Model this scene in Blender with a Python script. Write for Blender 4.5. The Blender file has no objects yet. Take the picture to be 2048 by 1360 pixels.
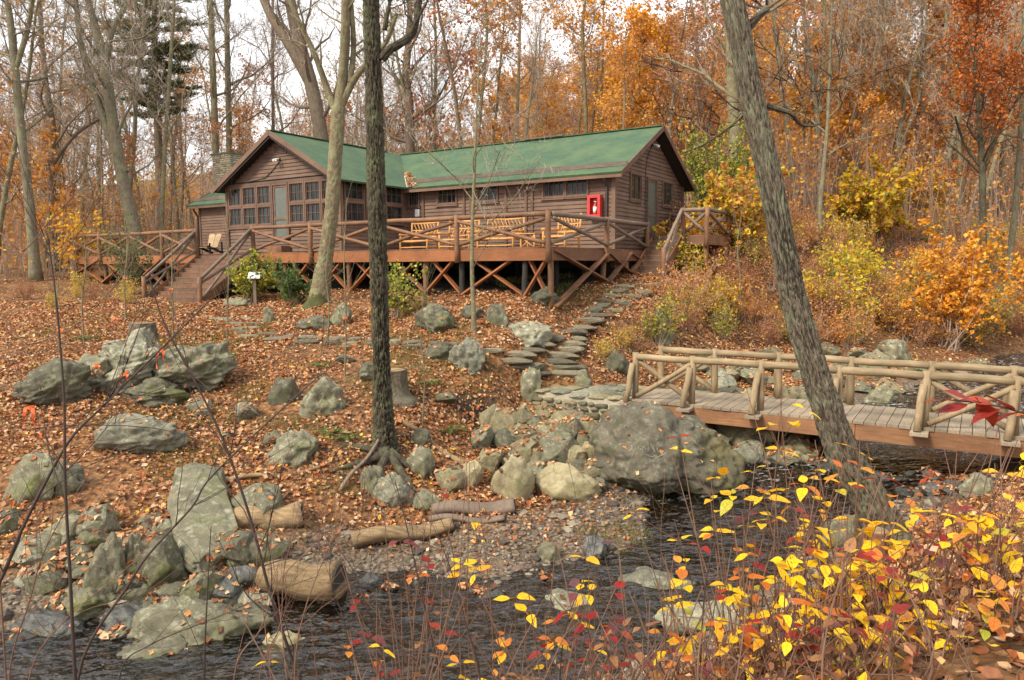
import bpy, math, random
import numpy as np
from mathutils import Vector, Matrix
# ---------------------------------------------------------------- camera, sky, sun, exposure
sc = bpy.context.scene
FPX, PITCH, ROLL = 1467.2, 0.1014, -0.0055          # focal length in photo pixels, pitch down, roll
cam = bpy.data.cameras.new('camera'); cam_o = bpy.data.objects.new('camera', cam)
sc.collection.objects.link(cam_o); sc.camera = cam_o
cam.sensor_width = 36; cam.lens = 36 * FPX / 2048; cam.clip_start = 0.05; cam.clip_end = 2000
_f = np.array([0, math.cos(PITCH), -math.sin(PITCH)]); _d0 = np.array([0, -math.sin(PITCH), -math.cos(PITCH)]); _r0 = np.array([1., 0, 0])
_r = _r0 * math.cos(ROLL) - _d0 * math.sin(ROLL); _d = _r0 * math.sin(ROLL) + _d0 * math.cos(ROLL)
M = Matrix.Identity(4)
for i in range(3):
    M[i][0] = _r[i]; M[i][1] = -_d[i]; M[i][2] = -_f[i]
cam_o.matrix_world = M
SUN_DIR = np.array([-0.60, -0.50, 0.75]); SUN_DIR /= np.linalg.norm(SUN_DIR)
world = bpy.data.worlds.new('World'); sc.world = world; world.use_nodes = True
nt = world.node_tree; nt.nodes.clear()
out = nt.nodes.new('ShaderNodeOutputWorld'); bg = nt.nodes.new('ShaderNodeBackground'); bg.inputs[1].default_value = 0.078
sky = nt.nodes.new('ShaderNodeTexSky'); sky.sky_type = 'NISHITA'; sky.sun_disc = False
sky.sun_elevation = math.asin(SUN_DIR[2]); sky.sun_rotation = math.atan2(SUN_DIR[0], SUN_DIR[1])
tc = nt.nodes.new('ShaderNodeTexCoord'); mp = nt.nodes.new('ShaderNodeMapping'); mp.inputs['Scale'].default_value = (1, 1, 2.2)
ns = nt.nodes.new('ShaderNodeTexNoise'); ns.inputs['Scale'].default_value = 2.2; ns.inputs['Detail'].default_value = 6; ns.inputs['Roughness'].default_value = .55
cr = nt.nodes.new('ShaderNodeValToRGB'); cr.color_ramp.elements[0].position = .30; cr.color_ramp.elements[1].position = .62
cr.color_ramp.elements[0].color = (.82, .82, .82, 1); cr.color_ramp.elements[1].color = (.96, .96, .96, 1)
mx = nt.nodes.new('ShaderNodeMixRGB'); mx.inputs[2].default_value = (8.8, 8.45, 7.9, 1)
L = nt.links.new
L(tc.outputs['Generated'], mp.inputs[0]); L(mp.outputs[0], ns.inputs['Vector']); L(ns.outputs['Fac'], cr.inputs[0])
cc = nt.nodes.new('ShaderNodeMixRGB'); cc.inputs[1].default_value = (6.0, 6.3, 6.8, 1); cc.inputs[2].default_value = (9.2, 8.8, 8.2, 1); L(ns.outputs['Fac'], cc.inputs[0]); L(cc.outputs[0], mx.inputs[2]); L(cr.outputs[0], mx.inputs[0]); L(sky.outputs[0], mx.inputs[1]); L(mx.outputs[0], bg.inputs[0]); L(bg.outputs[0], out.inputs[0])
sun = bpy.data.lights.new('sun', 'SUN'); sun.energy = 2.1; sun.angle = math.radians(16); sun.color = (1, .90, .72)
sun_o = bpy.data.objects.new('sun', sun); sc.collection.objects.link(sun_o)
sun_o.rotation_euler = Vector(SUN_DIR).to_track_quat('Z', 'Y').to_euler(); sun_o.location = (-20, -20, 40)
sc.view_settings.view_transform = 'Standard'; sc.view_settings.look = 'None'; sc.view_settings.gamma = 1
sc.view_settings.exposure = 1.4; sc.view_settings.use_curve_mapping = False
sc.cycles.max_bounces = 4; sc.cycles.diffuse_bounces = 3; sc.cycles.glossy_bounces = 2; sc.cycles.transparent_max_bounces = 8

rng = np.random.default_rng(11); R = random.Random(11)
COL = sc.collection
# ---------------------------------------------------------------- helpers
def ray(px, py):
    x, y = px - 1024, py - 680
    return _r * x + _d * y + _f * FPX
def at(px, py, Y):                       # point of the place seen at a photo pixel, Y metres ahead
    d = ray(px, py); return d * (Y / d[1])
def proj(P):
    P = np.asarray(P, float); z = P @ _f
    return np.stack([1024 + FPX * (P @ _r) / z, 680 + FPX * (P @ _d) / z], -1)
def _hash(ix, iy, iz, seed):
    h = (ix * 374761393 + iy * 668265263 + iz * 2147483647 + seed * 974634777) & 0xFFFFFFFF
    h = ((h ^ (h >> 13)) * 1274126177) & 0xFFFFFFFF
    return ((h ^ (h >> 16)) & 0xFFFF) / 65535.0
def vnoise(P, seed=0):
    P = np.asarray(P, float); i = np.floor(P).astype(np.int64); f = P - i; f = f * f * (3 - 2 * f)
    r = 0
    for dx in (0, 1):
        wx = f[..., 0] if dx else 1 - f[..., 0]
        for dy in (0, 1):
            wy = f[..., 1] if dy else 1 - f[..., 1]
            for dz in (0, 1):
                wz = f[..., 2] if dz else 1 - f[..., 2]
                r = r + wx * wy * wz * _hash(i[..., 0] + dx, i[..., 1] + dy, i[..., 2] + dz, seed)
    return r * 2 - 1
def fbm(P, oct=4, seed=0, gain=.5):
    P = np.asarray(P, float); a = 1; s = 0
    for o in range(oct):
        s = s + a * vnoise(P * (2.03 ** o) + o * 17.3, seed + o); a *= gain
    return s
def tag(o, label=None, cat=None, group=None, kind=None):
    if label: o['label'] = label
    if cat: o['category'] = cat
    if group: o['group'] = group
    if kind: o['kind'] = kind
    return o
def empty(name, loc=(0, 0, 0), rz=0, label=None, cat=None, group=None):
    o = bpy.data.objects.new(name, None); COL.objects.link(o); o.location = loc; o.rotation_euler = (0, 0, rz)
    o.empty_display_size = .2
    return tag(o, label, cat, group)
def link(name, me, parent=None, loc=None, rot=None, scale=None, kind=None):
    o = bpy.data.objects.new(name, me); COL.objects.link(o)
    if parent is not None: o.parent = parent
    if loc is not None: o.location = loc
    if rot is not None: o.rotation_euler = rot
    if scale is not None: o.scale = scale if hasattr(scale, '__len__') else (scale,) * 3
    if kind: o['kind'] = kind
    return o
_TWQ = {}; _TWO = np.array([[1, 0, .35], [-.5, .85, -.6], [-.5, -.85, .35]])
class MB:
    def __init__(s): s.v = []; s.q = []; s.t = []; s.mq = []; s.mt = []; s.cq = []; s.ct = []; s.n = 0; s.gr = {}
    def add(s, V, Q=None, T=None, m=0, col=None):
        V = np.asarray(V, float).reshape(-1, 3); s.v.append(V)
        for F, fl, ml, cl in ((Q, s.q, s.mq, s.cq), (T, s.t, s.mt, s.ct)):
            if F is not None and len(F):
                F = np.asarray(F, np.int64) + s.n; fl.append(F); ml.append(np.full(len(F), m))
                c = np.ones((len(F), 3)) if col is None else np.broadcast_to(np.asarray(col, float), (len(F), 3)); cl.append(c)
        s.n += len(V); return s
    def box(s, lo, hi, m=0, tf=None, col=None):
        x0, y0, z0 = lo; x1, y1, z1 = hi
        V = np.array([[x0, y0, z0], [x1, y0, z0], [x1, y1, z0], [x0, y1, z0], [x0, y0, z1], [x1, y0, z1], [x1, y1, z1], [x0, y1, z1]])
        if tf is not None: V = tf(V)
        return s.add(V, [[0, 3, 2, 1], [4, 5, 6, 7], [0, 1, 5, 4], [1, 2, 6, 5], [2, 3, 7, 6], [3, 0, 4, 7]], m=m, col=col)
    def beam(s, p, q, w, h, up=(0, 0, 1), m=0):
        p, q = np.asarray(p, float), np.asarray(q, float); d = q - p; d /= np.linalg.norm(d)
        a = np.cross(d, up); a /= np.linalg.norm(a); b = np.cross(a, d); a = a * w / 2; b = b * h / 2
        V = [p - a - b, p + a - b, p + a + b, p - a + b, q - a - b, q + a - b, q + a + b, q - a + b]
        return s.add(V, [[0, 3, 2, 1], [4, 5, 6, 7], [0, 1, 5, 4], [1, 2, 6, 5], [2, 3, 7, 6], [3, 0, 4, 7]], m=m)
    def tube(s, P, r, n=8, m=0, cap=True, disp=None, col=None):
        P = np.asarray(P, float); k = len(P); r = np.broadcast_to(np.asarray(r, float), (k,))
        if n == 3 and not cap and disp is None:                    # thin twigs: a cheap triangular prism
            if k not in _TWQ: _TWQ[k] = np.array([[i * 3 + j, i * 3 + (j + 1) % 3, i * 3 + 3 + (j + 1) % 3, i * 3 + 3 + j] for i in range(k - 1) for j in range(3)])
            return s.add(P[:, None, :] + r[:, None, None] * _TWO, _TWQ[k], m=m, col=col)
        T = np.gradient(P, axis=0); T /= np.linalg.norm(T, axis=1)[:, None] + 1e-9
        ref = np.array([1., 0, 0]) if abs(T[0][2]) > .7 else np.array([0, 0, 1.])
        A = np.cross(T, ref); A /= np.linalg.norm(A, axis=1)[:, None] + 1e-9; B_ = np.cross(T, A)
        th = np.arange(n) * 2 * math.pi / n
        rr = r[:, None] * np.ones(n)
        V = P[:, None, :] + rr[..., None] * (np.cos(th)[None, :, None] * A[:, None, :] + np.sin(th)[None, :, None] * B_[:, None, :])
        if disp is not None:
            dv = disp(V.reshape(-1, 3), np.repeat(r, n), np.tile(th, k)).reshape(k, n)
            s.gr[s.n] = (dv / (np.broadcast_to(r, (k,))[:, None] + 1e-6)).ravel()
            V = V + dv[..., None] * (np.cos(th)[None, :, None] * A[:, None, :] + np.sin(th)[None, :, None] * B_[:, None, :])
        i = np.arange(k - 1)[:, None] * n; j = np.arange(n)[None, :]; j2 = (j + 1) % n
        Q = np.stack([i + j, i + j2, i + n + j2, i + n + j], -1).reshape(-1, 4)
        VV = V.reshape(-1, 3); Tt = []
        if cap:
            VV = np.vstack([VV, P[0], P[-1]]); c0, c1 = k * n, k * n + 1; e = (k - 1) * n
            Tt = [[c0, (a + 1) % n, a] for a in range(n)] + [[c1, e + a, e + (a + 1) % n] for a in range(n)]
        return s.add(VV, Q, Tt, m=m, col=col)
    def build(s, name, mats, parent=None, smooth=False, loc=None, rot=None, kind=None):
        return link(name, s.mesh(name, mats, smooth), parent, loc, rot, kind=kind)
    def mesh(s, name, mats, smooth=False):
        me = bpy.data.meshes.new(name)
        V = np.vstack(s.v) if s.v else np.zeros((0, 3))
        Q = np.vstack(s.q) if s.q else np.zeros((0, 4), int); T = np.vstack(s.t) if s.t else np.zeros((0, 3), int)
        me.vertices.add(len(V)); me.vertices.foreach_set('co', V.ravel())
        nl = Q.size + T.size; me.loops.add(nl); me.loops.foreach_set('vertex_index', np.concatenate([Q.ravel(), T.ravel()]).astype(np.int32))
        me.polygons.add(len(Q) + len(T))
        st = np.concatenate([np.arange(len(Q)) * 4, Q.size + np.arange(len(T)) * 3]).astype(np.int32)
        me.polygons.foreach_set('loop_start', st)
        try: me.polygons.foreach_set('loop_total', np.concatenate([np.full(len(Q), 4), np.full(len(T), 3)]).astype(np.int32))
        except Exception: pass
        for m in (mats if isinstance(mats, (list, tuple)) else [mats]): me.materials.append(m)
        mi = np.concatenate(s.mq + s.mt).astype(np.int32) if s.mq or s.mt else np.zeros(0, np.int32)
        me.polygons.foreach_set('material_index', mi)
        me.polygons.foreach_set('use_smooth', np.full(len(Q) + len(T), bool(smooth)))
        C = np.vstack(s.cq + s.ct) if s.cq or s.ct else np.ones((0, 3))
        if len(C) and (C != 1).any():
            at_ = me.attributes.new('Col', 'FLOAT_COLOR', 'FACE'); at_.data.foreach_set('color', np.hstack([C, np.ones((len(C), 1))]).ravel().astype(np.float32))
        if s.gr:
            gA = np.zeros(len(V), np.float32)
            for o_, a_ in s.gr.items(): gA[o_:o_ + len(a_)] = a_
            me.attributes.new('Groove', 'FLOAT', 'POINT').data.foreach_set('value', gA)
        me.update(calc_edges=True); me.validate()
        return me
def instance(src, loc, rz=0, scale=1, label=None, group=None, tilt=(0, 0)):
    c = src.copy(); COL.objects.link(c); c.location = loc; c.rotation_euler = (tilt[0], tilt[1], rz); c.scale = scale if hasattr(scale, '__len__') else (scale,) * 3
    if label: c['label'] = label
    if group: c['group'] = group
    for ch in src.children:
        k = ch.copy(); COL.objects.link(k); k.parent = c
        for g in ch.children:
            h = g.copy(); COL.objects.link(h); h.parent = k
    return c
# ---------------------------------------------------------------- materials
def nodes(name):
    m = bpy.data.materials.new(name); m.use_nodes = True; t = m.node_tree; b = t.nodes['Principled BSDF']; return m, t, b
def N(t, typ, **kw):
    n = t.nodes.new(typ)
    for k, v in kw.items():
        if k.startswith('i_'): n.inputs[k[2:].replace('_', ' ')].default_value = v
        else: setattr(n, k, v)
    return n
def ramp(t, fac, stops):
    r = N(t, 'ShaderNodeValToRGB'); e = r.color_ramp.elements
    while len(e) < len(stops): e.new(.5)
    for q, (p, c) in zip(e, stops): q.position = p; q.color = (*c, 1) if len(c) == 3 else c
    t.links.new(fac, r.inputs[0]); return r.outputs[0]
def mixc(t, fac, a, b, mode='MIX'):
    n = N(t, 'ShaderNodeMixRGB', blend_type=mode)
    for s, x in zip(n.inputs, (fac, a, b)):
        if hasattr(x, 'is_output'): t.links.new(x, s)
        else: s.default_value = x if not hasattr(x, '__len__') else ((*x, 1) if len(x) == 3 else x)
    return n.outputs[0]
def coords(t, scale=(1, 1, 1), kind='Object'):
    c = N(t, 'ShaderNodeTexCoord'); m = N(t, 'ShaderNodeMapping'); m.inputs['Scale'].default_value = scale
    t.links.new(c.outputs[kind], m.inputs[0]); return m.outputs[0]
def tex(t, vec, scale, detail=4, rough=.6, typ='ShaderNodeTexNoise'):
    n = N(t, typ); n.inputs['Scale'].default_value = scale
    if 'Detail' in n.inputs: n.inputs['Detail'].default_value = detail; n.inputs['Roughness'].default_value = rough
    t.links.new(vec, n.inputs['Vector']); return n.outputs[0]
def bump(t, b, h, strength=.4, dist=.02):
    n = N(t, 'ShaderNodeBump'); n.inputs['Strength'].default_value = strength; n.inputs['Distance'].default_value = dist
    t.links.new(h, n.inputs['Height']); t.links.new(n.outputs[0], b.inputs['Normal'])
def rand_obj(t):
    return N(t, 'ShaderNodeObjectInfo').outputs['Random']
def mat_wood(name, c0, c1, grain=(1.5, 26, 26), rough=.75, knots=False, var=.35):
    m, t, b = nodes(name); v = coords(t, grain); g = tex(t, v, 2.2, 6, .65)
    c = ramp(t, g, [(.3, c0), (.72, c1)])
    w = tex(t, coords(t, (1, 1, 1)), 1.7, 4)
    c = mixc(t, ramp(t, w, [(.38, (0, 0, 0)), (.72, (.55, .55, .55))]), c, [x * .5 for x in c0])
    k = N(t, 'ShaderNodeMath', operation='MULTIPLY_ADD'); k.inputs[1].default_value = var; k.inputs[2].default_value = 1 - var / 2
    t.links.new(rand_obj(t), k.inputs[0]); c = mixc(t, 1.0, c, k.outputs[0], 'MULTIPLY')
    t.links.new(c, b.inputs['Base Color']); b.inputs['Roughness'].default_value = rough; bump(t, b, g, .5, .006); return m
def mat_plain(name, c, rough=.6, metal=0, spec=.5):
    m, t, b = nodes(name); n = tex(t, coords(t), 9, 4); cc = ramp(t, n, [(.3, [x * .8 for x in c]), (.7, [min(1, x * 1.15) for x in c])])
    t.links.new(cc, b.inputs['Base Color']); b.inputs['Roughness'].default_value = rough; b.inputs['Metallic'].default_value = metal; return m
def mat_leaf(name, trans=.35, rough=.55, tint=(1, 1, 1)):
    m, t, b = nodes(name); a = N(t, 'ShaderNodeAttribute', attribute_name='Col')
    n = tex(t, coords(t), 30, 3); c = mixc(t, .6, a.outputs['Color'], ramp(t, n, [(.3, (.6, .6, .6)), (.7, (1.25, 1.2, 1.15))]), 'MULTIPLY')
    t.links.new(c, b.inputs['Base Color']); b.inputs['Roughness'].default_value = rough; b.inputs['Specular IOR Level'].default_value = .3
    if trans:
        tr = N(t, 'ShaderNodeBsdfTranslucent'); t.links.new(c, tr.inputs[0]); mxs = N(t, 'ShaderNodeMixShader'); mxs.inputs[0].default_value = trans
        t.links.new(b.outputs[0], mxs.inputs[1]); t.links.new(tr.outputs[0], mxs.inputs[2]); t.links.new(mxs.outputs[0], t.nodes['Material Output'].inputs[0])
    return m
def mat_leaf_c(name, c0, c1, c2=None, trans=.4):
    m, t, b = nodes(name); r = ramp(t, rand_obj(t), [(0, c0), (.6, c1), (1, c2 or c1)])
    n = tex(t, coords(t), 7, 5); c = mixc(t, .65, r, ramp(t, n, [(.28, (.42, .30, .22)), (.5, (1, .95, .9)), (.7, (1.2, 1.2, 1.1))]), 'MULTIPLY')
    sy = N(t, 'ShaderNodeSeparateXYZ'); t.links.new(coords(t), sy.inputs[0]); ab = N(t, 'ShaderNodeMath', operation='ABSOLUTE'); t.links.new(sy.outputs['Y'], ab.inputs[0]); dg = N(t, 'ShaderNodeMath', operation='SUBTRACT'); t.links.new(sy.outputs['X'], dg.inputs[0]); t.links.new(ab.outputs[0], dg.inputs[1]); sn = N(t, 'ShaderNodeMath', operation='SINE'); m8 = N(t, 'ShaderNodeMath', operation='MULTIPLY'); m8.inputs[1].default_value = 50; t.links.new(dg.outputs[0], m8.inputs[0]); t.links.new(m8.outputs[0], sn.inputs[0]); c = mixc(t, ramp(t, sn.outputs[0], [(.8, (0, 0, 0)), (.98, (.3, .3, .3))]), c, [x * .55 for x in c0]); c = mixc(t, ramp(t, ab.outputs[0], [(.008, (.6, .6, .6)), (.02, (0, 0, 0))]), c, [x * .5 for x in c0])
    t.links.new(c, b.inputs['Base Color']); b.inputs['Roughness'].default_value = .5; b.inputs['Specular IOR Level'].default_value = .35
    tr = N(t, 'ShaderNodeBsdfTranslucent'); t.links.new(c, tr.inputs[0]); mxs = N(t, 'ShaderNodeMixShader'); mxs.inputs[0].default_value = trans
    t.links.new(b.outputs[0], mxs.inputs[1]); t.links.new(tr.outputs[0], mxs.inputs[2]); t.links.new(mxs.outputs[0], t.nodes['Material Output'].inputs[0]); return m
def mat_bark(name, dark, light, lichen=(.24, .27, .17), lf=.5, scale=1., moss=0.):
    m, t, b = nodes(name); v = coords(t, (9 * scale, 9 * scale, 2.2 * scale))
    g = tex(t, v, 3, 7, .7); c = ramp(t, g, [(.33, dark), (.66, light)])
    l = tex(t, coords(t), 3.1 * scale, 6, .7); l2 = tex(t, coords(t), 14 * scale, 3, .6)
    lm = N(t, 'ShaderNodeMath', operation='MULTIPLY'); t.links.new(ramp(t, l, [(.47, (0, 0, 0)), (.60, (lf, lf, lf))]), lm.inputs[0]); t.links.new(ramp(t, l2, [(.35, (.2, .2, .2)), (.55, (1, 1, 1))]), lm.inputs[1])
    c = mixc(t, lm.outputs[0], c, lichen)
    if moss:
        ga_ = N(t, 'ShaderNodeAttribute', attribute_name='Groove'); mr = N(t, 'ShaderNodeMapRange'); mr.inputs['From Min'].default_value = -.17; mr.inputs['From Max'].default_value = -.05; t.links.new(ga_.outputs['Fac'], mr.inputs[0]); c = mixc(t, mr.outputs[0], [x * .7 for x in dark], c)  # moss flag paints furrow shade into the bark colour, by groove depth
    t.links.new(c, b.inputs['Base Color']); b.inputs['Roughness'].default_value = .9; b.inputs['Specular IOR Level'].default_value = .2; bump(t, b, g, .9, .03); return m
def mat_rock(name, c0, c1, lichen=(.41, .41, .30), moss=(.07, .085, .02), lf=.55, mf=.6, wet=False):
    m, t, b = nodes(name); v = coords(t, (1, 1, 1), 'Generated') if False else coords(t)
    g = tex(t, v, 2.3, 9, .68); c = ramp(t, g, [(.3, c0), (.7, c1)])
    fine = tex(t, v, 38, 4, .7); c = mixc(t, .55, c, ramp(t, fine, [(.3, (.55, .55, .55)), (.7, (1.3, 1.3, 1.25))]), 'MULTIPLY')
    l = tex(t, v, 6.5, 7, .72); c = mixc(t, ramp(t, l, [(.53, (0, 0, 0)), (.62, (lf, lf, lf))]), c, lichen)
    ck = N(t, 'ShaderNodeTexVoronoi', feature='DISTANCE_TO_EDGE'); ck.inputs['Scale'].default_value = .8; t.links.new(mixc(t, .35, v, N(t, 'ShaderNodeTexNoise', i_Scale=2.5).outputs['Color'], 'ADD'), ck.inputs['Vector']); c = mixc(t, ramp(t, ck.outputs['Distance'], [(.0, (.4, .4, .4)), (.012, (0, 0, 0))]), c, [x * .3 for x in c0])
    geo = N(t, 'ShaderNodeNewGeometry'); sep = N(t, 'ShaderNodeSeparateXYZ'); t.links.new(geo.outputs['Normal'], sep.inputs[0])
    mo = tex(t, v, 1.9, 5, .65); mm = N(t, 'ShaderNodeMath', operation='MULTIPLY'); t.links.new(ramp(t, mo, [(.52, (0, 0, 0)), (.64, (mf, mf, mf))]), mm.inputs[0])
    t.links.new(ramp(t, fine, [(.3, (.3, .3, .3)), (.5, (1, 1, 1))]), mm.inputs[1])
    c = mixc(t, mm.outputs[0], c, moss)
    k = N(t, 'ShaderNodeMath', operation='MULTIPLY_ADD'); k.inputs[1].default_value = .65; k.inputs[2].default_value = .55
    t.links.new(rand_obj(t), k.inputs[0]); c = mixc(t, 1.0, c, k.outputs[0], 'MULTIPLY')
    t.links.new(c, b.inputs['Base Color']); b.inputs['Roughness'].default_value = .35 if wet else .85
    h = N(t, 'ShaderNodeMath', operation='ADD'); t.links.new(g, h.inputs[0]); t.links.new(fine, h.inputs[1]); bump(t, b, h.outputs[0], .6, .025); return m
# ---------------------------------------------------------------- building frame
TH = -0.5663; FX, FY = 3.371, 24.5
UU = np.array([math.cos(TH), math.sin(TH), 0]); VV_ = np.array([-math.sin(TH), math.cos(TH), 0]); F0 = np.array([FX, FY, 0])
def Bw(u, v, z): return F0 + u * UU + v * VV_ + np.array([0, 0, z])
def u_at(px, v, py=480):                 # building coordinate u where the photo column px meets the plane v
    d = ray(px, py); n = VV_; p0 = F0 + v * VV_; t = (p0 @ n) / (d @ n); return float((d * t - p0) @ UU)
ZD, ZFL, ZE, ZR, WM, OH, LM = 0.506, 1.03, 2.984, 4.96, 6.5, .40, 22.0
GV, GL, GR = -3.586, -15.03, -8.83; DV, DU, RH = -4.89, .36, .90; TS, TL = -11.86, -24.66
# ---------------------------------------------------------------- terrain
STREAM = np.array([(30, 25, -2.6), (14, 19.3, -3.28), (9.5, 16.6, -3.52), (5.8, 13.6, -4.05), (3.2, 11.6, -4.40), (2.4, 10.3, -4.47), (.7, 9.3, -4.52), (-3, 8.7, -4.57), (-8, 8.3, -4.65), (-16, 8.0, -4.8), (-40, 7, -5.2)])
def stream_near(X, Y):
    X = np.asarray(X, float); Y = np.asarray(Y, float); best = np.full(X.shape, 1e9); zz = np.zeros(X.shape); sd = np.zeros(X.shape)
    for a, b in zip(STREAM[:-1], STREAM[1:]):
        d = b[:2] - a[:2]; l2 = d @ d; t = np.clip(((X - a[0]) * d[0] + (Y - a[1]) * d[1]) / l2, 0, 1)
        dx, dy = X - a[0] - t * d[0], Y - a[1] - t * d[1]; q = np.hypot(dx, dy); m = q < best
        best = np.where(m, q, best); zz = np.where(m, a[2] + t * (b[2] - a[2]), zz); sd = np.where(m, np.sign(d[0] * dy - d[1] * dx), sd)
    return best, zz, sd
CP = []
def cp(px, py, Y): CP.append(at(px, py, Y))
for a in [(1100, 612, 20.2), (930, 604, 21), (850, 602, 22), (640, 606, 22.6), (510, 612, 24.6), (345, 610, 25), (403, 608, 24.4), (1200, 575, 22.5), (1320, 549, 24.4), (1290, 549, 24.6),
          (140, 575, 31), (0, 595, 29), (250, 585, 29), (-150, 600, 28), (0, 640, 22.5), (0, 700, 18.5), (0, 800, 15), (0, 900, 12.9), (0, 1000, 11.4), (0, 1100, 10.3), (0, 1190, 9.5),
          (250, 640, 22.5), (250, 700, 18.6), (250, 800, 15.2), (250, 900, 13.0), (250, 1000, 11.5), (250, 1100, 10.4), (250, 1200, 9.5),
          (500, 640, 22.3), (500, 680, 19.8), (500, 750, 17), (500, 850, 14.3), (500, 950, 12.5), (500, 1050, 11.2), (500, 1150, 10.1),
          (700, 668, 19.6), (800, 640, 20.3), (800, 680, 18.5), (800, 760, 16), (800, 850, 14.2), (800, 930, 13.3), (800, 1000, 12.5), (800, 1090, 11.4), (800, 1150, 10.5),
          (900, 690, 18), (1000, 690, 18.2), (970, 750, 17), (970, 785, 16.5), (965, 855, 16.1), (980, 875, 15.2), (1000, 950, 13.9), (1000, 1040, 12.0), (1000, 1130, 10.6), (1150, 1040, 12.1), (1250, 1045, 12.0), (1200, 1100, 11.1), (1090, 1140, 10.5), (900, 1150, 10.4), (1250, 1090, 11.2),
          (1100, 745, 18.3), (1100, 850, 16.3), (1190, 870, 15.5), (1060, 845, 16.9), (1140, 690, 19), (1150, 640, 20.3), (1220, 600, 21.8), (1270, 572, 23.2), (1320, 620, 21.3), (1350, 655, 20.4), (1330, 705, 19.4), (1300, 745, 18.9),
          (1150, 900, 14.9), (1200, 960, 13.9), (1420, 790, 18.2), (1600, 800, 17.6), (1700, 860, 16.2), (1500, 700, 21.8), (1500, 900, 15.0), (1580, 900, 14.8), (1700, 720, 21.5), (1850, 730, 21.8), (2048, 750, 22.5), (2300, 720, 24),
          (1450, 660, 23), (1450, 560, 26), (1450, 490, 28.5), (1600, 640, 25), (1600, 540, 29), (1600, 455, 33), (1800, 650, 26), (1800, 560, 30), (1800, 455, 36), (2000, 690, 26), (2000, 600, 31), (2000, 490, 38), (2300, 600, 32),
          (1400, 425, 36), (1500, 390, 46), (1700, 385, 52), (1900, 385, 58), (1700, 260, 85), (1950, 215, 95), (2300, 200, 95), (1300, 345, 85), (1900, 110, 140), (2300, 60, 140), (1500, 190, 140), (1300, 265, 140), (1000, 370, 130),
          (1000, 420, 60), (1200, 400, 55), (800, 440, 95), (500, 470, 75), (200, 470, 65), (0, 480, 62), (-300, 470, 65), (200, 440, 130), (600, 425, 140), (-300, 440, 130),
          (800, 520, 34), (600, 525, 38), (400, 535, 38), (1000, 510, 33), (1200, 490, 33)]: cp(*a)
CP += [np.array(p, float) for p in [(0, 0, -1.6), (0, -6, -1.2), (-8, -6, -1.4), (8, -6, -.8), (0, 2.5, -2.2), (0, 4.5, -3.2), (0, 6.6, -4.35), (2, 2.5, -1.75), (2.2, 4, -2.05), (3, 5, -2.35), (3.7, 6.8, -2.8), (5.2, 8, -2.85), (8, 9.5, -2.9), (4.2, 8.6, -3.9), (1.6, 5.6, -3.2), (2.2, 7.0, -4.0), (7.5, 11.5, -3.7),
       (-3, 2.5, -2.3), (-3, 4.6, -3.3), (-4, 6.6, -4.35), (-7, 4, -3.1), (-9, 6.4, -4.5), (-16, 5, -4), (12, 11, -2.5), (16, 13, -1.6), (13, 15, -2.8), (5, 3, -1.5), (9, 5, -1.6), (20, 5, 0), (25, 20, -1.8), (-25, 0, -2), (-30, 14, -3), (-30, 25, -1.2)]]
for i in range(1, len(STREAM) - 1):
    a, b, c = STREAM[i - 1], STREAM[i], STREAM[i + 1]; d = (c - a)[:2]; d /= np.linalg.norm(d); n = np.array([-d[1], d[0]])
    for w in ((-1.1, 0, 1.0) if not .6 < b[0] < 5 else (-.5, 0, .5)): CP.append(np.array([b[0] + n[0] * w, b[1] + n[1] * w, b[2] - (.30 if w == 0 else .17)]))
    m = (a + b) / 2; CP.append(np.array([m[0], m[1], m[2] - .3]))
CP = np.array(CP); _c2 = .5
def _phi(A, B_): return np.sqrt(((A[:, None, :2] - B_[None, :, :2]) ** 2).sum(-1) + _c2)
_n = len(CP); _A = np.zeros((_n + 3, _n + 3)); _A[:_n, :_n] = _phi(CP, CP) - np.eye(_n) * .03; _Pm = np.hstack([np.ones((_n, 1)), CP[:, :2]]); _A[:_n, _n:] = _Pm; _A[_n:, :_n] = _Pm.T
_w = np.linalg.solve(_A, np.concatenate([CP[:, 2], np.zeros(3)]))
def ground(X, Y):
    X = np.atleast_1d(np.asarray(X, float)); Y = np.atleast_1d(np.asarray(Y, float)); s = X.shape; P = np.stack([X.ravel(), Y.ravel(), np.zeros(X.size)], 1); z = np.empty(len(P))
    for i in range(0, len(P), 20000):
        q = P[i:i + 20000]; z[i:i + 20000] = _phi(q, CP) @ _w[:_n] + _w[_n] + q[:, :2] @ _w[_n + 1:]
    z = z.reshape(s); D = np.hypot(X, Y); amp = np.clip((D - 2) / 40, .35, 4) 
    P3 = np.stack([X, Y, 0 * X], -1)
    return z + .11 * amp * fbm(P3 * .55, 3, 3) + .03 * fbm(P3 * 2.6, 2, 9)
def gz(x, y): return float(ground(x, y)[0])
def hit(px, py, y0=2.5, y1=160):
    d = ray(px, py); d = d / d[1]; Ys = np.concatenate([np.arange(y0, 40, .6), np.arange(40, y1, 2.)]); z = Ys * d[2]; g = ground(Ys * d[0], Ys); b = np.nonzero(g >= z)[0]
    if len(b) and b[0] > 0: Ys = np.linspace(Ys[b[0] - 1], Ys[b[0]], 24); z = Ys * d[2]; g = ground(Ys * d[0], Ys); b = np.nonzero(g >= z)[0]
    Y = Ys[b[0]] if len(b) else 40.; return np.array([Y * d[0], Y, gz(Y * d[0], Y)])
def axis(fine0, fine1, st, lo, hi, g=1.09):
    a = list(np.arange(fine0, fine1, st)); x, s = fine1, st
    while x < hi: a.append(x); s *= g; x += s
    x, s = fine0, st; b = []
    while x > lo: s *= g; x -= s; b.append(x)
    return np.array(b[::-1] + a)
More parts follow.
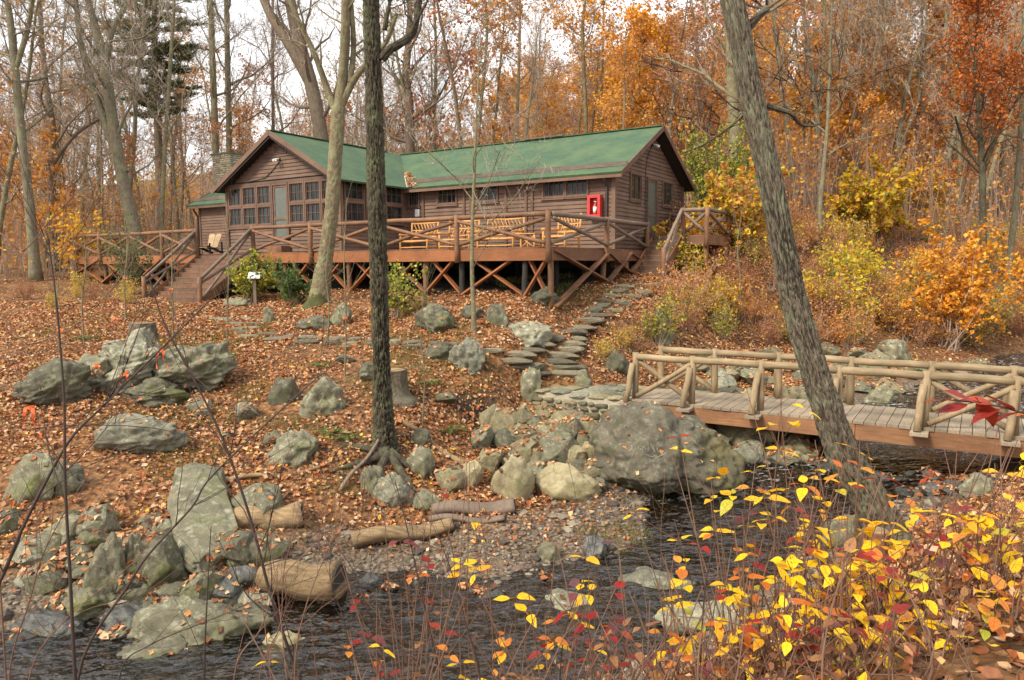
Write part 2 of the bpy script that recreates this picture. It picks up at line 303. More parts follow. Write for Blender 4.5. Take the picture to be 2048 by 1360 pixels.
def mat_ground():
    m, t, b = nodes('forest_floor'); g = coords(t)
    vor = N(t, 'ShaderNodeTexVoronoi'); vor.inputs['Scale'].default_value = 13; vor.inputs['Randomness'].default_value = 1; t.links.new(mixc(t, .06, g, N(t, 'ShaderNodeTexNoise').outputs['Color'], 'ADD'), vor.inputs['Vector'])
    sp = N(t, 'ShaderNodeSeparateColor'); t.links.new(vor.outputs['Color'], sp.inputs[0])
    c = ramp(t, sp.outputs[0], [(0, (.05, .026, .014)), (.25, (.13, .058, .022)), (.5, (.21, .10, .04)), (.75, (.27, .15, .07)), (1, (.16, .06, .02))])
    big = tex(t, g, .55, 6, .6); c = mixc(t, ramp(t, big, [(.45, (0, 0, 0)), (.7, (.75, .75, .75))]), c, (.05, .035, .018))
    gr = tex(t, g, .9, 5); c = mixc(t, ramp(t, gr, [(.62, (0, 0, 0)), (.72, (.5, .5, .5))]), c, (.075, .08, .022))
    a = N(t, 'ShaderNodeAttribute', attribute_name='Gravel')
    pv = N(t, 'ShaderNodeTexVoronoi'); pv.inputs['Scale'].default_value = 26; t.links.new(g, pv.inputs['Vector']); sp2 = N(t, 'ShaderNodeSeparateColor'); t.links.new(pv.outputs['Color'], sp2.inputs[0])
    gc = ramp(t, sp2.outputs[0], [(0, (.055, .04, .028)), (.5, (.11, .085, .06)), (1, (.2, .165, .125))])
    c = mixc(t, a.outputs['Fac'], c, gc); so = N(t, 'ShaderNodeAttribute', attribute_name='PaintedShade'); c = mixc(t, so.outputs['Fac'], c, (.022, .017, .013)); t.links.new(c, b.inputs['Base Color']); b.inputs['Roughness'].default_value = .9; b.inputs['Specular IOR Level'].default_value = .25  # ground blends to near black where shade is painted in
    bump(t, b, vor.outputs['Distance'], .7, .05); return m
gx = axis(-13, 13, .13, -260, 260); gy = axis(1.5, 26, .13, -25, 380)
X, Y = np.meshgrid(gx, gy); Z = ground(X, Y); V = np.stack([X, Y, Z], -1).reshape(-1, 3); nx, ny = len(gx), len(gy)
i = np.arange(ny - 1)[:, None] * nx; j = np.arange(nx - 1)[None]; Q = np.stack([i + j, i + j + 1, i + nx + j + 1, i + nx + j], -1).reshape(-1, 4)
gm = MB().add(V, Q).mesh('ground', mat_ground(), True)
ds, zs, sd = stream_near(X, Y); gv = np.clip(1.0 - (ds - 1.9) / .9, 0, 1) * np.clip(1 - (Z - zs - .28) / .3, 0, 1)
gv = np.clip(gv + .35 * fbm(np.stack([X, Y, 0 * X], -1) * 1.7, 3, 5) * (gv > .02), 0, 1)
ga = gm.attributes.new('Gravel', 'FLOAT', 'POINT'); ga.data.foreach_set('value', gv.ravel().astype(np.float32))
q_ = np.stack([X, Y, 0 * X], -1) - F0; qu_, qv_ = q_ @ UU, q_ @ VV_; cb = at(965, 830, 16.1); cut = np.clip(1.6 - 1.6 * np.hypot((X - cb[0]) / .8, (Y - cb[1] - .1) / .45), 0, 1); painted_shade = np.clip((qv_ - DV - .25) / .3, 0, 1) * np.clip((1.9 - qv_) / .3, 0, 1) * np.clip((DU - qu_) / .3, 0, 1) * np.clip((qu_ - TL) / .3, 0, 1)  # bare earth, with deck shade and cut-bank hollow painted dark
painted_shade = np.maximum(np.maximum(painted_shade, cut), .85 * np.clip(2.2 - 2.2 * np.hypot((X - .75) / 1.7, (Y - 14.9) / 1.9), 0, 1)); sa_ = gm.attributes.new('PaintedShade', 'FLOAT', 'POINT'); sa_.data.foreach_set('value', painted_shade.ravel().astype(np.float32))  # heap gets painted shade too, so gaps between its rocks look dark
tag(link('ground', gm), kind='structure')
# water
def mat_water():
    m, t, b = nodes('stream_water'); t.nodes.remove(b); v = coords(t, (1, 1.5, 1)); a = tex(t, v, 2.2, 3, .5); c2 = tex(t, coords(t, (1, 1.4, 1)), 8, 2, .5)
    h = N(t, 'ShaderNodeMath', operation='MULTIPLY_ADD'); h.inputs[1].default_value = .3; t.links.new(c2, h.inputs[0]); t.links.new(a, h.inputs[2])
    bp = N(t, 'ShaderNodeBump'); bp.inputs['Strength'].default_value = 1; bp.inputs['Distance'].default_value = .10; t.links.new(h.outputs[0], bp.inputs['Height'])
    gl_ = N(t, 'ShaderNodeBsdfGlossy'); gl_.inputs['Roughness'].default_value = .05; t.links.new(bp.outputs[0], gl_.inputs['Normal'])
    tr = N(t, 'ShaderNodeBsdfTransparent'); tr.inputs[0].default_value = (.62, .52, .42, 1); fr = N(t, 'ShaderNodeFresnel'); fr.inputs[0].default_value = 1.72; t.links.new(bp.outputs[0], fr.inputs['Normal'])
    ms = N(t, 'ShaderNodeMixShader'); t.links.new(fr.outputs[0], ms.inputs[0]); t.links.new(tr.outputs[0], ms.inputs[1]); t.links.new(gl_.outputs[0], ms.inputs[2])
    fo = N(t, 'ShaderNodeBsdfDiffuse'); fo.inputs[0].default_value = (.75, .76, .76, 1); fm = N(t, 'ShaderNodeMath', operation='MULTIPLY'); t.links.new(ramp(t, tex(t, coords(t, (1, 2, 1)), 5.5, 6, .7), [(.56, (0, 0, 0)), (.70, (.8, .8, .8))]), fm.inputs[0])
    sx = N(t, 'ShaderNodeSeparateXYZ'); t.links.new(coords(t), sx.inputs[0]); mr = N(t, 'ShaderNodeMapRange'); mr.inputs['From Min'].default_value = 12.6; mr.inputs['From Max'].default_value = 14.5; mr.inputs['To Min'].default_value = .12; t.links.new(sx.outputs['Y'], mr.inputs[0]); t.links.new(mr.outputs[0], fm.inputs[1])
    m2 = N(t, 'ShaderNodeMixShader'); t.links.new(fm.outputs[0], m2.inputs[0]); t.links.new(ms.outputs[0], m2.inputs[1]); t.links.new(fo.outputs[0], m2.inputs[2]); t.links.new(m2.outputs[0], t.nodes['Material Output'].inputs[0]); return m
pts = []; 
for a, b in zip(STREAM[:-1], STREAM[1:]):
    k = max(2, int(np.linalg.norm(b - a) / .35)); pts += [a + (b - a) * q / k for q in range(k)]
pts = np.array(pts + [STREAM[-1]]); ker = np.ones(15) / 15
pts = np.stack([np.convolve(np.pad(pts[:, c], 7, 'edge'), ker, 'valid') for c in range(3)], 1)
tt = np.gradient(pts, axis=0); nn = np.stack([-tt[:, 1], tt[:, 0], 0 * tt[:, 0]], 1); nn /= np.linalg.norm(nn, axis=1)[:, None]
ws = np.linspace(-4.2, 3.6, 27); V = pts[:, None, :] + nn[:, None, :] * ws[None, :, None]
V[..., 2] += .02 * fbm(V * 2.3, 3, 21) - .002
nx, ny = len(ws), len(pts); i = np.arange(ny - 1)[:, None] * nx; j = np.arange(nx - 1)[None]; Q = np.stack([i + j, i + nx + j, i + nx + j + 1, i + j + 1], -1).reshape(-1, 4)
tag(MB().add(V.reshape(-1, 3), Q).build('water', mat_water(), smooth=True), kind='structure')
# ---------------------------------------------------------------- shared materials
m_side = mat_wood('brown_siding', (.125, .073, .050), (.20, .122, .086), (1.2, 1.2, 30), .8)
m_trim = mat_wood('brown_trim', (.115, .064, .042), (.185, .105, .07), (20, 20, 1.5), .75)
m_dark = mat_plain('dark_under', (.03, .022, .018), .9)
m_deck_o = mat_wood('orange_stained_timber', (.23, .078, .026), (.34, .125, .042), (1.2, 1.2, 14), .7)
m_deck_b = mat_wood('brown_stained_timber', (.15, .066, .032), (.23, .112, .056), (1.2, 1.2, 14), .7)
m_log_o = mat_wood('stained_log', (.145, .066, .032), (.24, .12, .058), (5, 5, 5), .7)
m_log_g = mat_wood('weathered_log', (.13, .088, .062), (.235, .175, .132), (14, 14, 2), .75)
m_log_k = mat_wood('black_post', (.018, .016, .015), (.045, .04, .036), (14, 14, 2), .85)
m_cedar = mat_wood('honey_cedar', (.48, .22, .062), (.66, .36, .12), (12, 12, 2), .55, var=.25)
m_bridge = mat_wood('bridge_log', (.20, .14, .075), (.34, .255, .155), (10, 10, 1.5), .8, var=.3); m_bridge_x = mat_wood('bridge_rail_log', (.20, .14, .075), (.36, .275, .165), (1.2, 10, 10), .8, var=.25)
m_plank = mat_wood('bridge_plank', (.22, .17, .115), (.37, .30, .22), (16, 1.2, 16), .85, var=.4)
m_beam = mat_wood('bridge_beam', (.17, .075, .034), (.31, .155, .07), (1.2, 1.2, 14), .75)
def mat_roof():
    m, t, b = nodes('green_shingle'); uv = N(t, 'ShaderNodeUVMap'); uv.uv_map = 'UVMap'
    br = N(t, 'ShaderNodeTexBrick'); br.offset = .5; br.inputs['Scale'].default_value = 1; br.inputs['Brick Width'].default_value = .30; br.inputs['Row Height'].default_value = .16; br.inputs['Mortar Size'].default_value = .02; br.inputs['Mortar Smooth'].default_value = .3
    br.inputs['Color1'].default_value = (.036, .076, .042, 1); br.inputs['Color2'].default_value = (.052, .102, .056, 1); br.inputs['Mortar'].default_value = (.03, .075, .042, 1); t.links.new(uv.outputs[0], br.inputs['Vector'])
    n = tex(t, coords(t), 1.1, 6, .65); c = mixc(t, ramp(t, n, [(.40, (0, 0, 0)), (.68, (.75, .75, .75))]), br.outputs['Color'], (.085, .13, .06))
    n2 = tex(t, coords(t), 45, 3); c = mixc(t, .5, c, ramp(t, n2, [(.3, (.6, .6, .6)), (.7, (1.35, 1.35, 1.3))]), 'MULTIPLY')
    t.links.new(c, b.inputs['Base Color']); b.inputs['Roughness'].default_value = .85; bump(t, b, br.outputs['Fac'], -.6, .012); return m
m_roof = mat_roof()
def mat_glass():
    m, t, b = nodes('dark_window_glass'); n = tex(t, coords(t, (3, 3, .6)), 2.2, 3); c = ramp(t, n, [(.35, (.008, .009, .01)), (.7, (.045, .05, .05))])
    t.links.new(c, b.inputs['Base Color']); b.inputs['Roughness'].default_value = .12; b.inputs['Specular IOR Level'].default_value = .3; return m
m_glass = mat_glass(); m_flash = mat_plain('grey_flashing', (.42, .42, .40), .5)
m_screen = mat_plain('door_screen_mesh', (.10, .115, .10), .6)
m_white = mat_plain('white_paint', (.8, .8, .78), .5); m_red = mat_plain('red_enamel', (.55, .035, .03), .35); m_black = mat_plain('black_metal', (.02, .02, .02), .5)
m_gutter = mat_wood('gutter_board', (.10, .07, .055), (.2, .15, .125), (1.2, 20, 20), .7); m_pipe = mat_plain('dark_downpipe', (.05, .035, .028), .5)
m_mortar = mat_plain('pale_mortar', (.42, .37, .28), .95)
m_rock = mat_rock('grey_green_rock', (.085, .078, .05), (.25, .232, .155)); m_rock_t = mat_rock('tan_rock', (.16, .132, .072), (.37, .32, .195), moss=(.12, .12, .03), lf=.3)
m_rock_w = mat_rock('wet_rock', (.035, .035, .035), (.13, .13, .125), lf=.2, mf=.3, wet=True); m_rock_b = mat_rock('blue_grey_rock', (.115, .11, .08), (.29, .28, .21), lf=.6, mf=.25)
m_rock_m = mat_rock('mossy_rock', (.07, .064, .04), (.20, .185, .12), moss=(.085, .10, .016), lf=.4, mf=.95)
# ---------------------------------------------------------------- cabin
cabin = empty('cabin', F0, TH, 'long brown clapboard cabin with green shingle roof, gabled screen porch and stone chimney', 'cabin')
def siding(wall, O, d, n, Lw, z0, top, openings, step=.135):
    """clapboards, each its own mesh, cut round the openings; top(s) is the wall's height at s"""
    O = np.array(O, float); d = np.array(d, float); n = np.array(n, float); z = z0
    while True:
        h = step - .004; zt = z + h; ss = np.linspace(0, Lw, 241); ok = top(ss) >= zt
        if not ok.any(): break
        a, b = ss[ok][0], ss[ok][-1]; iv = [(a, b)]
        for (s0, s1, q0, q1) in openings:
            if q0 < zt - .03 and q1 > z + .03:
                nv = []
                for (x, y) in iv:
                    if s1 <= x or s0 >= y: nv.append((x, y)); continue
                    if s0 > x: nv.append((x, s0))
                    if s1 < y: nv.append((s1, y))
                iv = nv
        for (x, y) in iv:
            if y - x < .05: continue
            w = R.uniform(-.003, .003); P = lambda s, o, zz: O + d * s + n * o + np.array([0, 0, zz])
            MB().add([P(x, 0, z), P(y, 0, z), P(y, .036 + w, z - .006), P(x, .036 - w, z - .006), P(x, 0, zt), P(y, 0, zt), P(y, .006, zt), P(x, .006, zt)],
                     [[0, 3, 2, 1], [4, 5, 6, 7], [3, 7, 6, 2], [0, 4, 7, 3], [1, 2, 6, 5], [0, 1, 5, 4]]).build('siding_board', m_side, wall)
        z += step
def frame_bars(O, d, n, s0, s1, z0, z1, w, t0, t1):
    b = MB(); O, d, n = (np.array(q, float) for q in (O, d, n))
    def bx(a, c, e, f):
        P = lambda s, o, z: O + d * s + n * o + np.array([0, 0, z]); b.add([P(a, t0, e), P(c, t0, e), P(c, t1, e), P(a, t1, e), P(a, t0, f), P(c, t0, f), P(c, t1, f), P(a, t1, f)], [[0, 3, 2, 1], [4, 5, 6, 7], [0, 1, 5, 4], [1, 2, 6, 5], [2, 3, 7, 6], [3, 0, 4, 7]])
    bx(s0, s0 + w, z0, z1); bx(s1 - w, s1, z0, z1); bx(s0 + w, s1 - w, z0, z0 + w); bx(s0 + w, s1 - w, z1 - w, z1); return b, bx
def window(O, d, n, s0, s1, z0, z1, nx=3, nz=2, w=.055, sill=True, parent=None):
    b, bx = frame_bars(O, d, n, s0, s1, z0, z1, w, .0, .075); f = b.build('window', m_trim, parent or cabin)
    b, bx = frame_bars(O, d, n, s0 + w, s1 - w, z0 + w, z1 - w, .03, .012, .03); 
    for k in range(1, nx): x = s0 + w + (s1 - s0 - 2 * w) * k / nx; bx(x - .009, x + .009, z0 + w + .03, z1 - w - .03)
    for k in range(1, nz): z = z0 + w + (z1 - z0 - 2 * w) * k / nz; bx(s0 + w + .03, s1 - w - .03, z - .008, z + .008)
    b.build('sash', m_trim, f)
    b2, bx2 = frame_bars(O, d, n, s0, s1, z0, z1, w, .0, .05); b2 = MB(); Oo, dd, nn_ = (np.array(q, float) for q in (O, d, n)); P = lambda s, o, z: Oo + dd * s + nn_ * o + np.array([0, 0, z])
    b2.add([P(s0 + w, .008, z0 + w), P(s1 - w, .008, z0 + w), P(s1 - w, .008, z1 - w), P(s0 + w, .008, z1 - w)], [[0, 1, 2, 3]]).build('pane', m_glass, f)
    if sill:
        q = MB(); q.add([P(s0 - .04, 0, z0 - .05), P(s1 + .04, 0, z0 - .05), P(s1 + .04, .09, z0 - .05), P(s0 - .04, .09, z0 - .05), P(s0 - .04, 0, z0 - .002), P(s1 + .04, 0, z0 - .002), P(s1 + .04, .08, z0 - .01), P(s0 - .04, .08, z0 - .01)], [[0, 3, 2, 1], [4, 5, 6, 7], [0, 1, 5, 4], [1, 2, 6, 5], [2, 3, 7, 6], [3, 0, 4, 7]]); q.build('sill', m_trim, f)
    return f
def screen_door(O, d, n, s0, s1, z0, z1):
    b, bx = frame_bars(O, d, n, s0, s1, z0, z1, .07, 0, .08); f = b.build('door', m_trim, cabin)
    b, bx = frame_bars(O, d, n, s0 + .075, s1 - .075, z0 + .02, z1 - .075, .07, .015, .045); zm = z0 + .72; bx(s0 + .145, s1 - .145, zm, zm + .08); b.build('screen_frame', m_trim, f)
    Oo, dd, nn_ = (np.array(q, float) for q in (O, d, n)); P = lambda s, o, z: Oo + dd * s + nn_ * o + np.array([0, 0, z])
    for a, c in ((z0 + .09, zm), (zm + .08, z1 - .145)):
        MB().add([P(s0 + .145, .022, a), P(s1 - .145, .022, a), P(s1 - .145, .022, c), P(s0 + .145, .022, c)], [[0, 1, 2, 3]]).build('screen', m_screen, f)
    MB().tube([P(s0 + .1, .05, z0 + .95), P(s0 + .1, .085, z0 + 1.0), P(s0 + .1, .05, z0 + 1.05)], .008, 6).build('handle', m_black, f)
GC = (GL + GR) / 2; GW = GR - GL; rise = ZR - ZE; sm = rise / (WM / 2 + OH); sg = rise / (GW / 2 + OH)
zt_m = ZE + sm * OH - .1; zt_g = ZE + sg * OH - .1
def wall_core(name, prof, axis_, a, b):          # prism of profile prof ((s,z) polygon) from a to b
    k = len(prof); V = []
    for q in (a, b):
        for (s, z) in prof: V.append((q, s, z) if axis_ == 'u' else (s, q, z))
    m = MB(); m.add(V, [[i, (i + 1) % k, k + (i + 1) % k, k + i] for i in range(k)])
    for base in (0, k):
        m.t.append(np.array([[base, base + i, base + i + 1] for i in range(1, k - 1)])); m.mt.append(np.zeros(k - 2)); m.ct.append(np.ones((k - 2, 3)))
    return m.build(name, m_dark, cabin)
w_main = wall_core('wall', [(0, -1.2), (WM, -1.2), (WM, zt_m), (WM / 2, ZR - .12), (0, zt_m)], 'u', -LM, 0)
w_wing = wall_core('wall', [(GL, -1.2), (GR, -1.2), (GR, zt_g), (GC, ZR - .12), (GL, zt_g)], 'v', GV, WM / 2)
ZB = .30
# porch front
op = []
O = (GL, GV, 0); d = (1, 0, 0); n = (0, -1, 0); c = GW / 2
wins = [(c + sg_ * a, c + sg_ * b) for sg_ in (-1, 1) for a, b in ((.53, 1.27), (1.38, 2.12), (2.23, 2.97))]
wins = [(min(a, b), max(a, b)) for a, b in wins]
siding(w_wing, O, d, n, GW, ZB, lambda s: zt_g + sg * np.minimum(s, GW - s) - .02, [(.06, GW - .06, 1.50, 3.17), (c - .5, c + .5, 1.0, 3.2)])
for (a, b) in wins:
    window(O, d, n, a - .045, b + .045, 2.33, 3.10, 3, 2, .065, False, w_wing); window(O, d, n, a - .045, b + .045, 1.56, 2.325, 3, 2, .065, False, w_wing)
screen_door(O, d, n, c - .46, c + .46, ZFL, 3.1)
for (a, b, e, f) in ((.03, GW - .03, 3.105, 3.2), (.03, c - .47, 1.47, 1.555), (c + .47, GW - .03, 1.47, 1.555)): MB().box((GL + a, GV - .08, e), (GL + b, GV, f)).build('trim_board', m_trim, cabin)
for a in (0, GW): MB().box((GL + a - .06, GV - .085, ZB), (GL + a + .06, GV + .06, zt_g)).build('corner_board', m_trim, cabin)
for k, a in enumerate([.09] + [x for p in ((1.325,), (2.175,), (3.02,)) for x in p]): pass
MB().box((GC - .32, GV - .5, ZD + .002), (GC + .5, GV - .07, ZD + .26)).build('door_step', m_deck_b, cabin)
# vent
vp = MB().box((GC - .28, GV - .055, 4.18), (GC + .42, GV - .005, 4.5)).build('gable_vent', m_trim, cabin)
for k in range(5): MB().box((GC - .23, GV - .07, 4.215 + k * .053), (GC + .37, GV - .056, 4.24 + k * .053)).build('louvre', m_dark, vp)
# porch side wall (faces +u)
O = (GR, GV, 0); d = (0, 1, 0); n = (1, 0, 0)
siding(w_wing, O, d, n, -GV - .02, ZB, lambda s: zt_g + 0 * s, [(.1, 3.3, 1.5, 3.2)])
for k in range(3):
    for (e, f) in ((2.33, 3.10), (1.56, 2.325)): window(O, d, n, .12 + k * 1.07, .12 + k * 1.07 + 1.02, e, f, 3, 2, .065, False, w_wing)
# main front wall right of the porch
O = (GR, 0, 0); d = (1, 0, 0); n = (0, -1, 0); Lf = -GR
fw = [(-2.66, -1.80), (-1.76, -.92), (-5.43, -4.55), (-7.30, -6.40), (-8.75, -8.2)]
siding(w_main, O, d, n, Lf, ZB, lambda s: zt_m + 0 * s, [(a - GR, b - GR, 2.30, 3.06) for a, b in fw])
for a, b in fw: window(O, d, n, a - GR - .03, b - GR + .03, 2.29, 3.06, 4, 2, .06, True, w_main)
for u in (-8.0, -6.05, -5.75, -4.2, -3.35, -3.1): MB().box((u - .045, -.075, ZB), (u + .045, -.005, zt_m)).build('batten', m_trim, cabin)
# left stretch of the main wall
O = (-LM, 0, 0); siding(w_main, O, d, n, GL + LM, ZB - .9, lambda s: zt_m + 0 * s, [(2.2, 4.1, 2.2, 3.0)])
window(O, d, n, 2.2, 4.1, 2.18, 3.02, 5, 2, .06, True, w_main)
# right gable end
O = (0, 0, 0); d = (0, 1, 0); n = (1, 0, 0)
siding(w_main, O, d, n, WM, ZB - .4, lambda s: zt_m + sm * np.minimum(s, WM - s) - .02, [(1.25, 2.23, 2.22, 3.15), (2.80, 3.70, ZFL, 3.12), (4.28, 5.32, 2.22, 3.15)])
window(O, d, n, 1.22, 2.26, 2.2, 3.17, 2, 1, .07, True, w_main); window(O, d, n, 4.25, 5.35, 2.2, 3.17, 2, 1, .07, True, w_main); screen_door(O, d, n, 2.77, 3.73, ZFL, 3.14)
for q in (0, WM): MB().box((-.06, q - .06, ZB - .4), (.085, q + .06, zt_m)).build('corner_board', m_trim, cabin)
for u in (-LM,): MB().box((u - .06, -.065, -.6), (u + .06, .06, zt_m)).build('corner_board', m_trim, cabin)
# roofs
def slab(name, P, m, parent=cabin, th=.07, uvs=True):       # P: four corners, eave0 eave1 ridge1 ridge0
    P = np.array(P, float); nrm = np.cross(P[1] - P[0], P[3] - P[0]); nrm /= np.linalg.norm(nrm); nrm = nrm if nrm[2] > 0 else -nrm
    nu, nv = 40, 12; a = np.linspace(0, 1, nu + 1)[None, :, None]; b = np.linspace(0, 1, nv + 1)[:, None, None]
    G = (P[0] * (1 - a) + P[1] * a) * (1 - b) + (P[3] * (1 - a) + P[2] * a) * b; G = G + nrm * (.012 * fbm(G * 1.1, 2, 31))[..., None]
    top = G.reshape(-1, 3); bot = top - nrm * th; w = nu + 1; i = np.arange(nv)[:, None] * w; j = np.arange(nu)[None]
    Q = np.stack([i + j, i + j + 1, i + w + j + 1, i + w + j], -1).reshape(-1, 4); nT = len(top)
    rim = [k for k in range(nu)] ; S = [[k, k + 1, nT + k + 1, nT + k] for k in range(nu)] + [[nv * w + k, nv * w + k + 1, nT + nv * w + k + 1, nT + nv * w + k] for k in range(nu)] + [[k * w, k * w + w, nT + k * w + w, nT + k * w] for k in range(nv)] + [[k * w + nu, k * w + w + nu, nT + k * w + w + nu, nT + k * w + nu] for k in range(nv)]
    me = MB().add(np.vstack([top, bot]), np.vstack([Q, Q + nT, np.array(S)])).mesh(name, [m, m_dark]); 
    mi = np.zeros(len(me.polygons), np.int32); mi[len(Q):2 * len(Q)] = 1; me.polygons.foreach_set('material_index', mi)
    uv = me.uv_layers.new(name='UVMap'); e1 = (P[1] - P[0]) / np.linalg.norm(P[1] - P[0]); e2 = np.cross(nrm, e1); lv = np.empty(len(me.loops), np.int32); me.loops.foreach_get('vertex_index', lv)
    A = np.vstack([top, bot])[lv]; uv.data.foreach_set('uv', np.stack([A @ e1, A @ e2], 1).ravel().astype(np.float32)); return link(name, me, parent)
rk = .45
for s_ in (0, 1):
    ve = -OH if s_ == 0 else WM + OH
    slab('roof', [(-LM - rk, ve, ZE), (rk, ve, ZE), (rk, WM / 2, ZR), (-LM - rk, WM / 2, ZR)], m_roof)
for s_ in (-1, 1):
    ue = GC + s_ * (GW / 2 + OH); slab('roof', [(ue, GV - rk, ZE + .004), (ue, WM / 2, ZE + .004), (GC, WM / 2, ZR + .004), (GC, GV - rk, ZR + .004)], m_roof)
MB().beam((-LM - rk, WM / 2, ZR + .01), (rk, WM / 2, ZR + .01), .22, .03).build('ridge_cap', m_roof, cabin)
MB().beam((-5.3, WM / 2, ZR + .05), (-3.6, WM / 2, ZR + .05), .3, .05).build('ridge_vent', m_gutter, cabin)
MB().beam((GC, GV - rk, ZR + .015), (GC, WM / 2 - 1, ZR + .015), .2, .03, ).build('ridge_cap', m_roof, cabin)
for u in (rk + .012, -LM - rk - .012):
    for ve in (-OH - .02, WM + OH + .02): MB().beam((u, ve, ZE - .07), (u, WM / 2, ZR - .07), .03, .17).build('rake_board', m_trim, cabin)
for s_ in (-1, 1): MB().beam((GC + s_ * (GW / 2 + OH + .02), GV - rk - .012, ZE - .07), (GC, GV - rk - .012, ZR - .07), .03, .17).build('rake_board', m_trim, cabin)
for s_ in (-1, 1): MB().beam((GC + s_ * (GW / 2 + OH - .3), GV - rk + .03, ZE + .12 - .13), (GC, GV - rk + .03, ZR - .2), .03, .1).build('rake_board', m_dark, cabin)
MB().beam((GR + OH - .02, -OH + .02, ZE + .03), (GR + OH - 1.1, -OH + 1.1 * sg / sm, ZE + 1.1 * sg + .03), .13, .012).build('valley_flashing', m_flash, cabin)
# pole gutters on the slope and eave fascia
go = .42
for (a, b) in ((GR + OH - .3, rk), (-LM - rk, GL - OH + .25)):
    z = ZE + sm * go; MB().beam((a, -OH + go, z + .065), (b, -OH + go, z + .065), .05, .13).build('roof_gutter', m_gutter, cabin); MB().beam((a, -OH + go + .035, z + .135), (b, -OH + go + .035, z + .135), .11, .018).build('gutter_lip', m_gutter, cabin)
    MB().beam((a, -OH + .02, ZE - .12), (b, -OH + .02, ZE - .12), .03, .10).build('eave_board', m_trim, cabin)
k = 0
for u in list(np.arange(GR + .6, 0, .62)) + list(np.arange(-LM + .3, GL - .3, .7)):
    MB().beam((u, -OH + .05, ZE - .11), (u, .1, ZE - .11 + sm * (OH)), .05, .12).build('rafter_tail', m_trim, cabin); k += 1
MB().tube([(-.22, -OH + .1, ZE - .1), (-.22, -OH + .12, ZE - .22), (-.22, -.09, ZE - .42), (-.22, -.09, ZB)], .045, 8).build('downpipe', m_pipe, cabin)
MB().tube([(-LM - .1, -OH + .1, ZE - .1), (-LM - .1, -OH + .12, ZE - .25), (-LM - .1, -.1, ZE - .5), (-LM - .1, -.1, -.6)], .05, 8).build('downpipe', m_pipe, cabin)
# flood lights and their cables
for (p, n_, cab) in (((GC + .05, GV, 3.98), (0, -1), [(GC + .1, GV - .045, 3.95), (GC - .35, GV - .045, 3.6), (GC - .8, GV - .045, 3.35), (GC - 2.0, GV - .045, 3.23)]), ((0, WM / 2 - .05, 4.32), (1, 0), [(.045, WM / 2 - .1, 4.3), (.045, WM / 2 - .55, 3.7), (.045, WM / 2 - .62, 3.3), (.045, WM / 2 - .62, 1.0)])):
    p = np.array(p, float); n3 = np.array([n_[0], n_[1], 0.]); t3 = np.array([n_[1], -n_[0], 0]) * -1
    fl = MB().tube([p + n3 * .02, p + n3 * .09], .045, 10).build('flood_light', m_black, cabin)
    for s_ in (-1, 1):
        q = p + n3 * .12 + t3 * s_ * .065; MB().tube([q, q + n3 * .08 - np.array([0, 0, .03]), q + n3 * .17 - np.array([0, 0, .07])], [.022, .035, .05], 10).build('lamp_head', m_white, fl)
    MB().tube(cab, .016, 5).build('cable', m_black, cabin)
# chimney of stones
CU, CV = -22.6, 2.3
ch = MB().box((CU - .66, CV - .56, -1), (CU + .66, CV + .56, 5.7)).build('chimney', m_mortar, cabin)
# ---------------------------------------------------------------- stones
import bmesh
_ico = {}
def ico(k):
    if k not in _ico:
        b = bmesh.new(); bmesh.ops.create_icosphere(b, subdivisions=k, radius=1); b.verts.ensure_lookup_table()
        _ico[k] = (np.array([v.co[:] for v in b.verts]), np.array([[v.index for v in f.verts] for f in b.faces])); b.free()
    return _ico[k]
def rock_verts(seed, k=3, cuts=9, rough=.12, depth=(.55, .9), lam=0.):
    g = np.random.default_rng(seed); V, T = ico(k); V = V.copy()
    V = V * (1 + .22 * fbm(V * 1.3 + seed * 7.1, 2, seed))[:, None]
    for _ in range(cuts):
        n = g.normal(size=3); n /= np.linalg.norm(n); dd = g.uniform(*depth); s = V @ n; V -= n * (np.maximum(s - dd, 0) * .92)[:, None]
    nr = V / np.linalg.norm(V, axis=1)[:, None]
    V = V + nr * (rough * fbm(V * 3.1 + seed, 4, seed + 5, .55))[:, None]
    if lam: V = V + nr * (lam * np.abs(fbm(V * np.array([1.2, 1.2, 6.5]) + seed, 3, seed + 9)))[:, None]
    V = V / np.abs(V).max(0); return V, T
ROCKS = []
def rock_meshes():
    for s in range(10): ROCKS.append(rock_verts(100 + s, 3, 10 + s % 4, .07))
rock_meshes()
_rmesh = {}
def rock_data(i, m):
    if (i, m.name) not in _rmesh: V, T = ROCKS[i]; _rmesh[(i, m.name)] = MB().add(V, T=T).mesh('rock', m, False)
    return _rmesh[(i, m.name)]
BRICK = []
for s in range(6):
    V, T = rock_verts(300 + s, 2, 8, .05, (.6, .85)); V = np.sign(V) * np.abs(V) ** .7; BRICK.append((V, T))
_bm = {}
def stone_part(name, m, parent, loc, size, rot=(0, 0, 0), i=None):
    i = R.randrange(6) if i is None else i
    if (i, m.name) not in _bm: V, T = BRICK[i]; _bm[(i, m.name)] = MB().add(V, T=T).mesh('stone', m, False)
    return link(name, _bm[(i, m.name)], parent, loc, rot, size)
m_chim = mat_rock('cream_chimney_stone', (.32, .26, .17), (.56, .49, .36), lf=.2, mf=.1)
for side in range(2):                                             # chimney stones: front (-v) and left (-u) faces
    for r_ in range(26):
        z = 3.0 + r_ * .105; x = -.66 + R.uniform(0, .1)
        lim = .66 if side == 0 else .56
        x = -lim
        while x < lim - .05:
            w = min(R.uniform(.18, .42), lim - x); cx = x + w / 2
            loc = (CU + cx, CV - .56, z) if side == 0 else (CU + .66, CV + cx, z)
            stone_part('stone', m_chim, ch, loc, (w * .48, .06, .047) if side == 0 else (.06, w * .48, .047)); x += w
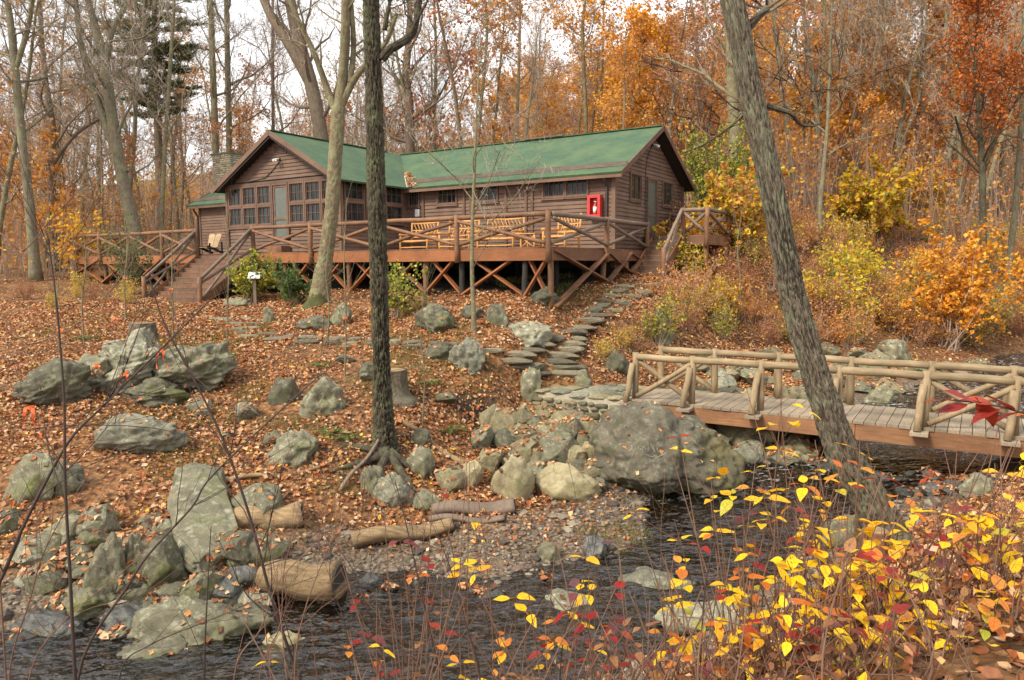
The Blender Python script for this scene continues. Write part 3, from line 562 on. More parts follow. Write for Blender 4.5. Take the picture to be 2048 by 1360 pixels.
MB().box((CU - .74, CV - .64, 5.7), (CU + .74, CV + .64, 5.78)).build('chimney_cap', m_rock, ch)
# leaves caught in the roof valley
def leaf_flat(P, N_, size, cols, g, curl=.25):
    """small folded leaves: P centres, N_ normals -> V,T,colours"""
    k = len(P); a = g.normal(size=(k, 3)); a -= N_ * (a * N_).sum(1)[:, None]; a /= np.linalg.norm(a, axis=1)[:, None] + 1e-9; b = np.cross(N_, a)
    s = size[:, None] if hasattr(size, '__len__') else size; w = g.uniform(.3, .5, (k, 1)) * s; cu = g.uniform(0, curl, (k, 1)) * s
    V = np.stack([P - a * s * .5, P - b * w + N_ * cu - a * s * .05, P + a * s * .5 + N_ * cu * .5, P + b * w + N_ * cu + a * s * .05], 1)
    i = np.arange(k)[:, None] * 4; T = np.concatenate([i + [[0, 2, 1]], i + [[0, 3, 2]]]); return V.reshape(-1, 3), T, np.concatenate([cols, cols])
LITTER = np.array([(.36, .14, .06), (.46, .22, .11), (.36, .12, .035), (.25, .08, .025), (.58, .36, .19), (.40, .14, .05), (.17, .07, .03), (.50, .21, .07), (.32, .14, .06), (.54, .31, .12), (.62, .43, .28), (.11, .05, .025), (.54, .34, .2), (.40, .22, .11)])
m_litter = mat_leaf('fallen_leaves', .15, .6)
g = np.random.default_rng(5); k = 420
t_ = g.uniform(0, 1, k) ** .8; vpos = -OH + t_ * 1.5; upos = GR + OH - .02 - (vpos + OH) * (sm / sg) * 1 + np.abs(g.normal(0, .22, k)) * (1.1 - t_ * .6)
zz = np.maximum(ZE + sm * (vpos + OH), ZE + sg * (GR + OH - upos)) + .03; nrm = np.tile([0, -.4, .92], (k, 1)) + g.normal(0, .25, (k, 3)); nrm /= np.linalg.norm(nrm, axis=1)[:, None]
V, T, C = leaf_flat(np.stack([upos, vpos, zz], 1), nrm, g.uniform(.07, .13, k), LITTER[g.integers(0, 14, k)], g)
k = 500; up2 = g.uniform(GR, 0, k); vp2 = -OH + go - .06 - np.abs(g.normal(0, .02, k)); up2[:200] = g.uniform(-LM, GL - .3, 200); zz2 = ZE + sm * (vp2 + OH) + .02; vp2[:200] += .12; zz2[:200] += .15
nrm = np.tile([0, -.4, .92], (k, 1)) + g.normal(0, .3, (k, 3)); nrm /= np.linalg.norm(nrm, axis=1)[:, None]
V2, T2, C2 = leaf_flat(np.stack([up2, vp2 + .1, zz2 + .02], 1), nrm, g.uniform(.05, .1, k), LITTER[g.integers(0, 14, k)], g)
rl = MB().add(V, T=T, col=C).add(V2, T=T2, col=C2).build('roof_leaves', m_litter); rl.location = F0; rl.rotation_euler = (0, 0, TH); tag(rl, 'fallen brown leaves caught in the roof valley and gutters', 'leaves', kind='stuff')
# extinguisher cabinet and paper notice on the front wall
ec = empty('fire_extinguisher_cabinet', Bw(-.60, -.05, 1.58), TH, 'red fire extinguisher cabinet on the front wall near the right corner', 'cabinet')
b = MB(); b.box((-.23, -.02, 0), (.23, .0, .72)); b.box((-.23, -.2, 0), (-.19, -.021, .72)); b.box((.19, -.2, 0), (.23, -.021, .72)); b.box((-.189, -.2, 0), (.189, -.021, .05)); b.box((-.189, -.2, .67), (.189, -.021, .72)); b.build('case', m_red, ec)
b = MB(); b.box((-.23, -.222, 0), (-.14, -.202, .72)); b.box((.14, -.222, 0), (.23, -.202, .72)); b.box((-.139, -.222, 0), (.139, -.202, .09)); b.box((-.139, -.222, .63), (.139, -.202, .72)); b.build('door_frame', m_red, ec)
MB().tube([(0, -.1, .06), (0, -.1, .08), (0, -.1, .38), (0, -.1, .42), (0, -.1, .45)], [.05, .065, .065, .045, .02], 14).build('extinguisher_bottle', m_red, ec, True)
MB().tube([(.0, -.1, .14), (0, -.1, .34)], .0665, 14).build('extinguisher_label', m_white, ec, True); MB().tube([(.0, -.1, .45), (.04, -.12, .5), (-.03, -.13, .52)], .014, 6).build('valve', m_white, ec); MB().tube([(0, -.12, .49), (.07, -.13, .45), (.08, -.13, .3), (.07, -.13, .15)], .012, 6).build('hose', m_black, ec)
pn = MB().box((-.11, -.006, -.14), (.11, 0, .14)).build('paper_notice', m_white); pn.location = Bw(-8.3, -.055, 2.05); pn.rotation_euler = (0, 0, TH); tag(pn, 'small white paper notice pinned to the brown cabin wall', 'notice')
# ---------------------------------------------------------------- deck
UL = u_at(393, DV - .1, 490)
deck = empty('deck', F0, TH, 'wooden deck with log railings and cross braces in front of the cabin', 'deck')
def log(name, p, q, r, m, parent, n=10, bend=.0, r2=None):
    p, q = np.array(p, float), np.array(q, float); k = max(4, int(np.linalg.norm(q - p) / .25)); t = np.linspace(0, 1, k)[:, None]; P = p + (q - p) * t
    s = R.uniform(0, 100); off = .018 * np.stack([fbm(np.stack([t[:, 0] * 2.1 + s, 0 * t[:, 0] + i * 9, 0 * t[:, 0]], 1), 2, 4) for i in range(3)], 1) * np.sin(math.pi * t); P = P + off
    rr = (r + ((r2 or r) - r) * t[:, 0]) * (1 + .06 * fbm(np.stack([t[:, 0] * 5 + s, 0 * t[:, 0], 0 * t[:, 0]], 1), 2, 8))
    b = MB(); b.tube(P, rr, n); return b.build(name, m, parent, False if n < 8 else True)
def gl(u, v):
    p = Bw(u, v, 0); return gz(p[0], p[1])
v = DV + .07; pw = .14
while v < -.05:
    for a, b in ((TS - .02, DU), ) + (((TL, TS - .022),) if True else ()):
        for x0, x1 in ((a, (a + b) / 2 - .002), ((a + b) / 2, b - .004)): 
            if GV - .12 < v and x1 > GL - .1 and x0 < GR + .1:
                for y0, y1 in ((x0, min(x1, GL - .12)), (max(x0, GR + .12), x1)):
                    if y1 - y0 > .1: MB().box((y0, v - pw / 2 + .004, ZD - .04), (y1, v + pw / 2 - .004, ZD)).build('deck_board', m_deck_b, deck)
            else: MB().box((x0, v - pw / 2 + .004, ZD - .04), (x1, v + pw / 2 - .004, ZD)).build('deck_board', m_deck_b, deck)
    v += pw
v = -.0
while v < 1.75: MB().box((.09, v + .06, ZD - .04), (DU, v + .06 + pw - .008, ZD)).build('deck_board', m_deck_b, deck); v += pw
def fascia(p, q, m, h=.33):
    p, q = np.array(p, float), np.array(q, float); Lq = np.linalg.norm(q - p); k = max(1, round(Lq / 3.1))
    for i in range(k): a = p + (q - p) * i / k; b = p + (q - p) * ((i + 1) / k - .003); MB().beam(a - [0, 0, h / 2], b - [0, 0, h / 2], .05, h).build('fascia_board', m, deck)
fascia((TS, DV - .025, ZD - .045), (DU, DV - .025, ZD - .045), m_deck_o); fascia((DU + .026, DV, ZD - .045), (DU + .026, 1.8, ZD - .045), m_deck_b); fascia((TL, DV - .025, ZD - .045), (UL, DV - .025, ZD - .045), m_deck_o, .3); fascia((TL, DV, ZD - .05), (TL, -1, ZD - .05), m_deck_b, .3)
front = [DU - t for t in (0, 3.08, 6.16, 9.24)] + [TS]
def rail_run(pts, m_rail, m_post, z0=ZD, h=RH, post_r=.082, skip_first=False, down=.42):
    for i, (u, v) in enumerate(pts):
        if not (i == 0 and skip_first): log('rail_post', (u, v, z0 - down), (u, v, z0 + h + .07), post_r, m_post, deck)
    for (a, b) in zip(pts[:-1], pts[1:]):
        a = np.array(a); b = np.array(b); e = (b - a) / np.linalg.norm(b - a); a2, b2 = a + e * .06, b - e * .06; nrm = np.array([e[1], -e[0]]) * .035
        log('top_rail', (*a2, z0 + h - .02), (*b2, z0 + h - .02), .07, m_rail, deck); log('cross_rail', (*(a2 + nrm), z0 + h - .12), (*(b2 + nrm), z0 + .1), .055, m_rail, deck); log('cross_rail', (*(a2 - nrm), z0 + .1), (*(b2 - nrm), z0 + h - .12), .055, m_rail, deck)
rail_run([(u, DV - .1) for u in front], m_log_o, m_log_o)
rail_run([(DU + .09, DV - .1), (DU + .09, DV + 3.43), (DU + .09, DV + 6.71)], m_log_g, m_log_o, skip_first=True)
rail_run([(UL, DV - .1), (-17.4, DV - .1), (-19.7, DV - .1), (-22.0, DV - .1), (TL, DV - .1)], m_log_o, m_log_o)
rail_run([(TL, DV - .1), (TL, -2.6)], m_log_o, m_log_o, skip_first=True)
def support(u, v, m, top=ZD - .05, r=.085): log('support_post', (u, v, gl(u, v) - .15), (u, v, top), r, m, deck)
def xbrace(a, b, m, top=ZD - .1, off=0.05):
    (u0, v0), (u1, v1) = a, b; g0, g1 = gl(u0, v0) + .06, gl(u1, v1) + .06
    if top - min(g0, g1) < .3: return
    e = np.array([u1 - u0, v1 - v0]); e /= np.linalg.norm(e); nx_, ny_ = e[1] * off, -e[0] * off
    MB().beam((u0 + nx_, v0 + ny_, top), (u1 + nx_, v1 + ny_, g1), .05, .18, (e[1], -e[0], 0)).build('cross_brace', m, deck); nx_ *= 2; ny_ *= 2
    MB().beam((u0 + nx_, v0 + ny_, g0), (u1 + nx_, v1 + ny_, top), .05, .18, (e[1], -e[0], 0)).build('cross_brace', m, deck)
fs = [0, .88, 3.08, 4.45, 6.16, 7.7, 9.24, 10.8, 12.1]; vb = DV + .12
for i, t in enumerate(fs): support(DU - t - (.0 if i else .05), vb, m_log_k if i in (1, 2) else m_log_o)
for a, b in zip(fs[:-1], fs[1:]): xbrace((DU - a, vb - .06), (DU - b, vb - .06), m_deck_o if R.random() < .75 else m_deck_b)
rs = [0, 3.43, 5.2, 6.6]
for t in rs[1:]: support(DU - .08, vb + t, m_log_o)
for a, b in zip(rs[:-1], rs[1:]): xbrace((DU + .0, vb + a), (DU + .0, vb + b), m_deck_b)
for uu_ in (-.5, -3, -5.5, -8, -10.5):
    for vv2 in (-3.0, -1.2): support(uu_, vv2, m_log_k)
ls = [UL - .05, -17.4, -19.7, -22.0, TL]
for t in ls: support(t, vb, m_log_o)
for a, b in zip(ls[:-1], ls[1:]): xbrace((b, vb - .06), (a, vb - .06), m_deck_o)
# under-deck joists
for u in np.arange(TS + .3, DU, .61): MB().box((u - .02, DV + .03, ZD - .24), (u + .02, -.05, ZD - .042)).build('joist', m_deck_b, deck)
# stair flights
def flight(name, label, u0, u1, vtop, vbot, ztop, zbot, nst, mt, rails):
    st = empty(name, F0, TH, label, 'stairs'); dz = (ztop - zbot) / nst; dv_ = (vtop - vbot) / nst
    for k in range(nst):
        z = ztop - dz * (k + 1); v1 = vtop - dv_ * k; v0 = v1 - dv_
        if k < nst - 1 or True: MB().box((u0, v0 - .03, z - .04), (u1, v1 - .0, z)).build('tread', mt, st)
        MB().box((u0 + .02, v1 - .022, z + .001), (u1 - .02, v1 - .001, z + dz - .041)).build('riser', m_trim, st)
    for u in (u0 - .03, u1 + .03): MB().beam((u, vtop, ztop - .16), (u, vbot, zbot - .02), .05, .28, (1, 0, 0) if False else (0, 0, 1)).build('stringer', mt, st)
    for u in rails:
        s_ = 1 if u > (u0 + u1) / 2 else -1
        log('newel_post', (u, vbot - .05, zbot - .25), (u, vbot - .05, zbot + RH), .075, m_log_o, st)
        top = np.array([u, vtop - .1, ztop + RH - .05]); bot = np.array([u, vbot - .02, zbot + RH - .08]); log('hand_rail', bot, top, .06, m_log_g, st)
        mid = np.array([0, 0, .0]); log('cross_rail', bot + [.03, 0, -.12], top + [.03, 0, -.72], .045, m_log_g, st); log('cross_rail', bot + [-.03, 0, -.72], top + [-.03, 0, -.14], .045, m_log_g, st)
    return st
zb = min(gl(-12, DV - 2.3), gl(UL, DV - 2.3)) + .02
s1 = flight('deck_stairs', 'wide wooden stairs with log handrails at the left of the deck', UL + .05, TS - .08, DV - .06, DV - 2.25, ZD - .02, zb, 10, m_deck_b, (UL, TS - .02))
zb2 = gl(1, .5) + .02
s2 = flight('door_stairs', 'narrow wooden stairs up to the right gable door', .52, 1.5, 2.25, .55, ZFL - .02, zb2, 8, m_deck_b, (1.56,))
# landing at the right door
ld = empty('door_landing', F0, TH, 'small railed wooden landing outside the right gable door', 'landing')
v = 2.32
while v < 4.7: MB().box((.08, v, ZFL - .06), (2.4, v + .132, ZFL - .02)).build('landing_board', m_deck_b, ld); v += .14
MB().box((1.54, 2.26, ZFL - .36), (2.42, 2.31, ZFL - .061)).build('fascia_board', m_deck_b, ld); MB().box((2.402, 2.31, ZFL - .36), (2.45, 4.7, ZFL - .02)).build('fascia_board', m_deck_b, ld)
deck_keep = deck; deck = ld
rail_run([(1.58, 2.25), (2.42, 2.25)], m_log_g, m_log_o, ZFL - .02, .86); rail_run([(2.42, 2.25), (2.42, 4.7)], m_log_g, m_log_o, ZFL - .02, .86, skip_first=True); rail_run([(2.42, 4.7), (.2, 4.7)], m_log_g, m_log_o, ZFL - .02, .86, skip_first=True)
for (u, v) in ((1.6, 2.36), (2.36, 2.36), (2.36, 4.6), (.2, 4.6)): support(u, v, m_log_o, ZFL - .06)
deck = deck_keep
# ---------------------------------------------------------------- furniture on the deck
def make_settee(label, u, v, rz, w=1.12, group='honey coloured log settees on the deck'):
    p = Bw(u, v, ZD + .002); t = empty('log_settee', p, TH + rz, label, 'settee', group); h = w / 2; r = .035
    L_ = lambda nm, a, b, rr=r: log(nm, a, b, rr, m_cedar, t, 8)
    for s in (-1, 1):
        L_('leg', (s * h, -.3, 0), (s * h, -.3, .62)); L_('leg', (s * h, .28, 0), (s * h, .38, 1.12)); L_('arm', (s * h, -.36, .63), (s * h, .33, .64), .042); L_('stretcher', (s * h, -.3, .16), (s * h, .29, .16), .025); L_('seat_rail', (s * h, -.3, .38), (s * h, .3, .36))
    L_('seat_rail', (-h, -.3, .38), (h, -.3, .38)); L_('stretcher', (-h, -.3, .16), (h, -.3, .16), .025); L_('back_rail', (-h, .31, .55), (h, .31, .55)); L_('back_rail', (-h, .38, 1.06), (h, .38, 1.06)); L_('back_rail', (-h, .345, .80), (h, .345, .80), .026)
    for k in range(7): y = -.27 + k * .088; MB().box((-h + .02, y - .036, .40), (h - .02, y + .036, .425)).build('seat_slat', m_cedar, t)
    k = int(w / .16)
    for i in range(k): x = -h + .12 + i * (w - .2) / k; L_('back_slat', (x + .12, .355, .82), (x, .375, 1.05), .022); L_('back_slat', (x, .32, .56), (x + .12, .342, .79), .022)
    return t
make_settee('honey log settee with herringbone back, leftmost against the cabin wall', u_at(838, -1.4), -1.4, 0, 1.25); make_settee('honey log settee partly behind the rail post, second from the left', u_at(918, -1.5), -1.5, 0.05, 1.25)
make_settee('honey log settee in the middle of the deck, third from the left', u_at(1000, -1.6), -1.6, 0, 1.45); make_settee('honey log armchair beside the corner rail post, nearest the fire cabinet', u_at(1122, -1.8), -1.8, -.35, 1.05)
tb = empty('log_side_table', Bw(u_at(1062, -1.7), -1.7, ZD + .002), TH, 'small honey log side table with crossed slats between settee and armchair', 'table')
for sx in (-1, 1):
    for sy in (-1, 1): log('leg', (sx * .25, sy * .22, 0), (sx * .25, sy * .22, .5), .032, m_cedar, tb, 8)
for sy in (-1, 1): log('cross_slat', (-.25, sy * .22, .08), (.25, sy * .22, .44), .02, m_cedar, tb, 8); log('cross_slat', (-.25, sy * .23, .44), (.25, sy * .23, .08), .02, m_cedar, tb, 8)
for k in range(6): MB().box((-.32, -.27 + k * .09, .5), (.32, -.19 + k * .09, .53)).build('top_slat', m_cedar, tb)
m_oldwood = mat_wood('silvered_cedar', (.30, .20, .11), (.46, .33, .2), (10, 10, 2), .8)
ac = empty('slab_chair', Bw(u_at(421, -4.2), -4.2, ZD + .002), TH + .25, 'low chair with a broad two board scalloped back at the stair head', 'chair')
for s in (-1, 1):
    xs_ = np.linspace(0, .29, 9); V = []; 
    for y in (0, .03):
        for x in xs_: V.append((s * (.01 + x), y, 0))
        for x in xs_: V.append((s * (.01 + x), y, .62 + .05 * math.sin(math.pi * x / .29)))
    k = 9; Q = []
    for o_ in (0, 18): Q += [[o_ + i, o_ + i + 1, o_ + 9 + i + 1, o_ + 9 + i] for i in range(8)]
    Q += [[9 + i, 9 + i + 1, 27 + i + 1, 27 + i] for i in range(8)] + [[i, i + 1, 18 + i + 1, 18 + i] for i in range(8)] + [[0, 9, 27, 18], [8, 17, 35, 26]]
    V = np.array(V); V[:, 0] *= (1 - .25 * (1 - V[:, 2] / .62)); ca, sa = math.cos(.42), math.sin(.42); V = np.stack([V[:, 0], V[:, 1] * ca + V[:, 2] * sa, -V[:, 1] * sa + V[:, 2] * ca], 1) + [0, .05, .2]
    MB().add(V, Q).build('back_board', m_oldwood, ac)
for k in range(4): MB().box((-.27, -.45 + k * .13, .24), (.27, -.34 + k * .13, .265)).build('seat_slat', m_oldwood, ac)
for s in (-1, 1):
    MB().beam((s * .25, -.48, .3), (s * .25, .4, .04), .03, .09).build('side_rail', m_log_k, ac); MB().beam((s * .29, -.42, 0), (s * .29, -.4, .42), .05, .05, (0, 1, 0)).build('leg', m_log_k, ac); MB().beam((s * .29, .3, 0), (s * .29, .28, .5), .05, .05, (0, 1, 0)).build('leg', m_log_k, ac)
# post sign in front of the deck
sp_ = hit(511, 612, 15); ps = empty('post_sign', sp_, .1, 'small tilted white information panel on a wooden post by the stairs', 'sign')
MB().box((-.05, -.04, -.2), (.05, .04, .98)).build('post', m_log_g, ps)
tl = lambda V: np.stack([V[:, 0] + V[:, 2] * .25, V[:, 1] * .75 + V[:, 2] * .1, V[:, 1] * .6 + V[:, 2]], 1) + [0, 0, 1.03]
pnl = MB().box((-.2, -.16, -.012), (.2, .16, .012), tf=tl).build('panel', m_white, ps)
MB().box((-.1, -.1, .0135), (-.01, -.01, .015), tf=tl).build('printed_picture', m_dark, pnl); MB().box((.02, .0, .0135), (.13, .1, .015), tf=tl).build('printed_picture', m_dark, pnl)
# ---------------------------------------------------------------- footbridge
BZ = float(at(1262, 795, 16.2)[2]); P0 = at(1262, 795, 16.2); bw = 1.56; bth = TH
bridge = empty('footbridge', (P0[0], P0[1], BZ), bth, 'rustic log footbridge with plank deck crossing the stream', 'footbridge')
LB = 13.5; k = 0; x = -.05
while x < LB: w = R.uniform(.185, .2); MB().box((x, -.14 + R.uniform(-.02, .02), -.055), (x + w - .012, bw + .14 + R.uniform(-.02, .02), R.uniform(-.004, .003))).build('plank', m_plank, bridge); x += w
for y in (-.06, bw + .06, bw / 2):
    for a, b in ((0, 4.6), (4.61, 9.2), (9.21, LB)): MB().box((a, y - .06, -.36), (b, y + .06, -.056)).build('stringer_beam', m_beam, bridge)
near_t = [.06, 1.36, 2.78, 4.24, 5.70, 7.05, 8.5, 9.9, 11.3]
for side in (0, 1):
    y = 0 if side == 0 else bw; s = -1 if side == 0 else 1
    for i, t in enumerate(near_t):
        log('rail_post', (t + .04, y, -.02), (t + .04, y, 1.02), .072, m_bridge, bridge, 12); log('outer_brace', (t - .06, y + s * .30, -.05), (t + .0, y + s * .07, .78), .066, m_bridge, bridge, 12)
        MB().box((t - .17, min(y + s * .02, y + s * .42), -.115), (t + .12, max(y + s * .02, y + s * .42), -.057)).build('brace_block', m_plank, bridge)
    for i, (a, b) in enumerate(zip(near_t[:-1], near_t[1:])):
        log('top_rail', (a + .08, y, .93), (b + .0, y, .93), .075, m_bridge_x, bridge, 12)
        if i in (0, 4, 7): log('cross_rail', (a + .1, y + .04, .84), (b, y + .04, .06), .055, m_bridge, bridge, 12); log('cross_rail', (a + .1, y - .05, .06), (b, y - .05, .84), .055, m_bridge, bridge, 12)
# abutment
ab = empty('stone_abutment', (P0[0], P0[1], BZ), bth, 'mortared fieldstone abutment with flagstone top at the bridge end', 'abutment')
MB().box((-2.75, -.12, -1.5), (-.06, bw + .1, -.07)).build('mortar_core', m_mortar, ab)
z = -.16
while z > -1.4:
    h = R.uniform(.11, .17); x = -2.8
    while x < -.1: w = R.uniform(.16, .42); stone_part('wall_stone', m_rock_t if R.random() < .7 else m_rock, ab, (x + w / 2, -.13, z - h / 2 + R.uniform(-.015, .015)), (w * .47, .075, h * .44), (0, R.uniform(-.15, .15), 0)); x += w
    z -= h
x = -2.85
while x < -.1:
    w = R.uniform(.35, .6); y = -.2
    while y < bw + .1: q = R.uniform(.4, .65); stone_part('flagstone', m_rock_b if R.random() < .5 else m_rock_t, ab, (x + w / 2, y + q / 2, -.055 + R.uniform(-.01, .01)), (w * .52, q * .52, .055), (0, 0, R.uniform(-.1, .1))); y += q
    x += w
for k, (dx, dz, w) in enumerate(((.35, -.5, .3), (.72, -.52, .28), (.45, -.68, .4), (.5, -.88, .42), (.85, -.75, .25))): stone_part('pier_stone', m_rock_t, ab, (dx, .05, dz), (w * .6, .22, .1), (0, R.uniform(-.2, .2), 0))
# ---------------------------------------------------------------- boulders
def rock(px, py, wpx, hpx, label, m=None, k=4, cuts=10, seed=None, dep=.8, tilt=(0, 0), rough=.15, lam=.0, group=None, name='boulder', sink=.5, y0=8, Yfix=None):
    m = m or m_rock; h_ = hit(px, py, y0) if Yfix is None else np.array([*at(px, py, Yfix)]); s = h_[1] / FPX * 1.02; w, h = wpx * s / 2, hpx * s / 2
    seed = seed if seed is not None else int(px * 7 + py); V, T = rock_verts(seed, k, cuts, rough, lam=lam)
    loc = h_ + np.array([0, w * dep * .6, h * (1 - sink)]); o = MB().add(V * np.array([w, w * dep, h * (1 + sink)]), T=T).build(name, m, smooth=k >= 4); o.location = loc; o.rotation_euler = (tilt[0], tilt[1], R.uniform(-.2, .2))
    return tag(o, label, 'rock' if name != 'boulder' else 'boulder', group)
rock(252, 908, 220, 88, 'large flat pale grey slab boulder on the left leafy slope', m_rock_b, 5, 12, tilt=(0.1, -.1), lam=.10, dep=.55, seed=31)
rock(85, 818, 175, 105, 'sloping greenish slab ledge at the left edge above the flat slab', m_rock, 5, 9, tilt=(0, -.35), lam=.16, dep=.7)
rock(165, 780, 150, 70, 'layered ledge just left of the ridged outcrop', m_rock, 5, 9, tilt=(.1, -.3), lam=.16)
rock(245, 785, 220, 125, 'ridged grey outcrop below the hollow stump', m_rock_b, 6, 10, tilt=(.1, -.3), lam=.2, seed=44)
rock(355, 788, 220, 95, 'long layered outcrop to the right of the ridged outcrop', m_rock, 6, 10, tilt=(.1, -.22), lam=.2, seed=45)
rock(300, 810, 150, 50, 'low dark ledge under the layered outcrops', m_rock_m, 5, 9, lam=.15)
rock(565, 808, 78, 58, 'smooth grey boulder tucked behind the round lichen boulder', m_rock, 4, 8)
rock(640, 832, 98, 78, 'round lichen covered boulder in the middle of the slope', m_rock, 5, 12, rough=.16)
rock(583, 925, 122, 72, 'broad pitted boulder left of the dark tree foot', m_rock, 5, 10, rough=.14)
def lying(pa, pb, w, th, label, m, seed):
    A, B_ = hit(*pa, 8), hit(*pb, 8); d = B_ - A; L_ = np.linalg.norm(d); d /= L_; up = norm_(np.array([0, 0, 1]) - d * d[2]); sd = np.cross(up, d); V, T = rock_verts(seed, 5, 5, .06); V = np.sign(V) * np.abs(V) ** .62; V = V + .06 * fbm(V * 3, 4, seed)[:, None] * V; V = V * np.array([w, L_ / 2 * .98, th]); W = V[:, :1] * sd + V[:, 1:2] * d + V[:, 2:] * up
    o = MB().add(W, T=T).build('boulder', m, smooth=True); o.location = (A + B_) / 2 + up * th * .35; return tag(o, label, 'boulder')
def norm_(v): return v / np.linalg.norm(v)
lying((385, 955), (432, 1165), .46, .22, 'long pale slab sloping down the left bank to the stream', m_rock, 5)
lying((360, 960), (440, 985), .36, .26, 'grey block capping the long pale slab', m_rock, 6)
rock(202, 1200, 95, 130, 'upright mossy grey boulder on the left bank', m_rock, 5, 5, dep=.7)
rock(262, 1165, 70, 110, 'narrow upright boulder between two mossy ones', m_rock_m, 5, 5, dep=.7)
rock(315, 1180, 110, 120, 'green mossed boulder beside the long pale slab', m_rock_m, 5, 5, dep=.7)
rock(55, 1000, 110, 85, 'dark mossy boulder at the left edge', m_rock_m, 4, 10, rough=.13)
rock(122, 990, 75, 65, 'lichen spotted boulder beside the dark mossy one at left', m_rock, 4, 10)
rock(470, 1135, 55, 55, 'rounded grey rock right of the long slab', m_rock, 4, 10); rock(478, 1185, 90, 50, 'low dark rock at the water by the cut log', m_rock_w, 4, 10); rock(350, 1210, 110, 40, 'low lichen rock at the foot of the mossed boulders', m_rock, 4, 10)
rock(625, 660, 78, 34, 'flat grey slab beside the pale forked tree', m_rock, 4, 9); rock(682, 650, 40, 55, 'leaning slab at the foot of the pale forked tree', m_rock, 4, 9, tilt=(0, .5))
rock(872, 665, 90, 58, 'moss topped boulder under the deck front', m_rock_m, 5, 9); rock(995, 652, 46, 45, 'upright small boulder under the deck near the pale sapling', m_rock, 4, 9)
rock(1052, 690, 108, 46, 'low rough pale boulder left of the stone steps', m_rock_b, 5, 10, rough=.14); rock(935, 742, 80, 72, 'grey boulder with dark top left of the stone steps', m_rock_b, 5, 9)
rock(785, 1010, 95, 65, 'lichen green boulder at the dark tree foot', m_rock_b, 5, 9); rock(838, 955, 66, 62, 'boulder gripped by the dark tree roots', m_rock, 4, 9); rock(740, 985, 60, 50, 'small rock under the root left of the dark tree', m_rock, 4, 9); rock(850, 1020, 60, 40, 'small pale rock by the stacked logs', m_rock, 4, 9)
rock(840, 895, 45, 40, 'oval rock on the slope right of the dark tree', m_rock, 4, 10); rock(1062, 805, 55, 70, 'grey boulder against the abutment end', m_rock, 4, 9); rock(945, 640, 50, 30, 'rounded rock deep under the deck', m_rock, 4, 9); rock(1085, 612, 70, 38, 'pale rock at the corner post base', m_rock, 4, 9)
rock(535, 648, 26, 45, 'small upright stone by the short stone steps', m_rock, 4, 9); rock(470, 615, 60, 24, 'flat stone near the post sign', m_rock, 4, 9); rock(880, 720, 80, 34, 'low grey rock below the stone ledge', m_rock, 4, 9); rock(745, 760, 60, 40, 'grey rock half hidden by the dark tree', m_rock, 4, 9)
rock(1030, 1000, 98, 85, 'round tan boulder left of the long tan boulder', m_rock_t, 5, 8, rough=.05); rock(1142, 1003, 155, 72, 'long tan boulder at the front of the rock heap', m_rock_t, 5, 9, dep=.5, rough=.06)
rock(1330, 690, 55, 75, 'mossy upright rock in the shrubs above the bridge end', m_rock_m, 4, 9); rock(1240, 750, 60, 50, 'grey rock behind the bridge end post', m_rock, 4, 9); rock(1165, 770, 40, 30, 'small rock at the foot of the stone steps', m_rock, 4, 9)
rock(1800, 722, 75, 42, 'leaning grey slab on the far right bank', m_rock, 4, 8, tilt=(0, .3)); rock(1755, 735, 70, 35, 'blocky grey rock beside the leaning slab at right', m_rock, 4, 8); rock(1770, 815, 70, 45, 'dark rounded rock in the stream seen through the bridge', m_rock, 4, 9)
# big boulder under the bridge, two lobes in one body
h0 = hit(1290, 1008, 8); s = h0[1] / FPX; V, T = ico(6); V = V.copy()
def ray_ell(D, c, r):
    c, r = np.array(c) / r, np.array(r); d = D / r; a = (d * d).sum(1); b2 = d @ c; k2 = c @ c - 1; return (b2 + np.sqrt(np.maximum(b2 * b2 - a * k2, 0))) / a
V = V * np.maximum(ray_ell(V, (-.36, 0, .06), np.array([.68, .95, 1.02])), ray_ell(V, (.42, .12, -.16), np.array([.66, .85, .82])))[:, None]
_g = np.random.default_rng(4)
for n_, d_ in (((-.75, -.5, .45), .78), ((.1, -.9, .45), .80), ((-.3, -.6, -.75), .86), ((.6, -.6, .5), .74), ((-.1, -.2, 1), .93), ((.75, -.1, .65), .80)):
    n_ = np.array(n_) / np.linalg.norm(n_); s_ = V @ n_; V -= n_ * (np.maximum(s_ - d_ + .05, 0) * .9)[:, None]
V = V + V / np.linalg.norm(V, axis=1)[:, None] * (.10 * fbm(V * 2.0, 6, 12, .58))[:, None]
V = V / np.abs(V).max(0)
V1 = V.copy(); x = V1[:, 0]; lob = np.where(x > .12, .80, 1.0); notch = .16 * np.exp(-((x - .18) / .07) ** 2) * np.clip(V1[:, 2] + .7, 0, 1)
V1[:, 1] *= 1 - notch * .6
V1[:, 0] += .06 * np.clip(-V1[:, 2], -1, 1); nr = V1 / np.linalg.norm(V1, axis=1)[:, None]
V1 += nr * (.03 * fbm(V1 * 5, 5, 3) - .05 * np.exp(-((fbm(V1 * 1.6 + 3, 2, 14)) / .06) ** 2))[:, None]
V1 = V1 * np.array([352 * s / 2, 1.2, 222 * s / 2])
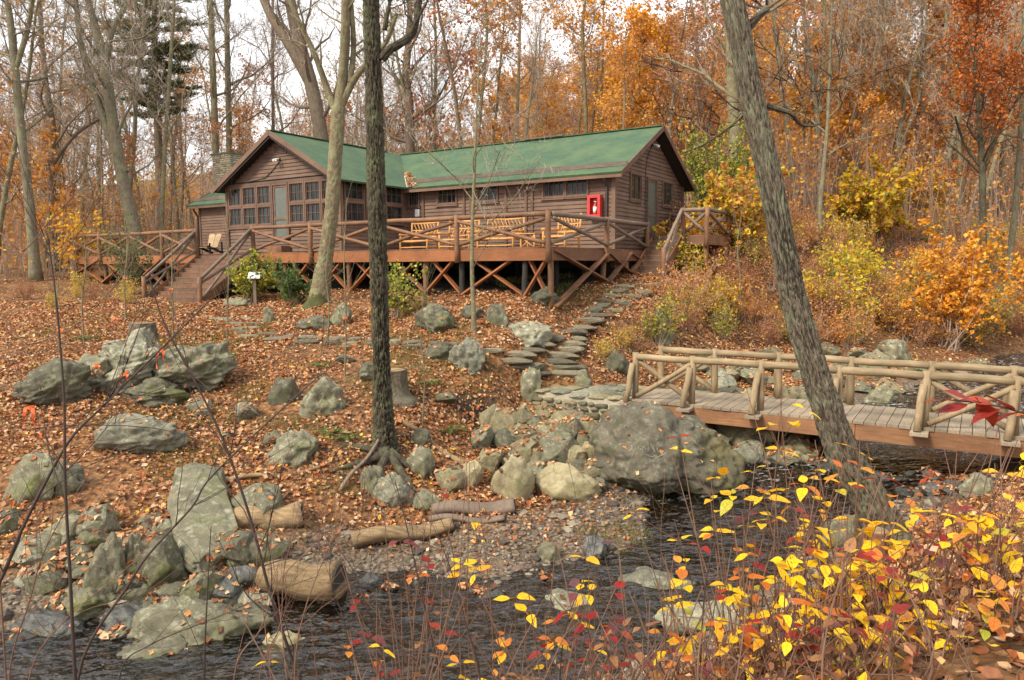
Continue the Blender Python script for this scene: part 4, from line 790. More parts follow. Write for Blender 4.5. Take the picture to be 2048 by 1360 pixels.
def mat_big():
    m = mat_rock('bridge_boulder', (.08, .07, .05), (.24, .21, .15), moss=(.07, .08, .015), lf=.45, mf=.5); t = m.node_tree; b = t.nodes['Principled BSDF']; c = b.inputs['Base Color'].links[0].from_socket
    v = coords(t); sp = N(t, 'ShaderNodeSeparateXYZ'); t.links.new(v, sp.inputs[0])
    st = N(t, 'ShaderNodeMapRange'); st.inputs['From Min'].default_value = -.35; st.inputs['From Max'].default_value = -.75; t.links.new(sp.outputs['Z'], st.inputs[0])
    n = tex(t, v, 3.2, 6); mm = N(t, 'ShaderNodeMath', operation='MULTIPLY'); t.links.new(st.outputs[0], mm.inputs[0]); t.links.new(ramp(t, n, [(.47, (0, 0, 0)), (.58, (1, 1, 1))]), mm.inputs[1])
    c = mixc(t, mm.outputs[0], c, (.075, .085, .014))                         # moss growing along the foot
    g2 = N(t, 'ShaderNodeMapRange'); g2.inputs['From Min'].default_value = .5; g2.inputs['From Max'].default_value = .9; t.links.new(sp.outputs['X'], g2.inputs[0]); n3 = tex(t, v, 1.4, 4); m3 = N(t, 'ShaderNodeMath', operation='MULTIPLY'); t.links.new(g2.outputs[0], m3.inputs[0]); t.links.new(ramp(t, n3, [(.35, (.1, .1, .1)), (.65, (.8, .8, .8))]), m3.inputs[1])
    c = mixc(t, m3.outputs[0], c, (.15, .13, .05)); t.links.new(c, b.inputs['Base Color']); return m
bb = MB().add(V1, T=T).build('boulder', mat_big(), smooth=True); bb.location = (h0[0] + 60 * s, h0[1] + .95, h0[2] + 206 * s / 2 * .76); tag(bb, 'huge cracked mossy boulder carrying the bridge end', 'boulder')
# chalked scrawl on its face: short strokes laid just on the surface
from mathutils.bvhtree import BVHTree
bv = BVHTree.FromPolygons([tuple(q) for q in V1], [tuple(q) for q in T]); bl = np.array(bb.location)
def on_boulder(px, py):
    d = ray(px, py); d /= np.linalg.norm(d); r_ = bv.ray_cast(Vector(-bl), Vector(d)); return np.array(r_[0]) + np.array(r_[1]) * .004 if r_[0] is not None else None
m_chalk = mat_plain('worn_chalk', (.30, .285, .26), .9); b = MB()
for st in [[(1262, 891), (1264, 898)], [(1262, 891), (1267, 893), (1264, 895)], [(1270, 898), (1273, 890), (1276, 897)], [(1277, 899), (1277, 891), (1282, 893), (1278, 895), (1283, 899)], [(1286, 892), (1286, 901), (1292, 898), (1286, 892)], [(1296, 894), (1296, 902), (1301, 902)], [(1305, 896), (1310, 904)], [(1313, 896), (1318, 905)], [(1325, 900), (1329, 906), (1322, 910)],
           [(1290, 908), (1300, 913), (1315, 914), (1328, 909), (1334, 905)]]:
    P = [on_boulder(*q) for q in st]
    if all(p is not None for p in P): b.tube(P, .005, 4)
if b.n: sg_ = b.build('chalk_scrawl', m_chalk, bb)
# heap of rocks between the cut bank and the huge boulder
LH = 'angular tan rock in the heap left of the huge boulder'; GH = 'rocks heaped beside the bridge boulder'
def small(px, py, wpx, hpx, m, label, group, y0=8, name='rock', dz=0.):
    h_ = hit(px, py, y0); s = h_[1] / FPX; o = link(name, rock_data(R.randrange(10), m), None, h_ + np.array([0, wpx * s * .25, hpx * s * .34 + dz]), (R.uniform(-.35, .35), R.uniform(-.5, .5), R.uniform(0, 6.28)), (wpx * s * .5, wpx * s * .5, hpx * s * .62)); return tag(o, label, 'rock', group)
for (a, b_, w, h) in [(1110, 935, 85, 52), (1098, 890, 78, 38), (1142, 893, 52, 50), (1168, 915, 34, 40), (1188, 932, 48, 44), (1070, 905, 60, 40), (1045, 925, 60, 40), (1035, 895, 50, 42), (1000, 885, 55, 55), (985, 865, 50, 45), (1045, 868, 42, 40), (1085, 862, 48, 40), (1125, 862, 42, 38), (1020, 860, 40, 35), (1160, 955, 40, 30), (1190, 965, 55, 34), (1075, 935, 34, 30), (1130, 915, 40, 35), (1055, 842, 40, 28), (1090, 835, 36, 28), (1015, 935, 40, 35), (965, 900, 40, 40), (980, 940, 45, 36), (1150, 850, 44, 30), (1180, 880, 34, 40), (1098, 960, 50, 28), (1195, 985, 44, 24), (905, 985, 60, 42), (940, 975, 50, 40), (1060, 970, 60, 30), (1125, 880, 60, 44), (1080, 880, 50, 36), (1040, 905, 55, 40), (1150, 935, 46, 40), (1010, 905, 46, 36), (1100, 915, 52, 34), (1165, 870, 44, 36), (1070, 860, 40, 30)]:
    small(a, b_, w * 1.3, h * 1.35, m_rock_t if R.random() < .8 else m_rock, ('big ' if w > 58 else 'small ' if w < 41 else '') + LH.replace(' in the heap', (' high' if b_ < 872 else ' low' if b_ > 940 else ' midway') + ' in the heap') + (', abutment side' if a > 1090 else ', bank side'), GH)
LC = 'tan cobble lying on the bank behind the footbridge'; GCb = 'cobbles behind the footbridge'
gr_ = random.Random(3)
for i in range(75):
    a = gr_.uniform(1395, 1700); b_ = gr_.uniform(795, 935); 
    if b_ < 800 + (a - 1395) * .10 and gr_.random() < .3: continue
    w = gr_.uniform(34, 76); small(a, b_, w, w * gr_.uniform(.5, .8), gr_.choice([m_rock_t, m_rock_t, m_rock, m_rock_b]), LC + (' beside the huge boulder' if a < 1500 else ' near the leaning trunk' if a > 1600 else ''), GCb)
for i in range(38):
    a = gr_.uniform(1390, 1990); b_ = gr_.uniform(705, 790); w = gr_.uniform(30, 70); small(a, b_, w, w * gr_.uniform(.3, .6), gr_.choice([m_rock, m_rock_t, m_rock_m]), 'flat stone on the far bank beyond the footbridge' + (' left part' if a < 1580 else ' right part' if a > 1800 else ' middle'), 'stones on the far stream bank')
for i in range(34):
    a = gr_.uniform(1620, 2040); b_ = gr_.uniform(880, 1000); w = gr_.uniform(30, 75); small(a, b_, w, w * gr_.uniform(.3, .5), m_rock_w, 'dark wet stone in the riffle under the footbridge' + (' left end' if a < 1760 else ' right end' if a > 1900 else ''), 'wet stones in the riffle')
for i in range(52):
    a = gr_.uniform(0, 540); b_ = gr_.uniform(1040, 1235); w = gr_.uniform(40, 115); small(a, b_, w, w * gr_.uniform(.4, .75), gr_.choice([m_rock, m_rock_m, m_rock, m_rock_b, m_rock_m]), ('large ' if w > 88 else 'small ' if w < 62 else '') + ('mossy lichened' if b_ > 1150 else 'lichened') + ' rock packed into the lower left bank ' + ('near the sawn log' if a > 380 else 'by the mossed boulders' if a > 190 else 'at the left edge'), 'rocks packed into the lower left bank', 8, 'rock', -.03)
for i in range(24):
    a = gr_.uniform(560, 1130); b_ = gr_.uniform(1165, 1330); w = gr_.uniform(22, 80); small(a, b_, w, w * gr_.uniform(.3, .5), m_rock_w, 'wet stone showing through the shallow stream ' + ('left of centre' if a < 800 else 'at the centre'), 'wet stones in the shallow stream', 6)
for i in range(18):
    a = gr_.uniform(20, 1000); b_ = gr_.uniform(700, 960); w = gr_.uniform(22, 60); small(a, b_, w, w * gr_.uniform(.35, .6), gr_.choice([m_rock, m_rock_m, m_rock_b]), 'small half buried stone on the leafy slope ' + ('at left' if a < 450 else 'in the middle'), 'small stones on the leafy slope')
for i in range(24):
    a = gr_.uniform(0, 520); b_ = gr_.uniform(1170, 1350); w = gr_.uniform(35, 95); small(a, b_, w, w * gr_.uniform(.35, .6), gr_.choice([m_rock_w, m_rock_w, m_rock, m_rock_m]), ('large ' if w > 72 else 'small ' if w < 50 else '') + 'rock at the stream edge in the lower left' + (' corner' if a < 180 else ' by the broad slab' if a < 380 else ' near the sawn log'), 'rocks along the lower left stream edge')
rock(395, 1320, 330, 110, 'broad blue grey slab lying in the stream at lower left', m_rock, 5, 10, dep=.6, rough=.13, lam=.1, y0=6); rock(300, 1350, 200, 70, 'lichened slab at the bottom edge below the broad slab', m_rock, 5, 9, y0=5.5, lam=.1); rock(480, 1275, 130, 55, 'mossy slab between the sawn log and the broad slab', m_rock_m, 5, 9, y0=6); rock(140, 1240, 170, 60, 'long greenish slab above the dark wet slab at lower left', m_rock_m, 5, 9, y0=6, lam=.1); rock(565, 1345, 110, 70, 'tan slab right of the blue grey slab in the stream', m_rock_t, 5, 8, y0=6); rock(80, 1290, 170, 55, 'long dark wet slab at the lower left water', m_rock_w, 5, 8, y0=6, dep=.5); rock(250, 1275, 150, 55, 'dark lichen slab beside the broad blue grey slab', m_rock_w, 5, 8, y0=6)
for (a, b_, w, h, l) in ((760, 1235, 85, 34, 'grey stone breaking the water right of the cut log'), (905, 1225, 45, 30, 'small dark stone in the middle of the stream'), (1195, 1115, 60, 40, 'dark rock at the gravel bar edge'), (1390, 1045, 38, 18, 'small pale stone in the pool below the huge boulder'), (1330, 1215, 190, 60, 'pale lichen rock behind the red leaved shrubs'), (1420, 1270, 220, 60, 'long pale lichen rock low in the right foreground'), (1100, 1120, 55, 34, 'rounded rock at the near edge of the gravel bar'), (735, 1180, 60, 30, 'wet rock beside the cut log end'), (1150, 1260, 160, 60, 'mossy rock at the near water edge'), (1960, 1000, 90, 50, 'grey rock at the right water edge'), (1700, 1090, 110, 60, 'rock in the water behind the leaning trunk foot')):
    rock(a, b_, w, h, l, m_rock_b if 'pale' in l else m_rock_w if ('dark' in l or 'wet' in l) else m_rock, 4, 9, y0=5.5, name='rock', dep=.7)
# ---------------------------------------------------------------- stone steps, ledge
m_step = mat_rock('step_stone', (.11, .09, .06), (.25, .215, .15), lf=.25, mf=.35)
def steps(name, label, rows, cat='steps'):
    base = hit(rows[0][0], rows[0][1], 10); t = empty(name, base, 0, label, cat)
    for (px, py, w, n) in rows:
        for k in range(n):
            a = px + (k - (n - 1) / 2) * w / n; h_ = hit(a, py + R.uniform(-2, 2), 10); s = h_[1] / FPX; ww = w / n * s * .54
            stone_part('step_stone', m_step, t, h_ - base + np.array([0, .14, .0]), (ww * 1.1, .30, .10), (R.uniform(-.03, .03), R.uniform(-.04, .04), TH * .25 + R.uniform(-.1, .1)))
steps('stone_stairs', 'leaf strewn fieldstone steps climbing from the footbridge', [(1100, 748, 150, 2), (1085, 737, 190, 2), (1060, 725, 180, 2), (1070, 712, 170, 2), (1090, 700, 150, 2), (1110, 689, 120, 2), (1130, 677, 90, 2), (1140, 666, 80, 1), (1150, 655, 80, 1), (1165, 644, 80, 1), (1185, 633, 80, 1), (1205, 622, 85, 2), (1222, 612, 85, 2)])
steps('stone_stairs', 'stone steps at the foot of the right door stairs', [(1225, 604, 80, 2), (1240, 595, 85, 2), (1255, 585, 100, 2), (1270, 574, 110, 2)])
steps('stone_stairs', 'three low stone steps near the post sign', [(490, 661, 80, 2), (487, 650, 90, 2), (470, 640, 110, 2)])
base = hit(720, 690, 12); ld2 = empty('stone_ledge', base, 0, 'low dry stone ledge edging the path below the deck', 'wall')
for r_ in range(2):
    px = 470
    while px < 960:
        w = R.uniform(26, 60); y = np.interp(px, [470, 560, 720, 900, 960], [668, 676, 684, 694, 697]); h_ = hit(px + w / 2, y + r_ * 9, 12); s = h_[1] / FPX
        stone_part('ledge_stone', m_step, ld2, h_ - base + np.array([0, .1, .03]), (w * s * .52, .2, .075), (0, R.uniform(-.05, .05), R.uniform(-.15, .15))); px += w
# ---------------------------------------------------------------- logs and stumps
m_rot = mat_wood('rotting_log', (.12, .07, .032), (.42, .30, .16), (1.3, 9, 9), .9); m_cut = mat_plain('dark_log_end', (.035, .026, .02), .95)
def bark_disp(amp=.12, fq=9, zf=1.6, seed=1):
    def f(P, r, th):
        q = np.stack([np.cos(th) * r * fq * 1.3, np.sin(th) * r * fq * 1.3, P[:, 2] * zf], 1); q = q + .6 * vnoise(P * 4, 5)[:, None]; return r * (amp * (np.minimum(np.abs(fbm(q, 3, seed)) * 2.2, 1) - 1) + amp * .5 * fbm(q * 2.1, 2, seed + 8) + .06 * fbm(P * 1.1, 2, seed + 3))
    return f
def fallen(name, label, p, q, r0, r1, m, n=16, cat='log'):
    p, q = np.array(p), np.array(q); k = 22; t = np.linspace(0, 1, k)[:, None]; P = (q - p) * t; P[:, 2] += .04 * np.sin(t[:, 0] * 7); b = MB()
    b.tube(P, r0 + (r1 - r0) * t[:, 0], n, disp=lambda V, r, th: r * (.18 * fbm(np.stack([np.cos(th) * 2.2, np.sin(th) * 2.2, V[:, 0] * .7 + 5], 1), 3, 7))); e = empty(name, p, 0, label, cat); b.build('bark', m, e, True)
    d = (q - p) / np.linalg.norm(q - p); MB().tube([q - p - d * .01, q - p + d * .012], r1 * .98, 16).build('cut_end', m_cut, e); return e
def lg(a, b, r): A = hit(*a, 7); B_ = hit(*b, 7); A[2] += r * .6; B_[2] += r * .6; return A, B_
A, B_ = lg((525, 1205), (685, 1205), .26); B_[1] = A[1]; B_[2] = A[2]; fallen('cut_log', 'thick sawn log with dark end lying at the water edge', A + [0, .2, .08], B_ + [0, .05, .08], .26, .27, m_rot)
A, B_ = lg((705, 1092), (905, 1062), .13); fallen('fallen_log', 'long mossy log on the gravel left of centre', A, B_, .15, .12, m_rot)
A, B_ = lg((865, 1030), (1030, 1025), .12); fallen('fallen_log', 'weathered grey log below the round tan boulder', A, B_, .13, .16, m_log_g)
A, B_ = lg((860, 1045), (1010, 1045), .07); fallen('fallen_log', 'thin grey log lying in front of the weathered log', A, B_, .07, .06, m_log_g)
A, B_ = lg((470, 1045), (605, 1040), .05); fallen('fallen_log', 'half buried rotten log above the sawn log', A, B_, .22, .24, m_rot)
A, B_ = lg((1010, 945), (1048, 1010), .03); A[2] += .25; fallen('fallen_branch', 'bare stick leaning on the round tan boulder', A, B_, .035, .03, m_rot, 8, 'branch')
A, B_ = lg((800, 845), (930, 935), .05); fallen('fallen_branch', 'curved dark root on the bank right of the dark tree', A, B_, .05, .06, m_rot, 8, 'branch')
A, B_ = lg((1890, 735), (1960, 770), .12); fallen('fallen_log', 'pale driftwood log on the right bank', A, B_, .15, .12, m_log_g); A, B_ = lg((1990, 730), (1830, 775), .06); fallen('fallen_branch', 'long bare branch on the right bank', A, B_, .05, .03, m_log_g, 8, 'branch')
A, B_ = lg((450, 965), (640, 940), .05); fallen('fallen_branch', 'mossy branch on the slope below the pitted boulder', A, B_, .05, .035, m_rot, 8, 'branch'); A, B_ = lg((680, 985), (760, 910), .05); A[2] += .0; fallen('fallen_branch', 'bare stick propped against the dark tree foot', A, B_ + [0, 0, .25], .035, .03, m_log_g, 8, 'branch')
A, B_ = lg((2030, 640), (1975, 590), .08); fallen('fallen_log', 'leaning dead pole on the right hillside', A, B_ + [0, 0, .3], .09, .07, m_log_g)
A, B_ = lg((1120, 1280), (1030, 1350), .1); fallen('fallen_log', 'splintered log at the near water edge', A, B_, .12, .1, m_rot)
def stump(px, py, wpx, hpx, label, m, y0=6, flare=1.5, Yfix=None):
    h_ = hit(px, py, y0); s = h_[1] / FPX; r = wpx * s / 2; h = hpx * s; z = np.array([-.15, 0, .15, .4, .8, 1.]) * h; rr = r * np.array([flare * 1.1, flare, 1.15, 1, .96, .9]); b = MB(); P = np.stack([0 * z, 0 * z, z], 1)
    Pf = np.stack([np.interp(np.linspace(0, 5, 30), range(6), P[:, i]) for i in range(3)], 1); b.tube(Pf, np.interp(np.linspace(0, 5, 30), range(6), rr), 26, disp=lambda V, q, th: q * (.16 * fbm(np.stack([np.cos(th) * 2.5, np.sin(th) * 2.5, V[:, 2] * 2], 1), 3, int(px)) + .05 * (V[:, 2] > h * .85) * fbm(V * 30, 2, 4)))
    e = empty('tree_stump', h_ + [0, r, 0], 0, label, 'stump'); b.build('bark', m, e, True); MB().tube([(0, 0, h * .97), (0, 0, h * 1.005)], r * .8, 16).build('cut_top', m_rot, e); return e
m_bk = mat_bark('stump_bark', (.06, .045, .032), (.16, .13, .095), lf=.3)
stump(778, 805, 70, 62, 'broad cut stump behind the dark tree', m_bk); stump(275, 690, 55, 42, 'mossy hollow stump above the ridged outcrop', m_bk); stump(1763, 1150, 55, 85, 'reddish splintered stump beside the leaning trunk', mat_wood('red_rot', (.14, .055, .03), (.27, .12, .065), (10, 10, 1.2), .9), 4)
# ---------------------------------------------------------------- trees
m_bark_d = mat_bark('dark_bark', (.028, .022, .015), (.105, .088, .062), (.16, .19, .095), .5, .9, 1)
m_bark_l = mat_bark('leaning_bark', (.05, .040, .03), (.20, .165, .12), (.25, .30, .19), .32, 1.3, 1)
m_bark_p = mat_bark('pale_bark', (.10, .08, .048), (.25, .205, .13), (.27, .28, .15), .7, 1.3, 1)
m_bark_g = mat_bark('grey_bark', (.10, .085, .058), (.24, .205, .145), (.22, .24, .13), .7, .8)
m_bark_b = mat_bark('brown_bark', (.10, .072, .052), (.22, .165, .12), (.22, .22, .15), .3, .6)
m_twig = mat_plain('bare_twig', (.33, .25, .195), .9); m_twig_g = mat_plain('grey_twig', (.37, .32, .255), .9); m_twig_d = mat_plain('dark_twig', (.055, .036, .028), .85)
m_fol = mat_leaf('autumn_leaf', .4, .6)
PAL = {'gold': [(.75, .34, .02), (.80, .42, .04), (.66, .26, .02), (.85, .50, .07), (.60, .25, .03)], 'orange': [(.70, .30, .05), (.76, .37, .06), (.60, .24, .05), (.80, .44, .09)], 'rust': [(.50, .23, .09), (.58, .28, .10), (.44, .20, .09), (.62, .35, .13)], 'red': [(.40, .14, .07), (.46, .18, .09), (.34, .13, .09), (.50, .24, .13)],
       'tan': [(.50, .31, .16), (.44, .25, .13), (.58, .38, .2)], 'yellow': [(.80, .55, .03), (.72, .48, .03), (.62, .50, .06), (.78, .42, .03)], 'lime': [(.38, .40, .05), (.50, .46, .06), (.60, .50, .05), (.28, .30, .05)], 'green': [(.10, .17, .04), (.14, .21, .05), (.07, .12, .03)], 'pine': [(.09, .12, .045), (.11, .15, .05), (.15, .17, .06)], 'deep': [(.50, .14, .02), (.42, .11, .018), (.58, .19, .03), (.36, .09, .02)]}
PAL = {k: np.array(v) for k, v in PAL.items()}
def norm(v): return v / (np.linalg.norm(v) + 1e-9)
def bpath(p, d, L_, k, g, wander=.18, up=.05):
    P = [np.array(p, float)]; d = norm(d)
    for i in range(k): d = norm(d + g.normal(0, wander, 3) + [0, 0, up]); P.append(P[-1] + d * L_ / k)
    return np.array(P)
def crown(tr, cr, TP, TR, g, n1=12, L1=4., first=.3, n2=6, n3=4, n4=2, leafn=0, pal='rust', lsize=.12, elev=(.3, 1.0), limb_sides=5, up=.08, lm=1, lspread=.12, rscale=.5, tw=1.):
    """limbs go to tr (bark), finer branches, twigs and leaves to cr"""
    LP = []; s = np.concatenate([[0], np.cumsum(np.linalg.norm(np.diff(TP, axis=0), axis=1))]); s /= s[-1]
    for i in range(n1):
        t = first + (1 - first) * ((i + g.uniform(0, 1)) / n1); p = np.array([np.interp(t, s, TP[:, c]) for c in range(3)]); r0 = np.interp(t, s, TR) * rscale * g.uniform(.6, 1); az = i * 2.4 + g.uniform(-.6, .6); el = g.uniform(*elev)
        L_ = L1 * g.uniform(.6, 1.15) * (1 - .55 * (t - first) / (1 - first)); P = bpath(p, [math.cos(az) * math.cos(el), math.sin(az) * math.cos(el), math.sin(el)], L_, 6, g, .2, up); r0 = min(r0, L_ * .022 + .01)
        tr.tube(P, np.linspace(r0, r0 * .25, 7), limb_sides, cap=False)
        for j in range(n2):
            q = g.integers(1, 7); d = norm(P[q] - P[q - 1]); d = norm(d + g.normal(0, .55, 3) + [0, 0, .1]); l2 = L_ * g.uniform(.25, .5); S = bpath(P[q], d, l2, 3, g, .22, up); r1 = max(.014 * tw, r0 * .35 * (1 - q / 9)); cr.tube(S, np.linspace(r1, r1 * .4, 4), 3, cap=False)
            for k in range(n3):
                w = g.integers(1, 4); d = norm(norm(S[w] - S[w - 1]) + g.normal(0, .6, 3)); l3 = l2 * g.uniform(.3, .6); W = bpath(S[w], d, l3, 2, g, .25, up); cr.tube(W, np.array([.012, .009, .006]) * tw, 3, cap=False); LP.append(W[1:])
                for q4 in range(n4): X4 = bpath(W[g.integers(1, 3)], norm(W[1] - W[0]) + g.normal(0, .7, 3), l3 * .6, 1, g); cr.tube(X4, np.array([.009, .005]) * tw, 3, cap=False); LP.append(X4[1:])
    if leafn:
        LPv = np.vstack(LP); ii = g.integers(0, len(LPv), leafn); C = LPv[ii] + g.normal(0, lspread, (leafn, 3)); nr = g.normal(0, 1, (leafn, 3)) + [0, 0, .6]; nr /= np.linalg.norm(nr, axis=1)[:, None]
        pl = PAL[pal]; V, T, c = leaf_flat(C, nr, g.uniform(.7, 1.3, leafn) * lsize, pl[g.integers(0, len(pl), leafn)] * g.uniform(.75, 1.2, (leafn, 1)), g); cr.add(V, T=T, m=lm, col=c)
def smooth_path(P, R_, k):
    P = np.array(P, float); t = np.linspace(0, len(P) - 1, k); i = np.clip(t.astype(int), 0, len(P) - 2); f = (t - i)[:, None]; Pm = np.vstack([2 * P[0] - P[1], P, 2 * P[-1] - P[-2]])
    a, b, c, d = Pm[i], Pm[i + 1], Pm[i + 2], Pm[i + 3]
    return .5 * (2 * b + (c - a) * f + (2 * a - 5 * b + 4 * c - d) * f ** 2 + (3 * b - a - 3 * c + d) * f ** 3), np.interp(t, range(len(R_)), R_)
TREES = 0
def px_tree(name, label, path, Y, mb, mt, seed, sides=10, rings=40, disp=None, extra=(0, 0, 5), flare=1.4, limbs=(), Yb=None, base=True, cat='tree', twm=None, **ck):
    """path: (px, py, width px); the trunk is carried down to the ground and on above the frame"""
    g = np.random.default_rng(seed); k = len(path); Ys = np.linspace(Yb or Y, Y, k); P = [at(a, b, y) for (a, b, w), y in zip(path, Ys)]; Rr = [w * y / FPX / 2 * (.82 if Y > 30 else 1) for (a, b, w), y in zip(path, Ys)]
    if base: p = P[0].copy(); p[2] = gz(p[0], p[1]) - .1; d = P[0] - P[1]; 
    if base and P[0][2] - p[2] > .3: P.insert(0, p + np.array([d[0] * .2, 0, 0])); Rr.insert(0, Rr[0] * flare)
    if extra is not None: P.append(P[-1] + np.array(extra, float)); Rr.append(Rr[-1] * .45)
    B0 = P[0].copy(); P = np.array(P) - B0; TP, TR = smooth_path(P, Rr, rings)
    fl = np.linspace(0, 1, rings); hgt = TP[:, 2]; TR = TR * (1 + (flare - 1) * np.exp(-np.maximum(hgt, 0) / (3.2 * Rr[0])))
    e = empty(name, B0, 0, label, cat); tr, cr = MB(), MB(); tr.tube(TP, TR, sides, disp=disp)
    for lb in limbs:                                     # explicit limbs: list of (px, py, width)
        LPp = np.array([at(a, b, Y) for a, b, w in lb]) - B0; LPp[1:, 1] += np.linspace(0, .6, len(lb) - 1) * (1 if seed % 2 else -1); lp, lr = smooth_path(LPp, [w * Y / FPX / 2 for a, b, w in lb], 14); tr.tube(lp, lr, max(6, sides // 2), cap=False, disp=disp); crown(tr, cr, lp, lr, g, 5 if Y < 30 else 8, lp[-1][2] * .0 + 1.5 + Y * .02, .3, 4, 3, 2, rscale=.5, tw=.5 if Y < 25 else 1)
    crown(tr, cr, TP, TR, g, tw=.45 if Y < 25 else 1, **ck); tr.build('trunk', mb, e, True); 
    if cr.n: cr.build('crown', [mt, m_fol], e)
    return e
bd = bark_disp
# foreground and middle trees
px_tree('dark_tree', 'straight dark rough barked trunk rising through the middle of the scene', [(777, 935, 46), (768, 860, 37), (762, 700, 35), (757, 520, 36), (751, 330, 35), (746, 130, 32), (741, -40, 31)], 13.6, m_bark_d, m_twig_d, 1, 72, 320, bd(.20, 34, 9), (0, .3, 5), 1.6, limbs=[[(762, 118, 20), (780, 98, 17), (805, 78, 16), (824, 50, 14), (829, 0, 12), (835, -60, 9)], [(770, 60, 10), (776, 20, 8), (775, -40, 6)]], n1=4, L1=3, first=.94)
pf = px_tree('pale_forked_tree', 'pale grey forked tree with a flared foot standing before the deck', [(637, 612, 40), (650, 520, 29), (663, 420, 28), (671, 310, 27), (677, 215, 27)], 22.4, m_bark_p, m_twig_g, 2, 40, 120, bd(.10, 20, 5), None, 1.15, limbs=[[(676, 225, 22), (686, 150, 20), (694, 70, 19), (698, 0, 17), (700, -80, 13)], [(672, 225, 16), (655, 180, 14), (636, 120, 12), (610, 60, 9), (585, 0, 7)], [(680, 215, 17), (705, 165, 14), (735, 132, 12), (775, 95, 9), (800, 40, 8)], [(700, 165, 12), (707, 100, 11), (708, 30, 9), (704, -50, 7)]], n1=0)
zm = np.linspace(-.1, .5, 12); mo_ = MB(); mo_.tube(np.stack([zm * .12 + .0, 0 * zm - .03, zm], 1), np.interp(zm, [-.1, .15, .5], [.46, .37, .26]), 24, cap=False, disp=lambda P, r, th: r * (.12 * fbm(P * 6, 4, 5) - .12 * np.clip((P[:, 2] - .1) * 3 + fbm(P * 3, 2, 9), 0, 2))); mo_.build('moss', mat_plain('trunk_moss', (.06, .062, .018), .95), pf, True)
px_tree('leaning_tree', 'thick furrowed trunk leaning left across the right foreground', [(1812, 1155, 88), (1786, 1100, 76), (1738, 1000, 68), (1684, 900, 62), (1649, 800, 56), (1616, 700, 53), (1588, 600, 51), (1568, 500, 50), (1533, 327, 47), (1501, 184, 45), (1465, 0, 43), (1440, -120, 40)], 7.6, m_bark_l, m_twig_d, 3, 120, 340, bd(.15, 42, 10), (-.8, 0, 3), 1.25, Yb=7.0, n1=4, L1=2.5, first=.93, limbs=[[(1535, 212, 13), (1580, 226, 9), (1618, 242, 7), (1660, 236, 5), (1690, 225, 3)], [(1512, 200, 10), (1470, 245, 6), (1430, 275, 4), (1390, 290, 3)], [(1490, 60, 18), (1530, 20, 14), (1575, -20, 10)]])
px_tree('pale_sapling', 'slender pale sapling with fine branches in front of the deck rail', [(947, 622, 9), (944, 540, 8), (945, 440, 7), (949, 340, 6), (952, 250, 4), (957, 150, 3)], 18.6, m_bark_p, m_twig_g, 4, 8, 40, None, (0, 0, 1), 1.3, limbs=[[(944, 480, 3), (985, 440, 3), (1030, 395, 2), (1075, 330, 1.5)], [(945, 420, 3), (975, 370, 2), (1000, 310, 1.5)], [(945, 400, 3), (905, 350, 2), (860, 310, 1.5)], [(944, 540, 2.5), (965, 500, 2), (1000, 450, 1.5)]], n1=8, L1=1.6, first=.35, n2=3, n3=2, n4=0)
# trees round and behind the cabin
K = dict(n1=15, L1=5.5, first=.32, n2=8, n3=5, n4=3)
px_tree('leaning_pale_tree', 'big pale lichen trunk leaning left behind the left deck rail', [(272, 475, 32), (255, 400, 28), (238, 320, 27), (222, 220, 25), (210, 130, 23), (192, 60, 18), (170, -20, 14)], 36, m_bark_g, m_twig_g, 5, 14, 60, None, (-1.5, 0, 6), 1.3, limbs=[[(212, 120, 14), (225, 60, 11), (240, 0, 8)], [(250, 345, 18), (215, 260, 16), (180, 165, 14), (152, 80, 12), (135, -20, 9)]], **K)
px_tree('grey_tree', 'tall grey tree near the left edge with forking top', [(72, 560, 24), (58, 400, 21), (42, 260, 19), (28, 120, 17), (12, -10, 13)], 33, m_bark_g, m_twig_g, 6, 12, 50, None, (-1, 0, 6), limbs=[[(30, 140, 11), (55, 60, 9), (85, 0, 7)]], **K)
px_tree('grey_tree', 'dark crooked tree between the left edge trunks', [(112, 480, 18), (102, 350, 16), (106, 260, 14), (90, 150, 12), (80, 20, 10)], 37, m_bark_b, m_twig, 7, 10, 40, limbs=[[(103, 330, 9), (150, 270, 7), (190, 230, 5)]], leafn=500, pal='rust', lsize=.16, **K)
px_tree('grey_tree', 'slim pale tree in front of the pine', [(322, 480, 12), (328, 330, 11), (336, 200, 10), (345, 60, 8), (348, -20, 6)], 37, m_bark_p, m_twig_g, 8, 8, 40, **K)
px_tree('grey_tree', 'straight pale trunk just left of the chimney', [(434, 400, 16), (430, 250, 15), (425, 120, 14), (421, -10, 12)], 45, m_bark_p, m_twig_g, 9, 10, 40, **K)
px_tree('grey_tree', 'straight greenish trunk just right of the chimney', [(460, 400, 15), (458, 250, 14), (455, 120, 13), (452, -10, 10)], 46, m_bark_g, m_twig, 10, 10, 40, **K)
px_tree('big_leaning_tree', 'massive brown trunk leaning left behind the porch gable', [(652, 400, 36), (643, 280, 34), (625, 180, 32), (600, 90, 30), (580, 0, 26)], 42, m_bark_b, m_twig, 11, 16, 60, None, (-1, 0, 7), limbs=[[(622, 165, 26), (580, 90, 22), (540, 30, 18), (510, -30, 14)]], **K)
px_tree('grey_tree', 'slender dark trunk above the porch gable peak', [(548, 400, 8), (546, 220, 8), (545, 60, 7), (545, -20, 6)], 50, m_bark_b, m_twig, 12, 8, 30, **K)
